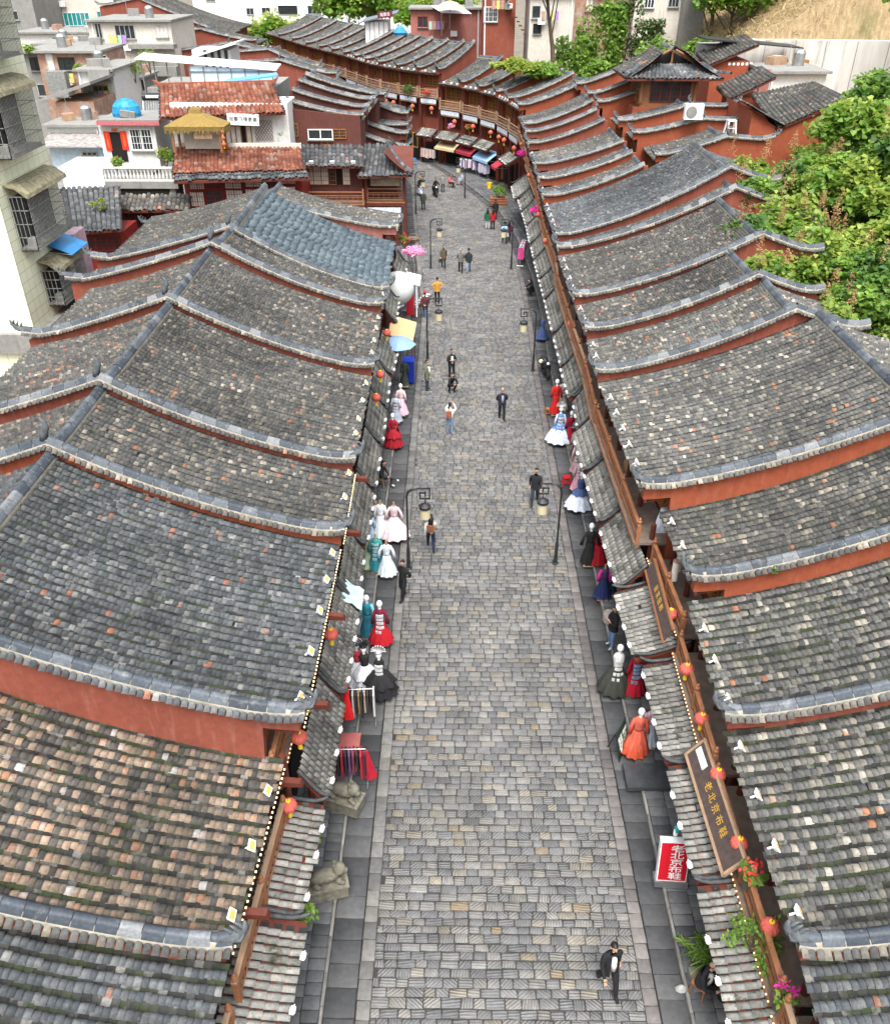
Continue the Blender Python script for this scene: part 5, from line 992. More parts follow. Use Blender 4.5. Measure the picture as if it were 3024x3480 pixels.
# hillside
def hz(x, y):
    a = np.interp(x, [12, 14, 17, 21, 27, 40, 80], [2.0, 3.0, 5.4, 7.6, 8.6, 8.8, 9]); b = np.interp(x, [24, 27, 34, 45, 80], [8, 13.2, 16.5, 22, 36]); w = np.clip((y - 88) / 4, 0, 1)
    near = np.clip((y - 26) / 16, 0, 1); return (a * (.55 + .45 * near)) * (1 - w) + b * w
xs = np.linspace(13, 90, 60); yy = np.linspace(20, 190, 100); XX, YY = np.meshgrid(xs, yy); ZZ = hz(XX, YY) + rng.normal(0, .12, XX.shape); ZZ = np.where((YY > 58) & (YY < 88) & (XX < 24), np.minimum(ZZ, 5), ZZ); ZZ = np.where((YY > 60) & (YY < 91), np.minimum(ZZ, 6.5), ZZ); ZZ = np.where(YY > 90, ZZ * np.clip((XX - 20) / 8, 0, 1) , ZZ)
V = np.stack([XX, YY, ZZ], -1).reshape(-1, 3); n, k = XX.shape[1], XX.shape[0]; I = np.arange(n * k).reshape(k, n); Q = np.stack([I[:-1, :-1], I[:-1, 1:], I[1:, 1:], I[1:, :-1]], -1).reshape(-1, 4)
t = NT('dry_grass_bank'); P_ = t.pos(); mp = t.node('ShaderNodeMapping'); mp.inputs['Scale'].default_value = (1, 1, .25); t.l.new(P_, mp.inputs[0]); t.col(t.mix(t.ramp(t.noise(P_, .25, 4), [(.58, 0.0), (.72, .6)]), t.ramp(t.noise(mp.outputs[0], 3.5, 5, .7), [(.3, (.16, .11, .06)), (.6, (.33, .25, .14)), (.8, (.42, .34, .2))]), (.07, .09, .025))).rough(.95); t.bump(t.noise(P_, 5, 5, .7), .8, .15)
o = link('hillside', np_mesh('hillside', V, Q, t.m, smooth=True)); o['kind'] = 'structure'
# top centre buildings on the slope
simple('old white building with ivy and two barred windows at the top right of centre', 112, 2160, 2330, -150, 120, 10, M_CREAM, ((2190, 2222, -8, 25, 3, None, M_WPLAST, 0), (2272, 2306, -12, 22, 3)), z0=0)
simple('grey concrete stair tower beside the ivy-clad white building', 110, 2330, 2402, -150, 130, 8, M_CONC, z0=0)
simple('weathered brick and plaster house behind the tall street tree', 116, 1945, 2150, -120, 160, 9, M_BRICK, ((1990, 2015, -5, 35, 2, M_PAPER, M_WOOD),), z0=0)
simple('plastered house with flat white parapet left of the brick house', 112, 1800, 1950, -20, 110, 8, M_CREAM, ((1812, 1838, 80, 112, 2, None, M_IRON, 5), (1808, 1836, 18, 60, 1)), z0=0)
h = simple('red-brown stair house with a caged window and outside staircase', 114, 1642, 1752, -70, 118, 6, M_RED, ((1645, 1690, 22, 72, 3, None, M_WPLAST, 6),), z0=0); a, c, zb, zt = h['rect']
for k in range(9): m = MB(h['M']); z = xz(1752, 112, 114)[1] + (8 - k) * .42; m.box((c + .9 - .0 + k * .0 - (8 - k) * .0 - k * -.28 - 2.0, -.8, z), (.32, 1.0, .1)); m.build('stair_tread', M_WOODD, h['root'], h['L'])
h = simple('pink terrace house with pink curtains below the parasol', 122, 1395, 1640, 30, 122, 6, M_PINK, ((1420, 1452, 55, 90, 2, None, M_REDW),), z0=0)
t = thing('terrace_sign', 'dark red signboard with pale characters over the terrace roofs', 'sign', tuple(at_y(1308, 48, 125)), 0); m = MB(); m.box((0, 0, 0), (1.9, .08, .7), 0, 0, -.12); m.build('panel', plain('maroon_board', (.13, .02, .03), .5, .1), t); TXT_Q.append(('观景台', .44, M_WTXT, t, (0, -.05, 0), (R(90), R(-7), 0)))
h = simple('small terrace building with white panelled wall under a blue-grey roof', 126, 1240, 1320, 72, 118, 5, M_WPLAST, z0=9, slab=False); a, c, zb, zt = h['rect']; m = MB(h['M']); m.prism([(a - .4, -.8, zt - .1), (c + 1.2, -.8, zt + .9), (c + 1.2, 5, zt + 1.0), (a - .4, 5, zt)], (0, 0, .12)); m.build('roof', plain('slate_sheet', (.12, .14, .17), .5, .2), h['root'], h['L'])
for k in range(6): m = MB(h['M']); m.box((a + (c - a) * k / 5, -.03, (zb + zt) / 2), (.06, .06, zt - zb)); m.build('post', M_WOODD, h['root'], h['L'])
t = thing('tarpaulin', 'white stretched tarpaulin over the pink terrace', 'tarpaulin', (1.5, 110, 0)); m = MB(); p = [at_y(x, y, Y) - np.array([1.5, 110, 0]) for x, y, Y in ((1465, 20, 122), (1560, 14, 122), (1602, 46, 118), (1500, 42, 118))]; m.prism([tuple(q) for q in p], (0, 0, .05)); m.build('sheet', M_WPLAST, t); m = MB(); [m.tube([(q[0], q[1], q[2] - 2.4), (q[0], q[1], q[2])], .05, 5) for q in p[2:]]; m.build('pole', M_METAL, t)
def parasol(label, c, r, mat, hgt=2.3, tilt=0):
    t = thing('parasol', label, 'umbrella', c); m = MB(); n = 8; vs = [(0, 0, hgt + r * .42)]; 
    for q, z in ((.55, .3), (1.0, 0)):
        for k in range(n): a = 2 * math.pi * k / n; vs.append((math.cos(a) * r * q, math.sin(a) * r * q, hgt + r * z))
    fs = [(0, 1 + k, 1 + (k + 1) % n) for k in range(n)] + [(1 + k, 1 + n + k, 1 + n + (k + 1) % n, 1 + (k + 1) % n) for k in range(n)]; m.add(vs, fs); m.build('canopy', mat, t)
    m = MB(); m.tube([(0, 0, 0), (0, 0, hgt + r * .45)], .03, 6); m.build('pole', M_METAL, t)
    for k in range(n): a = 2 * math.pi * k / n; m = MB(); m.tube([(0, 0, hgt + r * .38), (math.cos(a) * r * .55, math.sin(a) * r * .55, hgt + r * .285), (math.cos(a) * r, math.sin(a) * r, hgt - .01)], .012, 4); m.build('rib', M_METAL, t)
    t.rotation_euler = (tilt, 0, 0); return t
p = at_y(1528, 78, 118); parasol('beige straw parasol on the pink terrace', (p[0], p[1], p[2] - .6), 1.6, plain('beige_canvas', (.5, .4, .26), .8, .15))
p = at_y(1360, 118, 106.5); t = thing('blue_bag', 'blue plastic bundle lying on the far roofs', 'bag', tuple(p)); m = MB(); m.lathe((0, 0, 0), [(.5, 0), (.65, .25), (.4, .7), (.12, .95)], 9, 1.2, .8); m.build('bundle', M_BLUES, t)
# ---------------------------------------------------------------- street furniture and goods
M_LAMPY = plain('parchment_lamp_shade', (.5, .45, .29), .6, .12); PV = .122
def lamp_post(label, xy, s):
    t = thing('street_lamp', label, 'street lamp', (xy[0], xy[1], 0), 0, 'street lamps along the kerbs')
    m = MB(); m.lathe((0, 0, 0), [(.13, 0), (.13, .04), (.07, .06), (.07, 1.0), (.048, 1.04), (.048, 1.1)], 10); m.build('base', M_IRON, t)
    m = MB(); m.tube([(0, 0, 1.05), (0, 0, 3.1), (0, 0, 3.4), (s * .05, 0, 3.58), (s * .2, 0, 3.7), (s * .42, 0, 3.72)], [.042, .038, .042, .055, .048, .036], 8); m.build('pole', M_IRON, t)
    m = MB()
    for a, b in (((.4, 3.74), (.86, 3.74)), ((.86, 3.74), (.86, 3.3)), ((.86, 3.3), (.5, 3.3)), ((.5, 3.3), (.5, 3.55)), ((.5, 3.55), (.7, 3.55)), ((.7, 3.55), (.7, 3.42))):
        m.box((s * (a[0] + b[0]) / 2, 0, (a[1] + b[1]) / 2), (abs(a[0] - b[0]) + .05, .05, abs(a[1] - b[1]) + .05))
    m.tube([(s * .68, 0, 3.3), (s * .68, 0, 3.05)], .018, 5); m.build('fret_arm', M_IRON, t)
    m = MB(); m.lathe((s * .68, 0, 2.88), [(.23, 0), (.23, .1), (.19, .13), (.08, .2)], 12); m.build('lamp_cap', M_IRON, t)
    m = MB(); m.lathe((s * .68, 0, 2.42), [(.17, 0), (.195, .02), (.195, .46)], 12); m.build('lamp_shade', M_LAMPY, t); return t
for lab, x, y, s in (('nearest street lamp on the left kerb beside the man in black', -1.75, 26.9, 1), ('left kerb street lamp behind the green jacketed man', -1.6, 47.7, 1), ('left kerb street lamp beside the brown coated woman', -1.85, 65.1, 1), ('left kerb street lamp beside the parked scooters, farthest on that side', -3.65, 81.4, 1),
                     ('nearest street lamp on the right kerb beside the red stool', 4.1, 27.3, -1), ('right kerb street lamp next to the black parked scooter', 4.6, 46.0, -1), ('right kerb street lamp beside the two women with a carrier bag', 4.35, 65, -1), ('street lamp in front of the blue and crimson awnings at the bend', .95, 87.5, -1)): lamp_post(lab, (x, y), s)
# big brown sign board over the right canopy, foot sign on the pavement
h = HR[1]; t = thing('shop_sign', 'long brown shop board with gold characters lying above the near right canopy', 'sign', (6.42, 12.35, 3.18), 0)
m = MB(); m.box((0, 0, 0), (4.0, .06, .78)); m.build('panel', M_BROWNB, t); m = MB(); k = .08
m.box((0, -.01, .4), (4.16, .1, k)).box((0, -.01, -.4), (4.16, .1, k)).box((-2.04, -.01, 0), (k, .1, .8)).box((2.04, -.01, 0), (k, .1, .8)); m.build('frame', M_WOODL, t)
TXT_Q.append(('老 北 京 布 鞋', .3, M_GOLD, t, (.2, -.036, .0), (R(90), 0, 0))); m = MB(); m.box((-1.55, -.04, .1), (.75, .02, .22)); m.build('white_notice', M_WPLAST, t); t.rotation_euler = (R(-32), 0, R(-90)); t.rotation_mode = 'XYZ'
t.matrix_basis = Matrix.Translation((6.3, 13.2, 3.42)) @ Matrix.Rotation(R(-89), 4, 'Z') @ Matrix.Rotation(R(-36), 4, 'X') @ Matrix.Scale(.84, 4)
t = thing('shop_sign', 'second brown shop board with gold characters, over the next canopy up the street', 'sign', (6.3, 20.4, 3.5)); m = MB(); m.box((0, 0, 0), (4.2, .06, .62)); m.build('panel', M_BROWNB, t); m = MB(); m.box((0, -.01, .33), (4.3, .1, k)).box((0, -.01, -.33), (4.3, .1, k)); m.build('frame', M_WOOD, t); TXT_Q.append(('苗 家 服 飾', .3, M_GOLD, t, (0, -.036, 0), (R(90), 0, 0))); t.matrix_basis = Matrix.Translation((6.35, 20.4, 3.85)) @ Matrix.Rotation(R(-92), 4, 'Z') @ Matrix.Rotation(R(-24), 4, 'X') @ Matrix.Scale(.8, 4)
M_REDS = plain('red_acrylic', (.5, .008, .02), .4, .06)
t = thing('pavement_sign', 'red upright shop sign with white characters on the right pavement', 'sign', (5.72, 13.25, PV), 0); m = MB(); m.box((0, 0, .1), (.85, .34, .2)); m.build('base', M_METAL, t)
m = MB(); m.prism([(-.38, -.12, .2), (.38, -.12, .2), (.38, -.02, 1.45), (-.38, -.02, 1.45)], (0, .2, 0)); m.build('casing', M_WPLAST, t); m = MB(); m.prism([(-.355, -.128, .23), (.355, -.128, .23), (.355, -.04, 1.43), (-.355, -.04, 1.43)], (0, .012, 0)); m.build('face', M_REDS, t)
TXT_Q.append(('老\n北\n京\n布\n鞋', .235, M_WTXT, t, (.06, -.105, .83), (R(90 - 4.4), 0, 0), (1.55, 1.0, 1.0))); t.rotation_euler = (R(-8), 0, R(-3)); t.scale = (1.0, 1.0, 1.0)
t = thing('bottle', 'teal spray bottle standing on the red pavement sign', 'bottle', (5.72, 13.6, 1.66)); m = MB(); m.lathe((0, 0, 0), [(.06, 0), (.06, .16), (.025, .2)], 8); m.build('body', M_WPLAST, t); m = MB(); m.box((0, -.02, .24), (.07, .16, .09)); m.build('nozzle', plain('teal_plastic', (.02, .4, .38), .4, .1), t)
t = thing('chalkboard', 'black A-board chalk menu beside the orange gown', 'sign', (5.15, 17.7, 0), R(62)); m = MB(); m.box((0, 0, .55), (.75, .03, 1.05), 0, -.2); m.build('board', plain('chalkboard', (.015, .03, .025), .6, .2), t); TXT_Q.append(('奶茶 咖啡\n冰粉 5元\n凉虾 6元\n酸梅汤', .17, plain('chalk', (.6, .7, .6), .8, .2), t, (0, -.035, .56), (R(90 - 11.5), 0, 0)))
m = MB(); [m.tube([(x, -.12, 0), (x, .1, 1.1)], .02, 5) for x in (-.38, .38)]; m.build('front_leg', M_IRON, t); m = MB(); m.tube([(0, .4, 0), (0, .1, 1.05)], .02, 5); m.build('prop_leg', M_IRON, t)
# lanterns under the near eaves
LN = [(6.5, 10.0, 4.1, 'red lantern under the balcony rail at the lower right corner'), (6.42, 12.0, 4.05, 'red lantern beside the gold lettered board, lower'), (6.42, 13.9, 4.1, 'red lantern beside the gold lettered board, middle'), (6.42, 15.6, 4.2, 'red lantern beside the gold lettered board, upper'), (6.42, 17.4, 4.25, 'red lantern hanging above the mossy right canopy'), (6.42, 19.6, 4.4, 'red lantern below the small grey box on the right balcony'),
      (-3.75, 12.9, 4.05, 'red lantern half hidden under the brown tiled eave'), (-3.62, 14.2, 4.95, 'red lantern under the tall red gable corner, lower'), (-3.62, 15.4, 4.95, 'red lantern under the tall red gable corner, upper'), (-3.3, 17.9, 5.0, 'red lantern beside the string of bulbs on the left eave'), (-3.25, 33.2, 4.9, 'red lantern at the left eave near the crimson dress, lower'), (-3.25, 35.6, 4.9, 'red lantern at the left eave near the crimson dress, upper'), (-3.3, 40.6, 4.9, 'red lantern at the left eave above the blue umbrella')]
for x, y, z, lab in LN: lantern((x + (.12 if x > 0 else -.1), y, z - .1), lab, .82)
for i, y in enumerate((42, 57, 63, 73, 83)): lantern((6.0, y, 4.75 + max(0, y - 60) * .06), ('red lantern on the right balcony row, %s from the near end' % ORD[i]), .75)
# cloth
CL = {}
def cloth(c, rough=.85):
    k = tuple(round(x, 3) for x in c)
    if k not in CL:
        t = NT('cloth_%d' % len(CL)); P = t.obj(); mp = t.node('ShaderNodeMapping'); mp.inputs['Scale'].default_value = (6, 6, 1.2); t.l.new(P, mp.inputs[0]); f = t.noise(mp.outputs[0], 2.5, 3); t.col(t.mix(1.0, tuple(c), t.ramp(f, [(.3, .72), (.7, 1.15)]), 'MULTIPLY')).rough(rough); t.bump(f, .4, .03); CL[k] = t.m
    return CL[k]
M_STAND = M_WOODL
def skirt_mesh(m, prof, folds, amp, n=44, sy=.85, ph=0):
    vs = []; fs = []
    for i, (r, z) in enumerate(prof):
        for k in range(n): a = 2 * math.pi * k / n; q = r * (1 + amp * (i / (len(prof) - 1)) * math.sin(folds * a + ph)); vs.append((q * math.cos(a), q * math.sin(a) * sy, z))
    for i in range(len(prof) - 1):
        for k in range(n): fs.append((i * n + k, i * n + (k + 1) % n, (i + 1) * n + (k + 1) % n, (i + 1) * n + k))
    m.add(vs, fs)
def gown(label, xy, skirt, bodice, hem=.42, sleeve=None, head='white', H=1.62, rz=0, tiers=None, overlay=None, crown=None, base=True, sl_out=.1, z=PV, hemz=.12, name='dressed_mannequin', group='gowns displayed on stands'):
    t = thing(name, label, 'mannequin', (xy[0], xy[1], z), rz, group); k = H / 1.62; W = H * .62
    if base:
        m = MB(); m.box((0, 0, .035), (.42, .42, .07)); m.build('base', M_STAND, t); m = MB(); m.tube([(0, 0, .05), (0, 0, .9)], .03, 6); m.build('pole', M_STAND, t)
    m = MB(); prof = [(.12 * k, W), (.16 * k, W - .08), (hem * .42 + .03, W - .26), (hem * .62 + .03, W - .45), (hem * .8 + .02, W - .66), (hem * .93, W - .8), (hem, hemz)]; skirt_mesh(m, prof, 11, .11, ph=rng.uniform(0, 6)); sk = m.build('skirt', cloth(skirt), t, None, True)
    if tiers:
        for j, (c, z0, f) in enumerate(tiers): m = MB(); skirt_mesh(m, [(.13 * k, W + .01), (hem * f * .75 + .03, (W + z0) / 2), (hem * f + .03, z0)], 8, .1, ph=j); m.build('skirt_layer', cloth(c), sk, None, True)
    m = MB(); m.lathe((0, 0, 0), [(.13 * k, W - .02), (.12 * k, W + .06), (.155 * k, W + .25 * k), (.165 * k, W + .36 * k), (.12 * k, W + .46 * k), (.055 * k, W + .49 * k)], 12, 1.05, .72); m.build('bodice', cloth(bodice), t, None, True)
    if sleeve:
        for s in (-1, 1): m = MB(); m.tube([(s * .15 * k, 0, W + .42 * k), (s * (.15 + sl_out * .6) * k, -.02, W + .2 * k), (s * (.15 + sl_out) * k, -.05, W - .1)], [.05, .055, .07], 8); m.build('sleeve', cloth(sleeve), t, None, True)
    if head:
        m = MB(); hc = W + .70 * k; m.tube([(0, 0, W + .44 * k), (0, 0, W + .6 * k)], [.06 * k, .045 * k], 8)
        if head == 'white': m.ball((0, -.01, hc), .1 * k, 10, 7, 1.28); m.tube([(0, -.08, hc), (0, -.12, hc - .03), (0, -.09, hc - .05)], [.01, .02, .012], 5)
        else: m.lathe((0, 0, W + .58 * k), [(.05, 0), (.035, .04), (.05, .07), (.01, .12)], 8)
        m.build('mannequin_head', M_WPLAST if head == 'white' else M_STAND, t, None, True)
    if overlay:
        m = MB(); n = 14
        for j in range(n):
            a = -math.pi / 2 + (j % 3 - 1) * .45; zz = W + .3 - (j // 3) * .17; rr = np.interp(zz, [hemz, W - .62, W - .32, W, W + .3], [hem, hem * .8, hem * .5, .13, .165]) + .03; m.box((rr * math.cos(a), rr * math.sin(a) * .85, zz), (.09, .04, .1), a + math.pi / 2)
        o = m.build('ornament', plain('ornament_%d' % len(MATS), overlay, .4, .3, 6, 0, .3), t); o['kind'] = 'stuff'
    if crown:
        m = MB(); zz = W + .84 * k
        for j in range(9): a = math.pi * j / 8; m.tube([(0, 0, zz), (.2 * math.cos(a), 0, zz + .2 * math.sin(a))], [.03, .018], 5); m.ball((.22 * math.cos(a), 0, zz + .22 * math.sin(a)), .035, 6, 4)
        m.lathe((0, 0, zz - .05), [(.12, 0), (.13, .05), (.1, .09)], 10); m.build('headdress', plain('silver_headdress' if crown == 's' else 'dark_headdress', (.6, .6, .62) if crown == 's' else (.04, .04, .045), .3, .2, 6, 0, .7), t)
    return t
WHT = (.72, .74, .8); gown('beige slim dress on a stand, back of the pale group on the left pavement', (-3.32, 29.5), (.5, .36, .2), (.45, .3, .15), .3, None, 'wood', 1.55)
gown('light blue embroidered short gown left of the white gowns', (-3.4, 28.55), (.45, .62, .78), (.4, .6, .8), .34, (.45, .62, .8), 'wood', 1.35); gown('white long-sleeved wedding gown, middle of the pale group on the left', (-2.98, 29.0), (.75, .77, .82), (.75, .77, .8), .46, (.74, .76, .8), 'wood', 1.68)
gown('blush pink long-sleeved gown with wide skirt, front of the pale group', (-2.42, 28.9), (.72, .6, .64), (.66, .45, .5), .62, (.7, .52, .56), 'wood', 1.66, sl_out=.2); gown('sage green dress under the canopy edge on the left', (-3.38, 26.75), (.36, .46, .32), (.3, .42, .3), .34, (.36, .46, .34), 'wood', 1.5, base=True)
gown('teal gown with pale vine embroidery on the left pavement', (-2.98, 26.6), (.03, .22, .26), (.05, .26, .24), .33, (.06, .28, .27), 'wood', 1.68, overlay=(.4, .62, .7)); gown('pale ice-blue lace gown with trailing sleeves, front of the green group', (-2.55, 26.3), (.62, .7, .78), (.62, .68, .74), .38, (.64, .7, .77), 'wood', 1.6, sl_out=.17)
gown('cream and dusty blue dress on a headless form beside the teal velvet dress', (-3.22, 22.95), (.36, .42, .5), (.5, .45, .4), .3, None, 'white', 1.6); gown('deep teal velvet dress on a white-headed mannequin', (-2.98, 22.75), (.02, .14, .2), (.03, .2, .26), .3, (.2, .55, .62), 'white', 1.66); gown('maroon embroidered costume with red tulle skirt and silver chains', (-2.5, 22.4), (.42, .01, .02), (.14, .01, .03), .42, (.14, .01, .03), 'white', 1.7, overlay=(.7, .7, .72))
gown('white layered tulle gown with red collar on the left pavement', (-3.12, 20.5), WHT, (.55, .05, .08), .52, None, 'white', 1.5, tiers=[(WHT, .45, .8)], crown='s'); gown('white ruffled tulle gown with a black bust and dark crown', (-2.85, 20.25), (.68, .7, .8), (.02, .02, .02), .46, None, 'white', 1.62, tiers=[(WHT, .55, .85)], crown='d'); gown('black tiered tulle gown with round dotted headdress', (-2.35, 20.0), (.012, .012, .014), (.012, .012, .014), .58, None, 'white', 1.6, tiers=[((.015, .015, .017), .5, .85)], overlay=(.7, .7, .7), crown='s')
gown('crimson tiered tulle dress under the left canopy edge', (-2.95, 36.6), (.3, .01, .02), (.28, .01, .02), .48, (.3, .01, .02), 'white', 1.62, tiers=[((.32, .012, .025), .6, .8)]); gown('pink hooded gown with wide skirt, far left display', (-2.75, 40.0), (.68, .45, .55), (.66, .5, .5), .38, (.68, .55, .6), 'white', 1.6); gown('grey-blue patterned dress in front of the pink gown', (-2.98, 39.2), (.36, .42, .52), (.4, .44, .5), .34, (.36, .42, .5), 'wood', 1.5, overlay=(.6, .62, .66))
gown('dark camouflage-green dress standing below the blue umbrella', (-2.75, 43.6), (.05, .07, .05), (.06, .09, .06), .22, (.05, .07, .05), None, 1.5)
gown('scarlet long dress with gold belt on a white mannequin', (5.32, 40.2), (.48, .015, .012), (.5, .02, .015), .3, (.48, .015, .012), 'white', 1.78, overlay=None); gown('white lace dress behind the scarlet dress', (5.72, 40.6), (.66, .62, .6), (.66, .64, .64), .32, (.64, .62, .62), 'white', 1.7)
gown('sky-blue ball gown with white tulle hem, right pavement', (5.22, 37.2), (.62, .72, .85), (.12, .22, .42), .66, (.5, .62, .76), 'white', 1.72, tiers=[((.1, .2, .42), .8, .5)], overlay=(.65, .7, .75), crown='s'); gown('dark red velvet costume behind the sky-blue ball gown', (5.72, 37.0), (.3, .01, .03), (.22, .01, .03), .3, (.3, .01, .03), 'white', 1.6)
gown('silver-beaded dark costume beside the canopy edge on the right', (5.85, 35.6), (.08, .05, .06), (.3, .28, .3), .28, (.4, .4, .42), 'white', 1.55, overlay=(.7, .7, .72), crown='s'); gown('red and white striped costume farther back on the right pavement', (5.72, 34.2), (.5, .3, .32), (.5, .06, .08), .3, (.6, .5, .52), 'white', 1.5, overlay=(.7, .7, .7)); gown('pink embroidered costume with red headpiece near the red stool', (5.62, 32.6), (.6, .3, .38), (.6, .4, .45), .36, (.62, .45, .5), 'white', 1.55, overlay=(.7, .6, .62))
gown('white ball gown with navy velvet top, right of the red stool', (5.5, 31.2), (.66, .72, .84), (.05, .09, .2), .62, None, 'white', 1.62, tiers=[((.06, .1, .24), .75, .55)]); gown('black long coat dress with gold clasp on a white bust', (5.36, 27.1), (.012, .012, .012), (.013, .012, .012), .3, (.012, .012, .012), 'white', 1.75, sl_out=.17); gown('deep crimson gown beside the black coat dress', (5.75, 27.2), (.28, .005, .015), (.28, .005, .015), .46, (.28, .005, .015), None, 1.6)
gown('navy skirt costume with magenta sleeves under the mossy canopy', (5.62, 25.0), (.012, .02, .08), (.06, .03, .1), .34, (.55, .02, .25), 'wood', 1.5); gown('dark teal costume behind the magenta sleeved one', (5.92, 25.3), (.01, .03, .05), (.02, .08, .12), .3, None, None, 1.4)
gown('black and olive gown covered in silver discs on a white mannequin', (5.35, 20.2), (.035, .038, .03), (.6, .6, .6), .56, None, 'white', 1.78, overlay=(.72, .72, .72)); gown('red embroidered festive costume with blue appliques', (5.93, 20.1), (.38, .01, .025), (.4, .015, .03), .4, (.4, .01, .02), None, 1.65, overlay=(.25, .4, .6))
gown('orange-red chiffon gown on a white mannequin beside the chalkboard', (5.55, 17.55), (.6, .09, .04), (.6, .12, .08), .4, (.58, .1, .06), 'white', 1.72, tiers=[((.62, .12, .07), .4, .8)]); gown('pale pink and blue layered dress behind the orange gown', (5.98, 17.9), (.55, .62, .7), (.62, .42, .5), .32, (.64, .5, .56), None, 1.55)
gown('navy wrapped dress form beside the squatting figure on the right kerb', (5.5, 50.5), (.05, .09, .22), (.06, .1, .22), .42, None, None, 1.4, base=False)
def rack(label, xy, rz, ln, cols, hgt=1.45, n=12, cw=.42):
    t = thing('clothes_rack', label, 'clothes rack', (xy[0], xy[1], PV), rz); m = MB(); m.tube([(-ln / 2, 0, hgt), (ln / 2, 0, hgt)], .018, 6); m.build('rail', M_METAL, t)
    for s in (-1, 1):
        m = MB(); m.tube([(s * ln / 2, 0, .05), (s * ln / 2, 0, hgt)], .018, 6); m.tube([(s * ln / 2, -.25, .03), (s * ln / 2, .25, .03)], .018, 6); m.build('upright', M_METAL, t)
    for k in range(n):
        c = cols[k % len(cols)]; x = -ln / 2 + ln * (k + .5) / n; m = MB(); w = cw * rng.uniform(.85, 1.1); hl = rng.uniform(.8, 1.05); m.prism([(x, -w * .45, hgt - .1), (x, 0, hgt - .03), (x, w * .45, hgt - .1), (x, w * .5, hgt - hl), (x, -w * .5, hgt - hl)], (ln / n * .55, 0, 0)); m.build('garment', cloth(c), t)
    return t
DK = [(.02, .02, .025), (.3, .24, .18), (.04, .035, .03), (.015, .015, .02), (.5, .48, .45), (.03, .025, .04), (.22, .14, .05)]; rack('rack of dark, beige and white trousers under the left canopy', (-2.95, 18.7), R(4), 1.1, DK); rack('rack of dark purple and crimson clothes beside the stone lion', (-3.05, 16.35), R(2), 1.2, [(.02, .02, .03), (.1, .05, .12), (.15, .03, .06), (.02, .02, .02), (.3, .02, .04)], n=11)
t = thing('red_scarf', 'crimson cloth spread from the end of the near clothes rack', 'cloth', (-2.45, 16.3, PV)); m = MB(); m.prism([(-.08, 0, 1.4), (.05, 0, 1.4), (.3, -.1, .45), (.1, -.12, .3), (-.1, -.05, .42)], (.02, .06, 0)); m.build('fabric', cloth((.35, .01, .025)), t)
rack('rack of bright pink, white and green clothes on the right pavement', (5.25, 66.5), R(80), 2.4, [(.6, .05, .25), (.7, .7, .72), (.05, .25, .15), (.1, .12, .4), (.75, .72, .7)], n=16); rack('rack of white and lilac shirts at the bend shop', (1.4, 98.2), R(-35), 2.2, [(.7, .7, .75), (.5, .42, .6), (.1, .1, .15), (.75, .6, .65)], n=14); rack('rack of pale dresses left of the cream awning at the bend', (-3.2, 104.0), R(-40), 2.0, [(.65, .55, .5), (.6, .3, .3), (.7, .68, .65)], n=12); rack('rack of pastel children clothes beside the bend shop door', (3.0, 96.0), R(-55), 1.6, [(.7, .5, .6), (.4, .5, .7), (.72, .7, .7), (.3, .3, .4)], n=12)
for lab, z in (('red hanging dress under the left canopy', 2.45),): t = thing('hanging_dress', lab, 'dress', (-3.1, 17.6, z)); m = MB(); skirt_mesh(m, [(.1, 0), (.13, -.3), (.2, -.95)], 6, .15, 18, .5); m.build('skirt', cloth((.55, .01, .012)), t); m = MB(); m.lathe((0, 0, -.02), [(.11, 0), (.13, .2), (.07, .36)], 8, 1, .5); m.build('bodice', cloth((.5, .01, .012)), t); m = MB(); m.tube([(0, 0, .3), (0, 0, .5)], .01, 4); m.build('hanger', M_METAL, t)
m = MB(); t = thing('red_carpet', 'faded red mat on the left pavement between the clothes racks', 'mat', (-3.2, 17.5, PV)); m.box((0, 0, .006), (.75, 1.5, .012)); m.build('mat', plain('faded_red_mat', (.4, .12, .11), .9, .2), t)
# stone lions
M_LION = plain('mossy_carved_stone', (.17, .16, .125), .95, .45, 7, .8)
def lion(label, xy, rz):
    t = thing('stone_lion', label, 'statue', (xy[0], xy[1], PV), rz); m = MB(); m.box((0, 0, .2), (1.05, .55, .4)).box((0, 0, .42), (1.12, .6, .06)); m.build('plinth', M_LION, t)
    m = MB(); m.tube([(-.38, 0, .62), (-.15, 0, .68), (.12, 0, .72), (.3, 0, .78)], [.15, .19, .2, .17], 9); m.ball((.36, -.03, .9), .18, 9, 6); m.tube([(.42, -.05, .86), (.56, -.08, .83)], [.1, .075], 7)
    for k in range(7): a = k / 7 * 6.28; m.ball((.27 + .03 * math.cos(a * 2), .15 * math.cos(a), .9 + .15 * math.sin(a)), .06, 6, 4)
    for x, y in ((.3, -.15), (.3, .15), (-.3, -.16), (-.3, .16)): m.tube([(x, y, .65), (x + .06, y * 1.1, .52), (x + .16, y * 1.1, .47)], [.09, .075, .06], 6)
    m.tube([(-.48, 0, .6), (-.58, 0, .78), (-.5, 0, .92)], [.05, .05, .07], 6); m.build('lion_body', M_LION, t, None, True); return t
lion('crouching stone lion on a plinth beside the dark clothes rack', (-3.05, 15.55), R(-20)); lion('crouching stone lion on a plinth nearest the camera on the left pavement', (-3.2, 12.9), R(15))
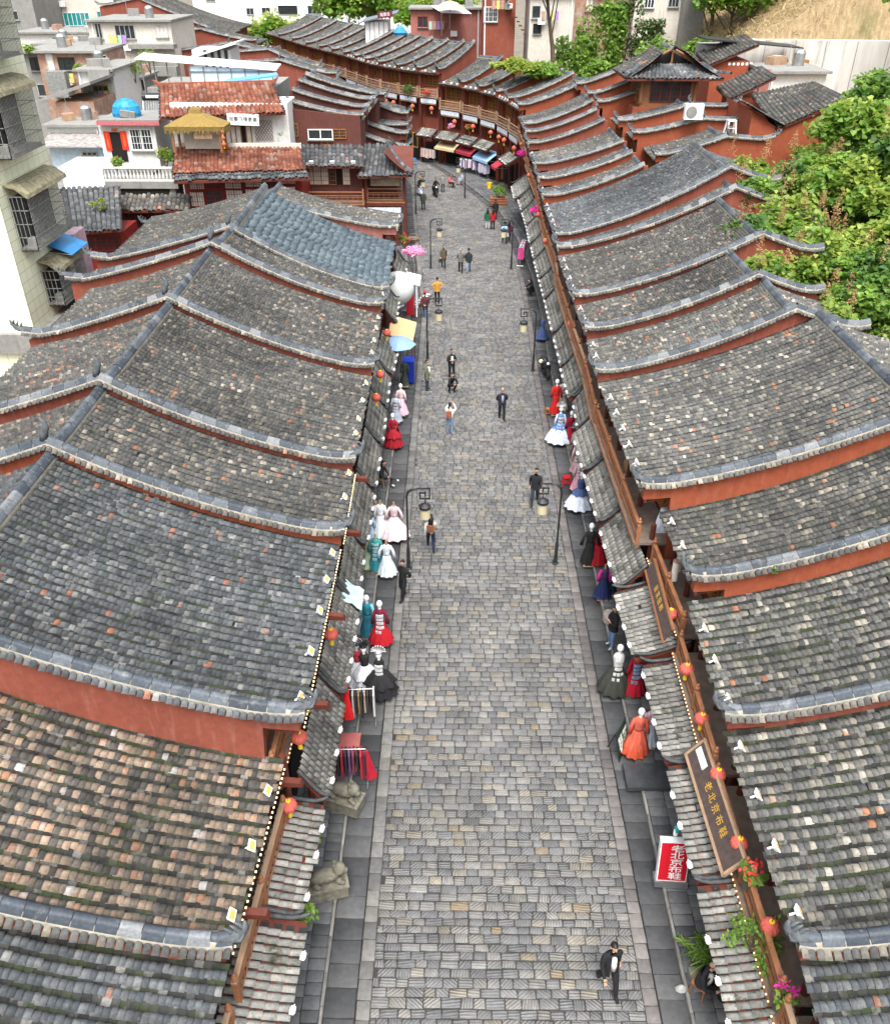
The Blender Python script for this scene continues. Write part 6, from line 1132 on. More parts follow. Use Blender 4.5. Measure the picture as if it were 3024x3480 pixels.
# scooters
def scooter(label, xy, rz, body, z=0):
    t = thing('scooter', label, 'scooter', (xy[0], xy[1], z), rz); B = cloth(body, .3)
    for y in (-.62, .6): m = MB(); n = 16; vs = []; 
    for nm, y in (('wheel', -.62), ('wheel', .6)):
        m = MB(); m.lathe((0, 0, 0), [(.13, -.05), (.22, -.055), (.25, -.02), (.25, .02), (.22, .055), (.13, .05)], 14); w = m.build(nm, M_IRON, t); w.rotation_euler = (0, R(90), 0); w.location = (0, y, .25); m = MB(); m.lathe((0, 0, 0), [(.12, -.03), (.12, .03), (.03, .045)], 10); m.build('rim', M_METAL, w)
    m = MB(); m.prism([(-.17, .1, .3), (-.17, .72, .45), (-.17, .85, .72), (-.17, .05, .78), (-.17, -.02, .5)], (.34, 0, 0)); m.box((0, -.2, .3), (.36, .55, .1)); m.build('body', B, t)
    m = MB(); m.tube([(0, .02, .8), (0, .35, .84), (0, .72, .82), (0, .8, .8)], [.1, .16, .15, .08], 8); m.build('seat', M_IRON, t, None, True)
    m = MB(); m.prism([(-.2, -.45, .32), (.2, -.45, .32), (.17, -.5, .85), (-.17, -.5, .85)], (0, -.07, .0)); m.prism([(-.1, -.62, .45), (.1, -.62, .45), (.1, -.5, .62), (-.1, -.5, .62)], (0, -.2, -.08)); m.build('front_shield', B, t)
    m = MB(); m.tube([(0, -.6, .3), (0, -.47, .95)], .035, 6).tube([(-.34, -.38, 1.02), (-.15, -.46, 1.0), (.15, -.46, 1.0), (.34, -.38, 1.02)], .022, 6); m.build('handlebar', M_IRON, t)
    for s in (-1, 1): m = MB(); m.tube([(s * .22, -.45, 1.02), (s * .3, -.46, 1.2)], .01, 4).ball((s * .31, -.46, 1.24), .055, 7, 5); m.build('mirror', M_IRON, t)
    m = MB(); m.ball((0, -.56, .95), .09, 8, 5); m.build('headlight', M_WPLAST, t); m = MB(); m.box((0, .9, .55), (.2, .02, .13)); m.build('number_plate', M_WPLAST, t); m = MB(); m.box((0, .87, .72), (.22, .05, .07)); m.build('tail_light', M_REDS, t); return t
scooter('black scooter parked on the right gutter with a pale helmet', (5.25, 45.4), R(8), (.015, .015, .017)); t = thing('helmet', 'cream helmet hanging on the parked black scooter', 'helmet', (4.95, 45.1, .85)); m = MB(); m.ball((0, 0, .12), .14, 10, 6, .95); m.build('shell', plain('cream_shell', (.7, .65, .45), .3, .1), t); m = MB(); m.lathe((0, 0, .05), [(.142, 0), (.146, .05)], 10); m.build('rim_band', M_IRON, t)
scooter('white and blue fronted scooter ridden by the person in an orange helmet', (-3.55, 88.5), R(14), (.5, .55, .7)); scooter('black scooter ridden away from the camera near the bend', (-2.0, 88.3), R(14), (.015, .015, .017))
# small things on the pavements
plastic_stool('red plastic stool beside the nearest right lamp', (5.15, 33.1, PV), plain('red_plastic', (.5, .01, .015), .35, .1), 1.0); plastic_stool('small wooden stool under the scarlet dress', (4.98, 40.3, 0), M_WIN, .9); plastic_stool('blue plastic stool at the far bend, left of two', (-5.6, 102.6, .1), plain('blue_plastic', (.02, .2, .55), .4, .1), 1.4); plastic_stool('blue plastic stool at the far bend, right of two', (-4.7, 102.9, .1), plain('blue_plastic', (.02, .2, .55)), 1.4)
t = thing('bucket', 'yellow bucket on the pavement in front of the blue awning', 'bucket', (3.5, 91.2, PV)); m = MB(); m.lathe((0, 0, 0), [(.22, 0), (.28, .5), (.3, .52), (.27, .52), (.2, .05)], 12); m.build('pail', plain('yellow_plastic', (.75, .55, .02), .4, .1), t); m = MB(); m.tube([(-.28, 0, .5), (0, 0, .68), (.28, 0, .5)], .012, 4); m.build('handle', M_METAL, t)
p = at_y(1352, 978, 53.2); t = thing('globe', 'large white globe resting at the eave of the glazed slate roof', 'globe', (p[0], p[1], p[2] - 1.05)); m = MB(); m.ball((0, 0, 1.05), 1.05, 24, 16); m.build('sphere', plain('matt_white_globe', (.62, .65, .64), .5, .1, 1.5), t, None, True); m = MB(); m.lathe((0, 0, -.1), [(.4, 0), (.35, .12)], 12); m.build('seat_ring', M_WPLAST, t)
t = thing('display_frame', 'white panel stall front beside the white globe', 'stall', (-2.75, 55.2, PV)); m = MB(); m.box((0, 0, 2.3), (1.0, 1.9, .12), 0, 0, .25); m.build('top_panel', M_WPLAST, t)
for y in (-.85, .85): m = MB(); m.box((.25, y, 1.1), (.07, .07, 2.2)); m.build('post', M_WPLAST, t)
m = MB(); m.box((-.2, -.3, .9), (.5, .5, 1.8)); m.build('red_banner', M_REDB, t)
t = thing('ladder', 'aluminium ladder lying slantwise on the left gutter', 'ladder', (-2.55, 57.0, PV + .05), R(-22)); m = MB(); m.box((-.22, 0, 0), (.07, 4.2, .08)); m.build('stile', M_METAL, t); m = MB(); m.box((.22, 0, 0), (.07, 4.2, .08)); m.build('stile', M_METAL, t)
for k in range(9): m = MB(); m.box((0, -1.8 + k * .45, 0), (.4, .12, .05)); m.build('rung', M_WPLAST, t)
t = thing('straw_awning', 'tan straw-mat awning beside the blue umbrella', 'awning', (-2.75, 46.0, 0)); m = MB(); m.prism([(-.9, -1.5, 2.75), (.45, -1.5, 2.3), (.55, 1.5, 2.3), (-.9, 1.5, 2.75)], (0, 0, .06)); m.build('mat', plain('straw_mat', (.5, .38, .2), .9, .15, 9), t)
for y in (-1.4, 1.4): m = MB(); m.tube([(.4, y, .1), (.4, y, 2.3)], .03, 5); m.build('pole', M_WOODD, t)
parasol('pale blue umbrella over the left canopy edge', (-2.98, 42.6, .9), .95, plain('pale_blue_umbrella', (.2, .32, .52), .6, .1), 2.1)
t = thing('blue_bin', 'dark blue box beside the pale blue umbrella', 'box', (-2.55, 44.4, PV)); m = MB(); m.box((0, 0, .6), (.6, .8, 1.2)); m.build('body', plain('deep_blue', (.01, .03, .3), .5, .1), t); m = MB(); m.box((0, 0, 1.23), (.64, .84, .06)); m.build('lid', plain('deep_blue', (.01, .03, .3)), t)
t = thing('tarpaulin', 'pale mint plastic sheet draped over the left canopy', 'tarpaulin', (-3.4, 21.3, 3.16)); m = MB(); g_ = 7; vs = []; 
for i in range(g_):
    for j in range(g_): vs.append((-.35 + .85 * i / (g_ - 1), -.5 + 1.0 * j / (g_ - 1), .42 - .6 * i / (g_ - 1) + .05 * math.sin(i * 2 + j * 1.7)))
m.add(vs, [(i * g_ + j, i * g_ + j + 1, (i + 1) * g_ + j + 1, (i + 1) * g_ + j) for i in range(g_ - 1) for j in range(g_ - 1)]); m.build('sheet', plain('mint_plastic', (.5, .68, .66), .4, .15), t)
t = thing('cardboard_box', 'cardboard carton on the right balcony behind the railing', 'box', (6.75, 27.7, 3.9), .2); m = MB(); m.box((0, 0, .28), (.55, .5, .56)); m.build('carton', plain('cardboard', (.36, .22, .1), .9, .2), t); m = MB(); m.box((0, 0, .565), (.57, .12, .012)); m.build('tape', M_WOODL, t)
t = thing('water_trough', 'dark stone trough step on the right pavement under the orange gown', 'trough', (5.75, 16.6, PV)); m = MB(); m.box((0, 0, .08), (1.3, .9, .16)); m.build('block', plain('dark_granite', (.05, .055, .06), .4, .3, 5), t)
t = thing('stone_drum', 'small round stone drum on the right pavement by the woman in black', 'stone', (5.68, 23.6, PV)); m = MB(); m.lathe((0, 0, 0), [(.2, 0), (.24, .1), (.24, .35), (.2, .45)], 12); m.build('drum', plain('pinkish_stone', (.33, .28, .26), .9, .3, 6), t)
t = thing('rag_heap', 'crumpled white plastic bag on the right kerb beside the seated man', 'bag', (5.45, 10.55, 0)); m = MB(); m.lathe((0, 0, 0), [(.1, 0), (.13, .06), (.08, .15), (.03, .2)], 7, 1.2, .8); m.build('bag', plain('grubby_plastic', (.4, .4, .39), .5, .3), t)
t = thing('bricks', 'pale broken kerb stone beside the potted plant', 'stone', (5.85, 10.7, PV)); m = MB(); m.box((0, 0, .1), (.35, .5, .2), .1); m.build('stone', M_KERB, t)
t = thing('wicker_basket', 'wicker basket with goods on the left gutter near the bend', 'basket', (-3.5, 72.5, 0)); m = MB(); m.lathe((0, 0, 0), [(.35, 0), (.5, .25), (.48, .28), (.3, .1)], 12); m.build('bowl', M_WOODL, t); m = MB(); m.tube([(-.48, 0, .25), (-.2, 0, .6), (.2, 0, .6), (.48, 0, .25)], .03, 5); m.build('handle', M_WOODL, t); m = MB(); m.ball((.05, 0, .25), .28, 8, 5, .5); m.build('goods', M_CONC, t)
t = thing('planter', 'brown planter crate in front of the bend shops', 'planter', (4.15, 84.3, PV)); m = MB(); m.box((0, 0, .35), (1.6, .9, .7)); m.build('crate', M_WOOD, t); m = MB(); [m.box((0, -.46, z), (1.62, .03, .06)) for z in (.15, .4, .65)]; m.build('batten', M_WOODD, t)
t = thing('washing', 'blue and white cloth hanging on the right balcony wall', 'cloth', (7.0, 23.6, 3.6)); m = MB(); skirt_mesh(m, [(.12, 1.5), (.2, 1.0), (.26, .2)], 5, .2, 16, .4); m.build('cloth', cloth((.6, .66, .75)), t); m = MB(); m.tube([(0, 0, 1.48), (0, 0, 1.75)], .01, 4); m.build('hanger', M_METAL, t)
for i, (x, y, l) in enumerate(((7.3, 21.4, 'left'), (7.05, 20.9, 'right'))): t = thing('tube_lamp', 'pale cylindrical wall lamp on the red column, %s of two' % l, 'lamp', (x - .2, y, 4.2)); m = MB(); m.lathe((0, 0, 0), [(.11, 0), (.11, .7)], 10); m.build('shade', plain('pale_lamp_shade', (.6, .56, .5), .5, .1), t); m = MB(); m.lathe((0, 0, .7), [(.115, 0), (.115, .03)], 10); m.build('cap', M_WOODL, t)
# ---------------------------------------------------------------- people (skin-modified skeletons, all converted in one pass)
PEOPLE = []
def V3(*a): return Vector(a)
def pose(kind, ph=1):
    """joints in a body frame facing -Y; x to the person's left is +"""
    J = dict(pel=V3(0, 0, .95), wai=V3(0, 0, 1.12), che=V3(0, .01, 1.32), nek=V3(0, .01, 1.5), hed=V3(0, -.01, 1.6))
    for s, n in ((1, 'l'), (-1, 'r')):
        J['sh' + n] = V3(s * .19, .01, 1.42); J['el' + n] = V3(s * .25, .03, 1.13); J['wr' + n] = V3(s * .26, -.05, .88); J['ha' + n] = V3(s * .26, -.08, .78)
        J['hi' + n] = V3(s * .1, 0, .92); J['kn' + n] = V3(s * .11, -.02, .5); J['an' + n] = V3(s * .11, .02, .09); J['to' + n] = V3(s * .13, -.14, .04)
    if kind == 'walk':
        a, b = ('l', 'r') if ph > 0 else ('r', 'l'); sa = 1 if ph > 0 else -1
        J['kn' + a] = V3(sa * .1, -.2, .52); J['an' + a] = V3(sa * .1, -.3, .1); J['to' + a] = V3(sa * .11, -.46, .08); J['kn' + b] = V3(-sa * .1, .04, .5); J['an' + b] = V3(-sa * .1, .32, .16); J['to' + b] = V3(-sa * .1, .2, .04)
        J['el' + a] = V3(sa * .25, .14, 1.14); J['wr' + a] = V3(sa * .25, .1, .9); J['ha' + a] = V3(sa * .25, .06, .81); J['el' + b] = V3(-sa * .25, -.06, 1.14); J['wr' + b] = V3(-sa * .24, -.24, .95); J['ha' + b] = V3(-sa * .24, -.3, .88)
    if kind == 'behind':
        for s, n in ((1, 'l'), (-1, 'r')): J['el' + n] = V3(s * .28, .12, 1.14); J['wr' + n] = V3(s * .1, .19, .98); J['ha' + n] = V3(s * .02, .2, .95)
        J['knl'] = V3(.1, -.14, .51); J['anl'] = V3(.1, -.2, .1); J['tol'] = V3(.11, -.35, .05); J['anr'] = V3(-.1, .2, .12); J['tor'] = V3(-.1, .06, .04)
    if kind == 'photo':
        for s, n in ((1, 'l'), (-1, 'r')): J['el' + n] = V3(s * .27, -.22, 1.38); J['wr' + n] = V3(s * .12, -.36, 1.6); J['ha' + n] = V3(s * .06, -.39, 1.66)
    if kind == 'crossed':
        for s, n in ((1, 'l'), (-1, 'r')): J['el' + n] = V3(s * .27, -.06, 1.14); J['wr' + n] = V3(s * .02, -.2, 1.2); J['ha' + n] = V3(-s * .09, -.2, 1.23)
        J['knl'] = V3(.13, -.05, .5); J['anl'] = V3(.15, -.04, .09); J['tol'] = V3(.2, -.18, .04)
    if kind == 'hips':
        for s, n in ((1, 'l'), (-1, 'r')): J['el' + n] = V3(s * .4, .06, 1.2); J['wr' + n] = V3(s * .2, .02, 1.03); J['ha' + n] = V3(s * .16, -.05, 1.0)
    if kind in ('sit', 'ride'):
        dz = -.47 if kind == 'sit' else -.12
        for k in ('pel', 'wai', 'che', 'nek', 'hed'): J[k].z += dz
        J['che'].y -= .04; J['nek'].y -= .08; J['hed'].y -= .12
        for s, n in ((1, 'l'), (-1, 'r')):
            J['hi' + n] = V3(s * .1, -.02, .92 + dz); J['kn' + n] = V3(s * .14, -.42, .5 if kind == 'sit' else .68); J['an' + n] = V3(s * .13, -.42, .1 if kind == 'sit' else .36); J['to' + n] = V3(s * .14, -.58, .05 if kind == 'sit' else .31)
            J['sh' + n].z += dz; J['sh' + n].y -= .05; J['el' + n] = V3(s * .25, -.14, 1.14 + dz); J['wr' + n] = V3(s * .12, -.34, 1.07 + dz); J['ha' + n] = V3(s * .06, -.4, 1.06 + dz)
            if kind == 'ride': J['wr' + n] = V3(s * .28, -.42, 1.03); J['ha' + n] = V3(s * .3, -.48, 1.03)
    if kind == 'legcross': J = pose('sit'); J['knr'] = V3(.02, -.46, .58); J['anr'] = V3(.2, -.62, .36); J['tor'] = V3(.24, -.76, .33)
    if kind == 'squat':
        for k in ('pel', 'wai', 'che', 'nek', 'hed'): J[k].z -= .62
        J['pel'].y += .15; J['wai'].y += .08; J['che'].y -= .08; J['nek'].y -= .14; J['hed'].y -= .18
        for s, n in ((1, 'l'), (-1, 'r')):
            J['hi' + n] = V3(s * .1, .14, .32); J['kn' + n] = V3(s * .2, -.26, .5); J['an' + n] = V3(s * .14, -.02, .1); J['to' + n] = V3(s * .16, -.18, .05)
            J['sh' + n] = V3(s * .19, -.1, .82); J['el' + n] = V3(s * .24, -.3, .62); J['wr' + n] = V3(s * .08, -.42, .62); J['ha' + n] = V3(s * .03, -.46, .62)
    return J
BONES = [('pel', 'wai', .15, .14, 0), ('wai', 'che', .14, .165, 0), ('che', 'nek', .165, .07, 0), ('nek', 'hed', .06, .06, 3)]
for _n in 'lr': BONES += [('che', 'sh' + _n, .165, .085, 0), ('sh' + _n, 'el' + _n, .085, .058, 1), ('el' + _n, 'wr' + _n, .058, .04, 2), ('wr' + _n, 'ha' + _n, .04, .036, 3), ('pel', 'hi' + _n, .15, .115, 4), ('hi' + _n, 'kn' + _n, .115, .075, 4), ('kn' + _n, 'an' + _n, .075, .05, 4), ('an' + _n, 'to' + _n, .055, .045, 5)]
RAD = dict(pel=(.155, .12), wai=(.15, .115), che=(.18, .12), nek=(.06, .06), hed=(.055, .055), sh=.082, el=.058, wr=.04, ha=.034, hi=.112, kn=.076, an=.052, to=.045)
def person(label, xy, face, kind='stand', top=(.05, .05, .06), legs=(.03, .03, .035), shoes=(.02, .02, .02), hair='short', short=False, ph=1, z=0, s=1.0, shirt=None, bag=None, hat=None, build=1.0, lean=0, hem=None, skin=None, back=None, scarf=None):
    """face: compass the person looks to, degrees from -Y (towards camera), counter-clockwise"""
    t = thing('person', label, 'person', (xy[0], xy[1], z), R(face)); J = pose(kind, ph)
    names = list(J); ix = {n: i for i, n in enumerate(names)}; me = bpy.data.meshes.new('body'); me.from_pydata([J[n] for n in names], [(ix[a], ix[b]) for a, b, *_ in BONES], [])
    o = bpy.data.objects.new('skin_tmp', me); COL.objects.link(o); md = o.modifiers.new('s', 'SKIN'); md.use_smooth_shade = True; md.branch_smoothing = .6
    if not me.skin_vertices: raise RuntimeError('no skin layer')
    for n in names:
        r = RAD.get(n) or RAD.get(n[:2]); r = r if isinstance(r, tuple) else (r, r); b = build if n in ('pel', 'wai', 'che') else 1 + (build - 1) * .5
        me.skin_vertices[0].data[ix[n]].radius = (r[0] * b, r[1] * b); me.skin_vertices[0].data[ix[n]].use_root = n == 'pel'
    o.modifiers.new('d', 'SUBSURF').levels = 1
    PEOPLE.append((o, t, J, dict(top=top, legs=legs, shoes=shoes, hair=hair, short=short, shirt=shirt, bag=bag, hat=hat, hem=hem, kind=kind, back=back, scarf=scarf), s)); t.scale = (s, s, s); return t
def seg_d(P, a, b):
    a, b = np.array(a), np.array(b); d = b - a; u = np.clip(((P - a) @ d) / max(d @ d, 1e-9), 0, 1); return np.linalg.norm(P - (a + u[:, None] * d), axis=1)
def finish_people():
    dg = bpy.context.evaluated_depsgraph_get(); made = [bpy.data.meshes.new_from_object(o.evaluated_get(dg)) for o, *_ in PEOPLE]
    for (o, t, J, c, s), me in zip(PEOPLE, made):
        bpy.data.objects.remove(o); nv = len(me.vertices); V = np.empty(nv * 3); me.vertices.foreach_get('co', V); V = V.reshape(-1, 3)
        polys = [tuple(p.vertices) for p in me.polygons]; cen = np.array([V[list(p)].mean(0) for p in polys]); D = np.stack([seg_d(cen, J[a], J[b]) / ((ra + rb) / 2) for a, b, ra, rb, _ in BONES], 1); bi = D.argmin(1)
        mm = {0: 0, 1: 0, 2: 1 if c['short'] else 0, 3: 1, 4: 2, 5: 3}; mi = [mm[BONES[k][4]] for k in bi]
        b = MB(); b.v = [tuple(v) for v in V]; b.f = list(polys); b.mi = list(mi)
        # head with face
        H = J['hed']; hc = V3(H.x, H.y - .005, H.z + .12); b.cur = 1
        def ell(cx, cy, cz, rx, ry, rz, n=12, m=9):
            vs = []; fs = []
            for i in range(m + 1):
                th = math.pi * i / m
                for k in range(n): a = 2 * math.pi * k / n; q = math.sin(th) + 1e-3; jaw = 1 - .22 * max(0, -math.cos(th) * -1 * -1) if False else (1 - .25 * max(0, math.cos(th))); vs.append((cx + rx * q * math.cos(a) * jaw, cy + ry * q * math.sin(a) * jaw, cz - rz * math.cos(th)))
            for i in range(m):
                for k in range(n): fs.append((i * n + k, i * n + (k + 1) % n, (i + 1) * n + (k + 1) % n, (i + 1) * n + k))
            b.add(vs, fs)
        ell(hc.x, hc.y, hc.z, .078, .098, .118)
        b.prism([(hc.x - .014, hc.y - .092, hc.z + .02), (hc.x + .014, hc.y - .092, hc.z + .02), (hc.x + .02, hc.y - .088, hc.z - .03), (hc.x, hc.y - .122, hc.z - .03), (hc.x - .02, hc.y - .088, hc.z - .03)], (0, .02, 0))
        for sx in (-1, 1): b.ball((hc.x + sx * .08, hc.y + .005, hc.z), .022, 6, 4, 1.5)
        for n in 'lr':     # fingers: five unequal bent chains from each palm
            w, h = J['wr' + n], J['ha' + n]; d = (h - w).normalized(); sx = d.cross(V3(0, 1, 0)); sx = sx.normalized() if sx.length > .1 else V3(1, 0, 0); nn = sx.cross(d)
            for k, (off, ln) in enumerate(((-.027, .06), (-.009, .07), (.009, .066), (.026, .052))): p = h + d * .012 + sx * off; b.tube([p, p + d * ln * .55 - nn * .006, p + d * ln * .95 - nn * .025], [.0095, .0085, .006], 5)
            q = w + d * .035; b.tube([q + sx * .025, q + sx * .052 + d * .03, q + sx * .05 + d * .062], [.011, .0095, .007], 5)
        b.cur = 4
        for sx in (-1, 1): b.ball((hc.x + sx * .032, hc.y - .083, hc.z + .018), .012, 5, 4)
        b.box((hc.x, hc.y - .088, hc.z - .06), (.04, .012, .008))
        body = b.build('body', [cloth(c['top']), M_SKIN, cloth(c['legs']), cloth(c['shoes']), M_HAIR], t, None, True)
        # hair
        hm = MB(); n = 12
        if c['hair'] in ('short', 'long', 'pony', 'grey', 'bald'):
            rows = [(-.3, 1.06), (.15, 1.12), (.55, 1.1), (.85, 1.08), (1.0, 1.04)] if c['hair'] != 'bald' else [(-.3, 1.03), (.05, 1.05), (.3, 1.04)]
            vs = []; fs = []
            for i, (cz, k_) in enumerate(rows):
                q = math.sqrt(max(0, 1 - min(1, abs(cz)) ** 2)) + .02
                for k in range(n): a = 2 * math.pi * k / n; fr = math.sin(a) < -.35; zz = cz if not (fr and cz < .5) else .52; q2 = math.sqrt(max(0, 1 - zz * zz)) + .02; vs.append((hc.x + .08 * k_ * q2 * math.cos(a), hc.y + .1 * k_ * q2 * math.sin(a) + (.004 if fr else .008), hc.z + .12 * k_ * zz))
            for i in range(len(rows) - 1):
                for k in range(n): fs.append((i * n + k, i * n + (k + 1) % n, (i + 1) * n + (k + 1) % n, (i + 1) * n + k))
            if c['hair'] != 'bald': fs.append(tuple((len(rows) - 1) * n + k for k in range(n)))
            hm.add(vs, fs)
            if c['hair'] == 'long': hm.tube([(hc.x, hc.y + .05, hc.z + .06), (hc.x, hc.y + .1, hc.z - .1), (hc.x, hc.y + .12, hc.z - .28), (hc.x, hc.y + .12, hc.z - .4)], [.07, .105, .11, .05], 9)
            if c['hair'] == 'pony': hm.tube([(hc.x, hc.y + .1, hc.z + .04), (hc.x, hc.y + .15, hc.z - .06), (hc.x, hc.y + .14, hc.z - .22)], [.03, .04, .015], 7)
            hm.build('hair', plain('grey_hair', (.25, .24, .23), .7, .3) if c['hair'] == 'grey' else M_HAIR, t, None, True)
        if c['hat']:
            m = MB(); m.lathe((hc.x, hc.y, hc.z + .03), [(.095, 0), (.11, .03), (.1, .09), (.05, .125)], 12, .92, 1.05); m.box((hc.x, hc.y - .13, hc.z + .045), (.12, .1, .012)); m.build('hat', cloth(c['hat']), t)
        # clothes that stand away from the body
        P0, C0 = J['pel'], J['che']
        if c['hem'] or c['shirt']:
            m = MB(); top_ = C0.lerp(J['nek'], .3); n = 16; vs = []; fs = []; col = c['top']; rows = [(top_, .185, .125), (C0, .21, .145), (J['wai'], .19, .14), (P0 + V3(0, 0, -.02), .205, .155), (P0 + V3(0, 0, -(c['hem'] or .12)), .215, .165)]
            if c['kind'] in ('sit', 'legcross', 'squat', 'ride'): rows = rows[:4]
            for p, rx_, ry_ in rows:
                for k in range(n): a = -math.pi / 2 + .32 + (2 * math.pi - .64) * k / (n - 1) if c['shirt'] else 2 * math.pi * k / (n - 1); vs.append((p.x + rx_ * math.cos(a), p.y + ry_ * math.sin(a), p.z))
            for i in range(len(rows) - 1):
                for k in range(n - 1): fs.append((i * n + k, i * n + k + 1, (i + 1) * n + k + 1, (i + 1) * n + k))
            m.add(vs, fs); m.build('jacket', cloth(col), t, None, True)
            if c['shirt']: m = MB(); a_, b_ = C0 + V3(0, -.118, .1), P0 + V3(0, -.13, .05); m.tube([a_, (a_ + b_) / 2 + V3(0, -.012, 0), b_], [.055, .065, .06], 8); m.build('shirt', cloth(c['shirt']), t, None, True)
        if c['back']: m = MB(); m.box((C0.x, C0.y + .18, C0.z - .05), (.26, .14, .32)); m.build('backpack', cloth(c['back']), t)
        if c['bag']: m = MB(); hp = J['har']; m.prism([(hp.x - .13, hp.y, hp.z - .06), (hp.x + .13, hp.y, hp.z - .06), (hp.x + .16, hp.y, hp.z - .34), (hp.x - .16, hp.y, hp.z - .34)], (0, .12, 0)); m.tube([(hp.x - .08, hp.y + .06, hp.z - .06), (hp.x, hp.y + .06, hp.z + .03), (hp.x + .08, hp.y + .06, hp.z - .06)], .01, 4); m.build('bag', cloth(c['bag']), t)
BK_ = (.012, .012, .014); JN = (.04, .07, .16); NV = (.012, .02, .05)
person('man in open black suit and white shirt walking towards the camera', (3.7, 10.6), 12, 'walk', BK_, BK_, BK_, 'short', hem=.2, shirt=(.65, .65, .65), s=1.02)
person('balding man in black suit sitting cross-legged on the right pavement', (5.82, 10.45), 50, 'legcross', (.02, .021, .024), BK_, BK_, 'bald', hem=.1, shirt=(.6, .6, .58), z=PV, s=1.02)
person('stout man in black T-shirt striding along the left gutter, hands behind', (-1.85, 25.0), -40, 'behind', BK_, BK_, BK_, 'short', True, build=1.15)
person('long-haired woman in white and black top walking away with brown bag', (-.9, 28.1), 186, 'walk', (.5, .48, .44), NV, (.7, .7, .7), 'long', back=(.25, .09, .04), s=.97)
person('man in dark jacket and jeans walking down the right side', (3.6, 31.7), -8, 'walk', (.014, .015, .018), (.02, .03, .05), BK_, 'short', hem=.16, ph=-1)
person('balding man in open navy cardigan over grey shirt, hands behind', (2.5, 39.8), 5, 'behind', (.02, .02, .035), BK_, BK_, 'bald', hem=.12, shirt=(.22, .24, .3))
person('woman in white shirt and jeans taking a photograph, brown backpack', (-.2, 38.1), 165, 'photo', (.68, .67, .64), (.16, .24, .36), (.75, .75, .75), 'pony', back=(.3, .1, .05), s=.98)
person('man with folded arms in black jacket and white T-shirt', (-.15, 44.8), 20, 'crossed', (.016, .017, .02), BK_, (.1, .1, .1), 'short', hem=.1, shirt=(.7, .7, .7))
person('man in black squatting on the cobbles in front of the folded-arms man', (-.15, 43.1), 25, 'squat', BK_, BK_, BK_, 'short')
person('man in olive jacket and jeans standing on the left gutter in profile', (-1.5, 43.3), 75, 'stand', (.12, .14, .09), (.03, .05, .09), (.02, .02, .02), 'short', hem=.14, shirt=(.65, .65, .65))
person('man in yellow plaid shirt seen from behind, hands on hips', (-1.2, 57.4), 190, 'hips', (.5, .24, .04), BK_, BK_, 'short', hem=.1)
person('man in maroon plaid jacket and blue jeans with hands behind', (-1.95, 54.4), 178, 'behind', (.1, .025, .03), (.06, .14, .32), (.3, .3, .3), 'short', hem=.14, hat=(.5, .02, .02))
person('woman in brown coat carrying a dark bag towards the camera', (-.87, 65.2), 4, 'walk', (.09, .07, .045), BK_, (.08, .02, .02), 'short', hem=.24, bag=(.03, .028, .025), s=.98)
person('grey-haired old man in grey waistcoat walking beside the man in cap', (.45, 64.1), 3, 'behind', (.12, .12, .11), BK_, BK_, 'grey', hem=.1)
person('man in dark jacket, blue jeans and cap walking beside the old man', (1.05, 64.1), -2, 'walk', (.018, .025, .03), (.16, .24, .34), BK_, 'short', hem=.16, hat=(.015, .017, .02), ph=-1)
person('man in dark green jacket standing near the far left lamp', (-3.0, 82.7), 8, 'stand', (.05, .065, .05), BK_, BK_, 'short', hem=.12)
person('scooter rider with orange helmet in dark clothes', (-3.5, 88.8), 14, 'ride', BK_, BK_, BK_, None, hat=(.8, .35, .02), z=.08)
person('rider in black seen from behind on the black scooter', (-1.95, 88.3), 14 + 0, 'ride', BK_, BK_, BK_, 'short', z=.08)
person('man in grey jacket standing beside the black scooter', (-1.25, 89.9), 10, 'stand', (.2, .2, .2), (.05, .055, .07), BK_, 'grey', hem=.12)
person('seated woman in coral pink at the bend shop', (-.6, 92.0), 70, 'sit', (.62, .12, .16), BK_, BK_, 'short', z=.0)
person('seated person in pale grey at the bend shop', (.7, 93.2), -60, 'sit', (.4, .44, .5), (.3, .33, .38), BK_, 'short', z=.0)
person('woman in green coat seen from behind near the right kerb', (2.85, 76.2), 176, 'stand', (.01, .11, .06), (.6, .6, .62), (.7, .7, .7), 'long', hem=.2)
person('woman in red top and black trousers near the right kerb', (3.3, 76.0), 183, 'stand', (.35, .015, .02), BK_, (.6, .6, .6), 'long', hem=.1)
person('person in black standing beyond the red topped woman', (3.65, 79.4), 185, 'stand', BK_, BK_, BK_, 'short', hem=.2)
person('woman in pale blue jacket with a plastic carrier bag', (4.12, 71.7), 186, 'walk', (.3, .55, .68), BK_, (.6, .6, .6), 'pony', hem=.18, bag=(.5, .55, .5))
person('woman in maroon jacket beside the pale blue jacketed woman', (4.5, 72.2), 182, 'walk', (.07, .015, .035), BK_, (.5, .5, .5), 'long', hem=.14, ph=-1)
person('person in black crouching at the right kerb below the canopies', (5.45, 58.9), -70, 'squat', BK_, BK_, BK_, 'long', z=.02)
person('woman in black hooded top and jeans leaning at the right canopies', (5.55, 22.3), -75, 'crossed', BK_, (.12, .2, .36), (.3, .3, .3), 'pony', hem=.14, z=PV)
person('woman with long brown hair sitting on a stool at the left pavement', (-3.25, 32.9), 68, 'legcross', (.02, .02, .024), (.05, .055, .07), (.7, .7, .7), 'long', z=PV)
def chair(label, c, rz, mat):
    t = thing('wooden_stool', label, 'stool', c, rz); m = MB(); m.box((0, 0, .4), (.36, .36, .05)); m.build('seat', mat, t)
    for x in (-.14, .14):
        for y in (-.14, .14): m = MB(); m.tube([(x, y, .39), (x * 1.2, y * 1.2, 0)], .022, 5); m.build('leg', mat, t)
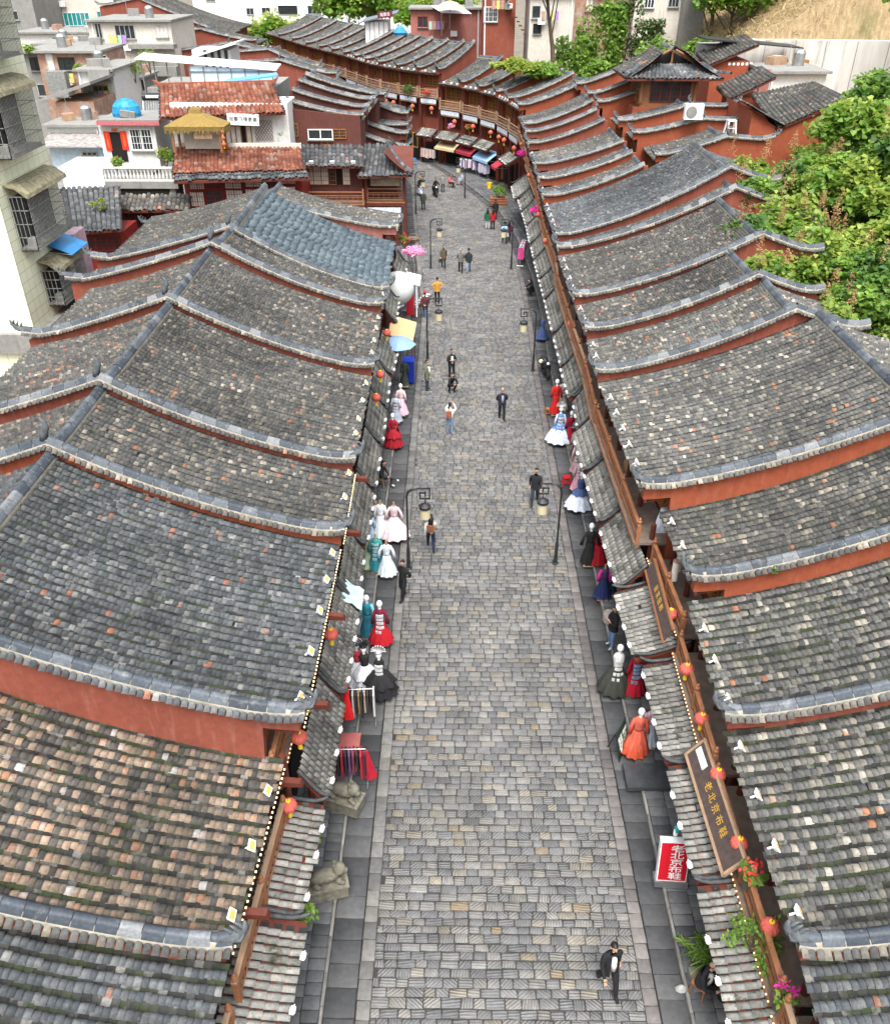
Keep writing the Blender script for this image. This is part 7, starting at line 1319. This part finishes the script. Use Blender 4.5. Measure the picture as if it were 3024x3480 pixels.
chair('small wooden stool under the seated balding man', (5.82, 10.47, PV), R(50), M_WOOD); chair('small wooden stool under the long-haired seated woman', (-3.25, 32.92, PV), R(68), M_WOODL); chair('low stool under the woman in coral pink', (-.6, 92.0, 0), 0, M_WOOD); chair('low stool under the person in pale grey', (.7, 93.2, 0), 0, M_WOOD)
finish_people()
# ---------------------------------------------------------------- plants
def leaf_mat(name, a, b, tr=.35):
    t = NT(name); r = t.rnd(); t.col(t.mix(1.0, t.ramp(r, [(0, a), (1, b)]), t.ramp(t.noise(t.pos(), 1.2, 3), [(.3, .65), (.7, 1.25)]), 'MULTIPLY')).rough(.5)
    tl = t.node('ShaderNodeBsdfTranslucent'); tl.inputs[0].default_value = tuple(x * 1.5 for x in b) + (1,); mx = t.node('ShaderNodeMixShader'); mx.inputs[0].default_value = tr; out = t.n['Material Output']; t.l.new(t.b.outputs[0], mx.inputs[1]); t.l.new(tl.outputs[0], mx.inputs[2]); t.l.new(mx.outputs[0], out.inputs[0]); return t.m
M_LEAF = leaf_mat('fresh_leaf', (.06, .14, .018), (.2, .32, .055)); M_LEAFD = leaf_mat('dark_leaf', (.025, .075, .015), (.07, .15, .03), .25); M_LEAFY = leaf_mat('yellow_green_leaf', (.13, .2, .025), (.3, .36, .07)); M_BLOS = leaf_mat('pink_blossom', (.6, .2, .4), (.8, .45, .62)); M_MAG = leaf_mat('magenta_flower', (.5, .01, .25), (.75, .04, .4)); M_REDF = leaf_mat('red_flower', (.6, .02, .03), (.8, .1, .08)); M_PLUME = leaf_mat('buff_plume', (.28, .15, .07), (.45, .28, .14)); M_TREE = leaf_mat('tree_leaf', (.045, .13, .012), (.15, .27, .03)); M_DRY = leaf_mat('dry_grass', (.2, .14, .06), (.4, .31, .16), .2)
M_LEAFM = leaf_mat('creeper_leaf', (.035, .1, .015), (.17, .27, .04), .3)
M_BARK = plain('bark', (.1, .075, .05), .95, .4, 8, .5)
HEART = (np.array([(0, 0, 0), (.42, -.05, .1), (.52, .35, .06), (0, 1.0, -.12), (-.52, .35, .06), (-.42, -.05, .1)]) , np.array([(0, 1, 2, 3), (0, 3, 4, 5)]))
OVAL = (np.array([(0, 0, 0), (.3, .45, .06), (0, 1, -.06), (-.3, .45, .06)]), np.array([(0, 1, 2, 3)]))
BLADE = (np.array([(-.05, 0, 0), (.05, 0, 0), (.03, .7, .1), (-.03, .7, .1)]), np.array([(0, 1, 2, 3)]))
def rand_frames(n, up=.6, r=None):
    d = rng.normal(size=(n, 3)); d /= np.linalg.norm(d, axis=1, keepdims=True); W = d * (1 - up) + np.array([0, 0, up]); W /= np.linalg.norm(W, axis=1, keepdims=True)
    q = rng.normal(size=(n, 3)); U = np.cross(q, W); U /= np.linalg.norm(U, axis=1, keepdims=True); V = np.cross(W, U); return U, V, W
def leaves(name, pts, size, mat, parent, L, tmpl=HEART, up=.55, var=.35):
    n = len(pts); U, V, W = rand_frames(n, up); s = size * (1 + rng.uniform(-var, var, n))[:, None]; X, F = place(tmpl[0], tmpl[1], pts, U * s, V * s, W * s); o = link(name, np_mesh(name, X - np.asarray(L), F, mat), parent); o['kind'] = 'stuff'; return o
def clumps(c, r, n, m, flat=.75, shell=.45):
    cc = rng.normal(size=(m, 3)); cc /= np.linalg.norm(cc, axis=1, keepdims=True); cc *= (rng.uniform(.25, 1, m) ** .5)[:, None]; cc[:, 2] = np.abs(cc[:, 2]) * 1.0 - .15; k = rng.integers(0, m, n); off = rng.normal(size=(n, 3)); off /= np.linalg.norm(off, axis=1, keepdims=True)
    rr = (shell + (1 - shell) * rng.uniform(0, 1, n))[:, None] * rng.uniform(.22, .42, m)[k][:, None]; return np.asarray(c) + (cc[k] * .8 + off * rr) * np.array([1, 1, flat]) * r
def shrub(label, c, r, n, size, mat=None, m=14, plume=0, stems=4, tmpl=HEART, flat=.8, base=None, name='shrub', group=None, cat='shrub', mat2=None):
    b = base if base is not None else c[2] - r * .9; t = thing(name, label, cat, (c[0], c[1], b), 0, group); L = np.array(t.location)
    leaves('foliage', clumps(c, r, n, m, flat), size, mat or M_LEAF, t, L, tmpl)
    if mat2: leaves('foliage', clumps(np.asarray(c) + [0, 0, r * .1], r * 1.02, n // 3, m, flat), size * .9, mat2, t, L, tmpl)
    for k in range(stems): a = rng.uniform(0, 6.28); q = np.array([math.cos(a), math.sin(a), 0]) * r * rng.uniform(.2, .6); mb = MB(); p = Vector((c[0], c[1], b)); e = Vector(np.asarray(c) + q + [0, 0, r * .4]); mb.tube([p, p.lerp(e, .5) + Vector((rng.normal(0, .12), rng.normal(0, .12), 0)), e], [.05 * r ** .5, .035, .015], 5); mb.build('stem', M_BARK, t, L)
    for k in range(plume):
        a = rng.uniform(0, 6.28); q = np.asarray(c) + np.array([math.cos(a) * r * .7, math.sin(a) * r * .7 - .2, r * rng.uniform(.5, .95)]); hgt = rng.uniform(.6, 1.2); zz = rng.uniform(0, 1, 90); w = (1 - zz * .8)[:, None] * .16; pts = q + np.c_[rng.normal(size=(90, 2)) * w, zz * hgt]; leaves('flower_plume', pts, .09, M_PLUME, t, L, OVAL, .3)
    return t
def tree(label, base, hgt, r, n, size, mat=None, cz=.7, m=26, lean=(0, 0), flat=.85, group='trees behind the rooftops'):
    t = thing('tree', label, 'tree', tuple(base), 0, group); b = np.asarray(base, float); c = b + np.array([lean[0], lean[1], hgt * cz]); mb = MB(); top = Vector(c); p = Vector(b); mb.tube([p, p.lerp(top, .35) + Vector((.15, .1, 0)), p.lerp(top, .7), top], [.045 * hgt ** .8, .035 * hgt ** .8, .025 * hgt ** .8, .03], 8)
    for k in range(6): a = rng.uniform(0, 6.28); s = p.lerp(top, rng.uniform(.4, .85)); e = Vector(c + np.array([math.cos(a) * r * .75, math.sin(a) * r * .75, rng.uniform(-.1, .5) * r])); mb.tube([s, s.lerp(e, .5) + Vector((0, 0, .2)), e], [.09, .06, .02], 5)
    mb.build('trunk', M_BARK, t, b); leaves('crown', clumps(c, r, n, m, flat, .3), size, mat or M_TREE, t, b, HEART, .5); leaves('crown', clumps(c + [0, 0, .2 * r], r * 1.02, n // 4, m, flat, .4), size, M_LEAFY, t, b, HEART, .6); return t
# hillside shrubs on the right
SH = [((15.0, 43.6, 8.3), 1.6, 900, .34, 3, 'broad-leaved shrub hanging over the right roof corner, flower spikes pale brown'), ((14.3, 38.6, 8.2), 1.2, 520, .3, 2, 'low shrub creeping onto the right ridge above the weedy roof'), ((17.8, 46.6, 8.2), 2.1, 1300, .36, 4, 'shrub with tall buff flower plumes below the big red wall'), ((20.4, 52.6, 8.8), 2.4, 1500, .38, 4, 'tall shrub with the highest buff plume beside the red wall'), ((21.6, 49.4, 9.4), 2.6, 1700, .4, 1, 'dense bright shrub in the middle of the right bank'), ((24.2, 55.4, 11.2), 3.0, 2000, .42, 0, 'large shrub reaching up to the concrete wall at right'), ((24.8, 49.0, 10.8), 2.8, 1700, .42, 0, 'dense shrub at the right edge, middle of the bank'), ((19.9, 43.2, 7.4), 2.3, 1200, .34, 1, 'shrub in the hollow of the right bank'), ((23.0, 43.4, 8.2), 2.5, 1300, .36, 1, 'shrub at the right edge below the dense shrub'), ((18.6, 38.2, 6.7), 1.9, 900, .3, 2, 'low yellow-green shrub on the lower right bank'), ((21.6, 38.0, 7.0), 1.9, 900, .32, 2, 'shrub with reddish shoots at the right edge'), ((16.2, 35.2, 7.2), 1.2, 500, .24, 1, 'yellow-green bush beside the right ridge'), ((27.5, 60.5, 12.2), 3.0, 1500, .44, 0, 'shrub in front of the concrete wall, upper right edge'), ((16.6, 40.4, 7.4), 1.5, 700, .28, 1, 'leafy bush between the two roof-corner shrubs'), ((22.6, 46.4, 9.0), 2.2, 1100, .36, 0, 'mid-bank shrub under the dense edge shrub'), ((16.8, 49.6, 8.8), 1.7, 900, .32, 3, 'shrub draped over the narrow roof end below the red wall'), ((17.8, 42.4, 8.0), 1.8, 900, .32, 2, 'shrub spilling over the back of the weedy roof'), ((18.0, 55.5, 8.8), 1.6, 800, .32, 2, 'shrub at the foot of the big red wall'), ((19.2, 40.0, 7.6), 1.8, 900, .3, 1, 'yellowish shrub below the roof-corner shrubs')]
for i, (c, r, n, s, pl, lab) in enumerate(SH): shrub(lab, c, r, int(n * 1.9), s * .74, M_LEAF, 24, pl + 1, 6, mat2=M_LEAFY if i % 3 else M_LEAFD, group='shrubs on the right bank')
n = 70000; px = rng.uniform(17.2, 31, n); py = rng.uniform(27, 66, n); k = (py < 62) | (px > 24); px, py = px[k], py[k]; d = rng.normal(0, .0, len(px)); lump = .5 + .5 * np.sin(px * 1.9 + 1.3 * np.sin(py * .8)) * np.sin(py * 1.5 + px * .6); kk = rng.uniform(0, 1, len(px)) < .55 + .45 * lump; px, py = px[kk], py[kk]; pz = hz(px, py) + rng.uniform(0, .7, len(px)) * (.35 + lump[kk])
o = leaves('ground_cover', np.stack([px, py, pz], -1), .26, M_LEAFM, None, (0, 0, 0), OVAL, .6); tag(o, 'mixed green creepers and weeds covering the right bank', 'ground cover', kind='stuff')
n = 9000; px = rng.uniform(17.4, 27, n); py = rng.uniform(29, 58, n); pz = hz(px, py) + rng.uniform(0, .6, n); o = leaves('dry_weeds', np.stack([px, py, pz], -1), .3, M_DRY, None, (0, 0, 0), BLADE, .1); tag(o, 'dry brown stalks among the creepers on the right bank', 'weeds', kind='stuff')
n = 14000; px = rng.uniform(26, 60, n); py = rng.uniform(91, 130, n); pz = hz(px, py) + rng.uniform(0, .4, n); o = leaves('dry_grass', np.stack([px, py, pz], -1), .7, M_DRY, None, (0, 0, 0), BLADE, .05); tag(o, 'dry straw-coloured grass on the bank above the concrete wall', 'grass', kind='stuff')
# arching bare canes
t = thing('bramble_cane', 'arching bare brown cane over the right bank', 'branch', (19.5, 45, 7)); m = MB(); m.tube([(0, 0, .5), (-.8, .5, 1.8), (-2.2, .8, 2.3), (-3.6, .6, 2.2)], [.06, .05, .03, .015], 6); m.build('cane', M_BARK, t); m = MB(); m.tube([(-.8, .5, 1.8), (-1.4, .1, 2.4), (-2.0, -.2, 2.5)], [.03, .02, .01], 5); m.build('twig', M_BARK, t)
# trees and ivy behind
for lab, px_, py_, Y, hgt, r, n, s in (('bright green tree between the far left gables and the far row', 935, 150, 165, 13, 5.2, 2600, .55), ('bright green tree crown right of the first, over the far row', 1010, 140, 172, 12, 4.2, 1600, .55), ('tall dark green tree behind the far row at the top centre', 1190, 60, 190, 20, 7.5, 2600, .7), ('tall green tree behind the terrace sign', 1300, 60, 185, 19, 7, 2200, .7), ('roadside tree behind the pink terrace, top centre', 1430, 80, 150, 14, 4.5, 1300, .5), ('small tree at the red terrace railing, top', 1560, 70, 140, 13, 3.6, 900, .45)):
    p = at_y(px_, py_ + 60, Y); tree(lab, (p[0], p[1], p[2] - hgt * .45), hgt, r, n, s)
p = at_y(1885, 190, 103); tree('tall slender tree with bare crooked trunk before the old houses', (p[0], p[1], p[2] - 2), 10.5, 2.6, 1300, .36, None, .78, 18, (-1.3, 0)); p = at_y(2480, 100, 100); tree('dense tree on the slope left of the dry bank', (p[0], p[1], p[2] - 4), 9.5, 4.2, 2200, .42); p = at_y(2420, 60, 106); tree('tree beside the stair tower above the pavilion', (p[0], p[1], p[2] - 5), 11, 3.6, 1700, .42, M_LEAFD); p = at_y(2600, 60, 104); tree('dark overhanging tree at the left end of the dry bank', (p[0], p[1], p[2] - 3), 8, 3.6, 1600, .42, M_LEAFD); p = at_y(2985, 60, 84); tree('bright leaves of a branch reaching in at the top right corner', (p[0] + 2.5, p[1], p[2] - 4), 8, 3.0, 900, .4)
for lab, px_, py_, Y, r, n, mt in (('bright climbing vine heaped on the far right roofs', 1750, 225, 97, 2.7, 1700, M_LEAFY), ('climbing vine heap right of the brightest one', 1835, 240, 97, 2.6, 1500, M_LEAF), ('leafy bushes below the hanging creepers', 2230, 185, 102, 2.6, 1100, M_LEAF), ('bush left of the gate pavilion', 2030, 250, 98, 2.0, 800, M_LEAF), ('bush between the gate pavilion and the tree on the slope', 2380, 175, 99, 2.2, 900, M_LEAF)):
    p = at_y(px_, py_, Y); shrub(lab, tuple(p), r, n, .3, mt, 20, 0, 3, flat=.38 if px_ < 1900 else .8, base=p[2] - r * .5, name='climbing_vine', cat='vine', group='creepers on the old walls')
def ivy(label, x0, x1, y0, y1, Y, n, mat, size=.32, dry=0):
    a, b = at_y(x0, y0, Y), at_y(x1, y1, Y); t = thing('ivy', label, 'ivy', ((a[0] + b[0]) / 2, Y, min(a[2], b[2]) - .2), 0, 'creepers on the old walls'); L = np.array(t.location); m = 26; cu = rng.uniform(0, 1, m); cv = rng.uniform(0, 1, m); k = rng.integers(0, m, n); u = cu[k] + rng.normal(0, .1, n); v = cv[k] + rng.normal(0, .12, n); u = np.clip(u, -.05, 1.05); v = np.clip(v, -.05, 1.1)
    P = np.stack([a[0] + (b[0] - a[0]) * u, Y - np.abs(rng.normal(0, .35, n)) - .05 - .5 * np.sin(cu[k] * 9) ** 2, a[2] + (b[2] - a[2]) * v], -1); leaves('foliage', P, size, mat, t, L, HEART, .35)
    if dry: leaves('hanging_stems', P[:dry] + rng.normal(0, .2, (dry, 3)), size * 2.4, M_DRYV, t, L, BLADE, .0)
    for q in range(5): x = a[0] + (b[0] - a[0]) * rng.uniform(.1, .9); mb = MB(); mb.tube([(x, Y - .1, b[2] - .3), (x + rng.normal(0, .3), Y - .15, (a[2] + b[2]) / 2), (x + rng.normal(0, .5), Y - .15, a[2])], [.06, .045, .02], 5); mb.build('stem', M_BARK, t, L)
M_DRYV = leaf_mat('dead_vine', (.07, .045, .025), (.16, .11, .06), .1)
ivy('thick green ivy curtain on the brick house, left of the hanging dead vines', 1975, 2100, 30, 235, 108, 2600, M_LEAF); ivy('ivy rising on the white old building beside the brick house', 2060, 2125, -5, 90, 109, 900, M_LEAF); ivy('dark dead-stemmed creepers hanging on the old white building', 2108, 2160, -10, 190, 108.5, 700, M_LEAFD, .28, 600); ivy('dark brown creeper mass under the barred windows', 2160, 2240, 75, 190, 108, 1000, M_LEAFD, .28, 500); ivy('ivy sheet beside the tall slender tree', 1880, 1985, 130, 250, 106, 1100, M_LEAF)
# pots
def potted(label, c, r, n, size, mat, pot=.18, tmpl=OVAL, flowers=None, up=.5, pcol=(.09, .07, .06)):
    t = thing('potted_plant', label, 'potted plant', c); L = np.array(c); m = MB(); m.lathe((0, 0, 0), [(pot * .75, 0), (pot, .28), (pot * 1.05, .3), (pot * .9, .3)], 10); m.build('pot', plain('pot_%d' % len(MATS), pcol, .6, .2), t); leaves('foliage', clumps((c[0], c[1], c[2] + .35 + r * .4), r, n, 9), size, mat, t, L, tmpl, up)
    if flowers: leaves('flowers', clumps((c[0], c[1], c[2] + .45 + r * .6), r * 1.05, n // 4, 8), size * .8, flowers, t, L, OVAL, .6)
    return t
potted('spiky green plant in a dark pot beside the seated balding man', (5.95, 11.15, PV), .42, 150, .42, M_LEAF, .2, BLADE, None, .2); potted('red geranium on the near right balcony', (6.5, 11.1, 3.3), .3, 130, .13, M_LEAF, .14, HEART, M_REDF); potted('magenta and red flowers in a pot at the lower right corner', (6.5, 8.7, 3.0), .3, 160, .11, M_LEAF, .16, OVAL, M_MAG)
shrub('climbing rose trailing over the near right canopy', (6.35, 9.9, 3.15), .75, 520, .1, M_LEAF, 16, 0, 3, OVAL, .9, 2.9, 'climbing_rose', None, 'climbing plant'); shrub('small green weed growing on the left pavement below the canopy, near', (-3.35, 11.0, 2.2), .3, 170, .13, M_LEAF, 8, 0, 2, OVAL, .8, 1.9, 'weed', None, 'weed'); shrub('small green weed at the left canopy edge above the near stone lion', (-3.38, 13.0, 2.3), .25, 110, .12, M_LEAF, 6, 0, 2, OVAL, .8, 2.1, 'weed', None, 'weed')
shrub('pink artificial blossom tree at the left shopfront', (-2.95, 61.4, 2.35), .85, 900, .16, M_BLOS, 18, 0, 3, OVAL, .6, .12, 'blossom_tree', None, 'blossom tree'); shrub('pink blossom spray on the balcony of the bend', tuple(HF[4]['P'](1.2, -.2, 4.3)), .5, 300, .14, M_BLOS, 10, 0, 2, OVAL, .8, None, 'blossom_spray', None, 'flowers'); shrub('magenta bougainvillea on the right balcony, farther of two', (5.9, 79.5, 5.6), .55, 260, .18, M_MAG, 10, 0, 2, OVAL, .9, None, 'bougainvillea', None, 'flowers'); shrub('magenta bougainvillea on the right balcony, nearer of two', (5.8, 64.0, 4.6), .45, 220, .16, M_MAG, 8, 0, 2, OVAL, .9, None, 'bougainvillea', None, 'flowers')
shrub('fern-like shrub in the brown planter crate at the bend', (4.15, 84.3, 1.3), .75, 420, .2, M_LEAF, 12, 0, 3, OVAL, .8, .8, 'planter_shrub', None, 'shrub'); shrub('yellow and red flower box on the bend balcony', tuple(HF[3]['P'](1.4, -.2, 4.5)), .6, 300, .16, M_LEAF, 10, 0, 2, OVAL, .8, None, 'flower_box', None, 'flowers', M_REDF); shrub('round green bush on the far row balcony', tuple(HF[6]['P'](1.5, -.3, 7.4)), .9, 420, .2, M_LEAFD, 12, 0, 2, OVAL, .9, None, 'balcony_bush', None, 'bush'); shrub('red flower box on the far row balcony', tuple(HF[5]['P'](1.4, -.2, 7.4)), .5, 220, .15, M_REDF, 8, 0, 2, OVAL, .7, None, 'flower_box', None, 'flowers', M_LEAF)
for lab, x, y, Y, r in (('potted bamboo at the right end of the white house terrace', 560, 535, 67, .9), ('yellow-green shrub at the left end of the white house terrace', 395, 555, 66.6, .6), ('bushy pot plant on the ledge of the brown building', 955, 460, 68.5, .7), ('trailing plants on the grey weathered house', 505, 200, 98, 1.5), ('plants on the ledge of the pale rendered house', 455, 240, 98, 1.2), ('weeds sprouting on the parapet at the far left', 95, 168, 97, .8), ('green pot plant on the brick balcony', 270, 232, 95.5, .6)):
    p = at_y(x, y, Y); shrub(lab, tuple(p), r, 380, .2, M_LEAF, 10, 0, 3, OVAL, .9, None, 'pot_plant', None, 'plant', M_LEAFY)
for i, (x, y) in enumerate(((320, 702), (352, 715), (318, 745), (370, 760), (345, 690))): p = at_y(x, y, 62); shrub('tuft of bright weeds on the mossy dark roof, %s' % ORD[i], tuple(p + np.array([0, 0, .15])), .35, 90, .16, M_LEAFY, 6, 0, 1, OVAL, .7, None, 'roof_weed', 'weeds on the mossy roof', 'weed')
shrub('small green plant clinging to the right gable', (8.9, 18.95, 6.2), .3, 110, .12, M_LEAF, 6, 0, 1, OVAL, .9, None, 'wall_plant', None, 'plant'); shrub('orange-flowering plant at the left eave beside the pale roof', (-3.35, 56.3, 4.6), .6, 240, .16, M_LEAF, 8, 0, 2, OVAL, .9, None, 'eave_plant', None, 'plant', M_REDF)
n = 500; a = rng.uniform(0, 1, n); lx_ = 6.3 + a * 6; ly_ = 32 + rng.uniform(0, 4, n); 
# ---------------------------------------------------------------- lettering (all text curves are converted in one pass)
_tmp = []
for q in TXT_Q:
    c = bpy.data.curves.new('lettering', 'FONT'); c.body = q[0]; c.size = q[1]; c.extrude = .004; c.align_x = 'CENTER'; c.align_y = 'CENTER'; c.space_line = .95
    o = bpy.data.objects.new('lettering_curve', c); COL.objects.link(o); _tmp.append(o)
dg = bpy.context.evaluated_depsgraph_get()
_mes = [bpy.data.meshes.new_from_object(o.evaluated_get(dg)) for o in _tmp]
for o in _tmp: bpy.data.objects.remove(o)
for q, me in zip(TXT_Q, _mes):
    me.materials.clear(); me.materials.append(q[2]); o = link('lettering', me, q[3]); o.location = q[4]; o.rotation_euler = q[5]; o['kind'] = 'stuff'
    if len(q) > 6: o.scale = q[6]
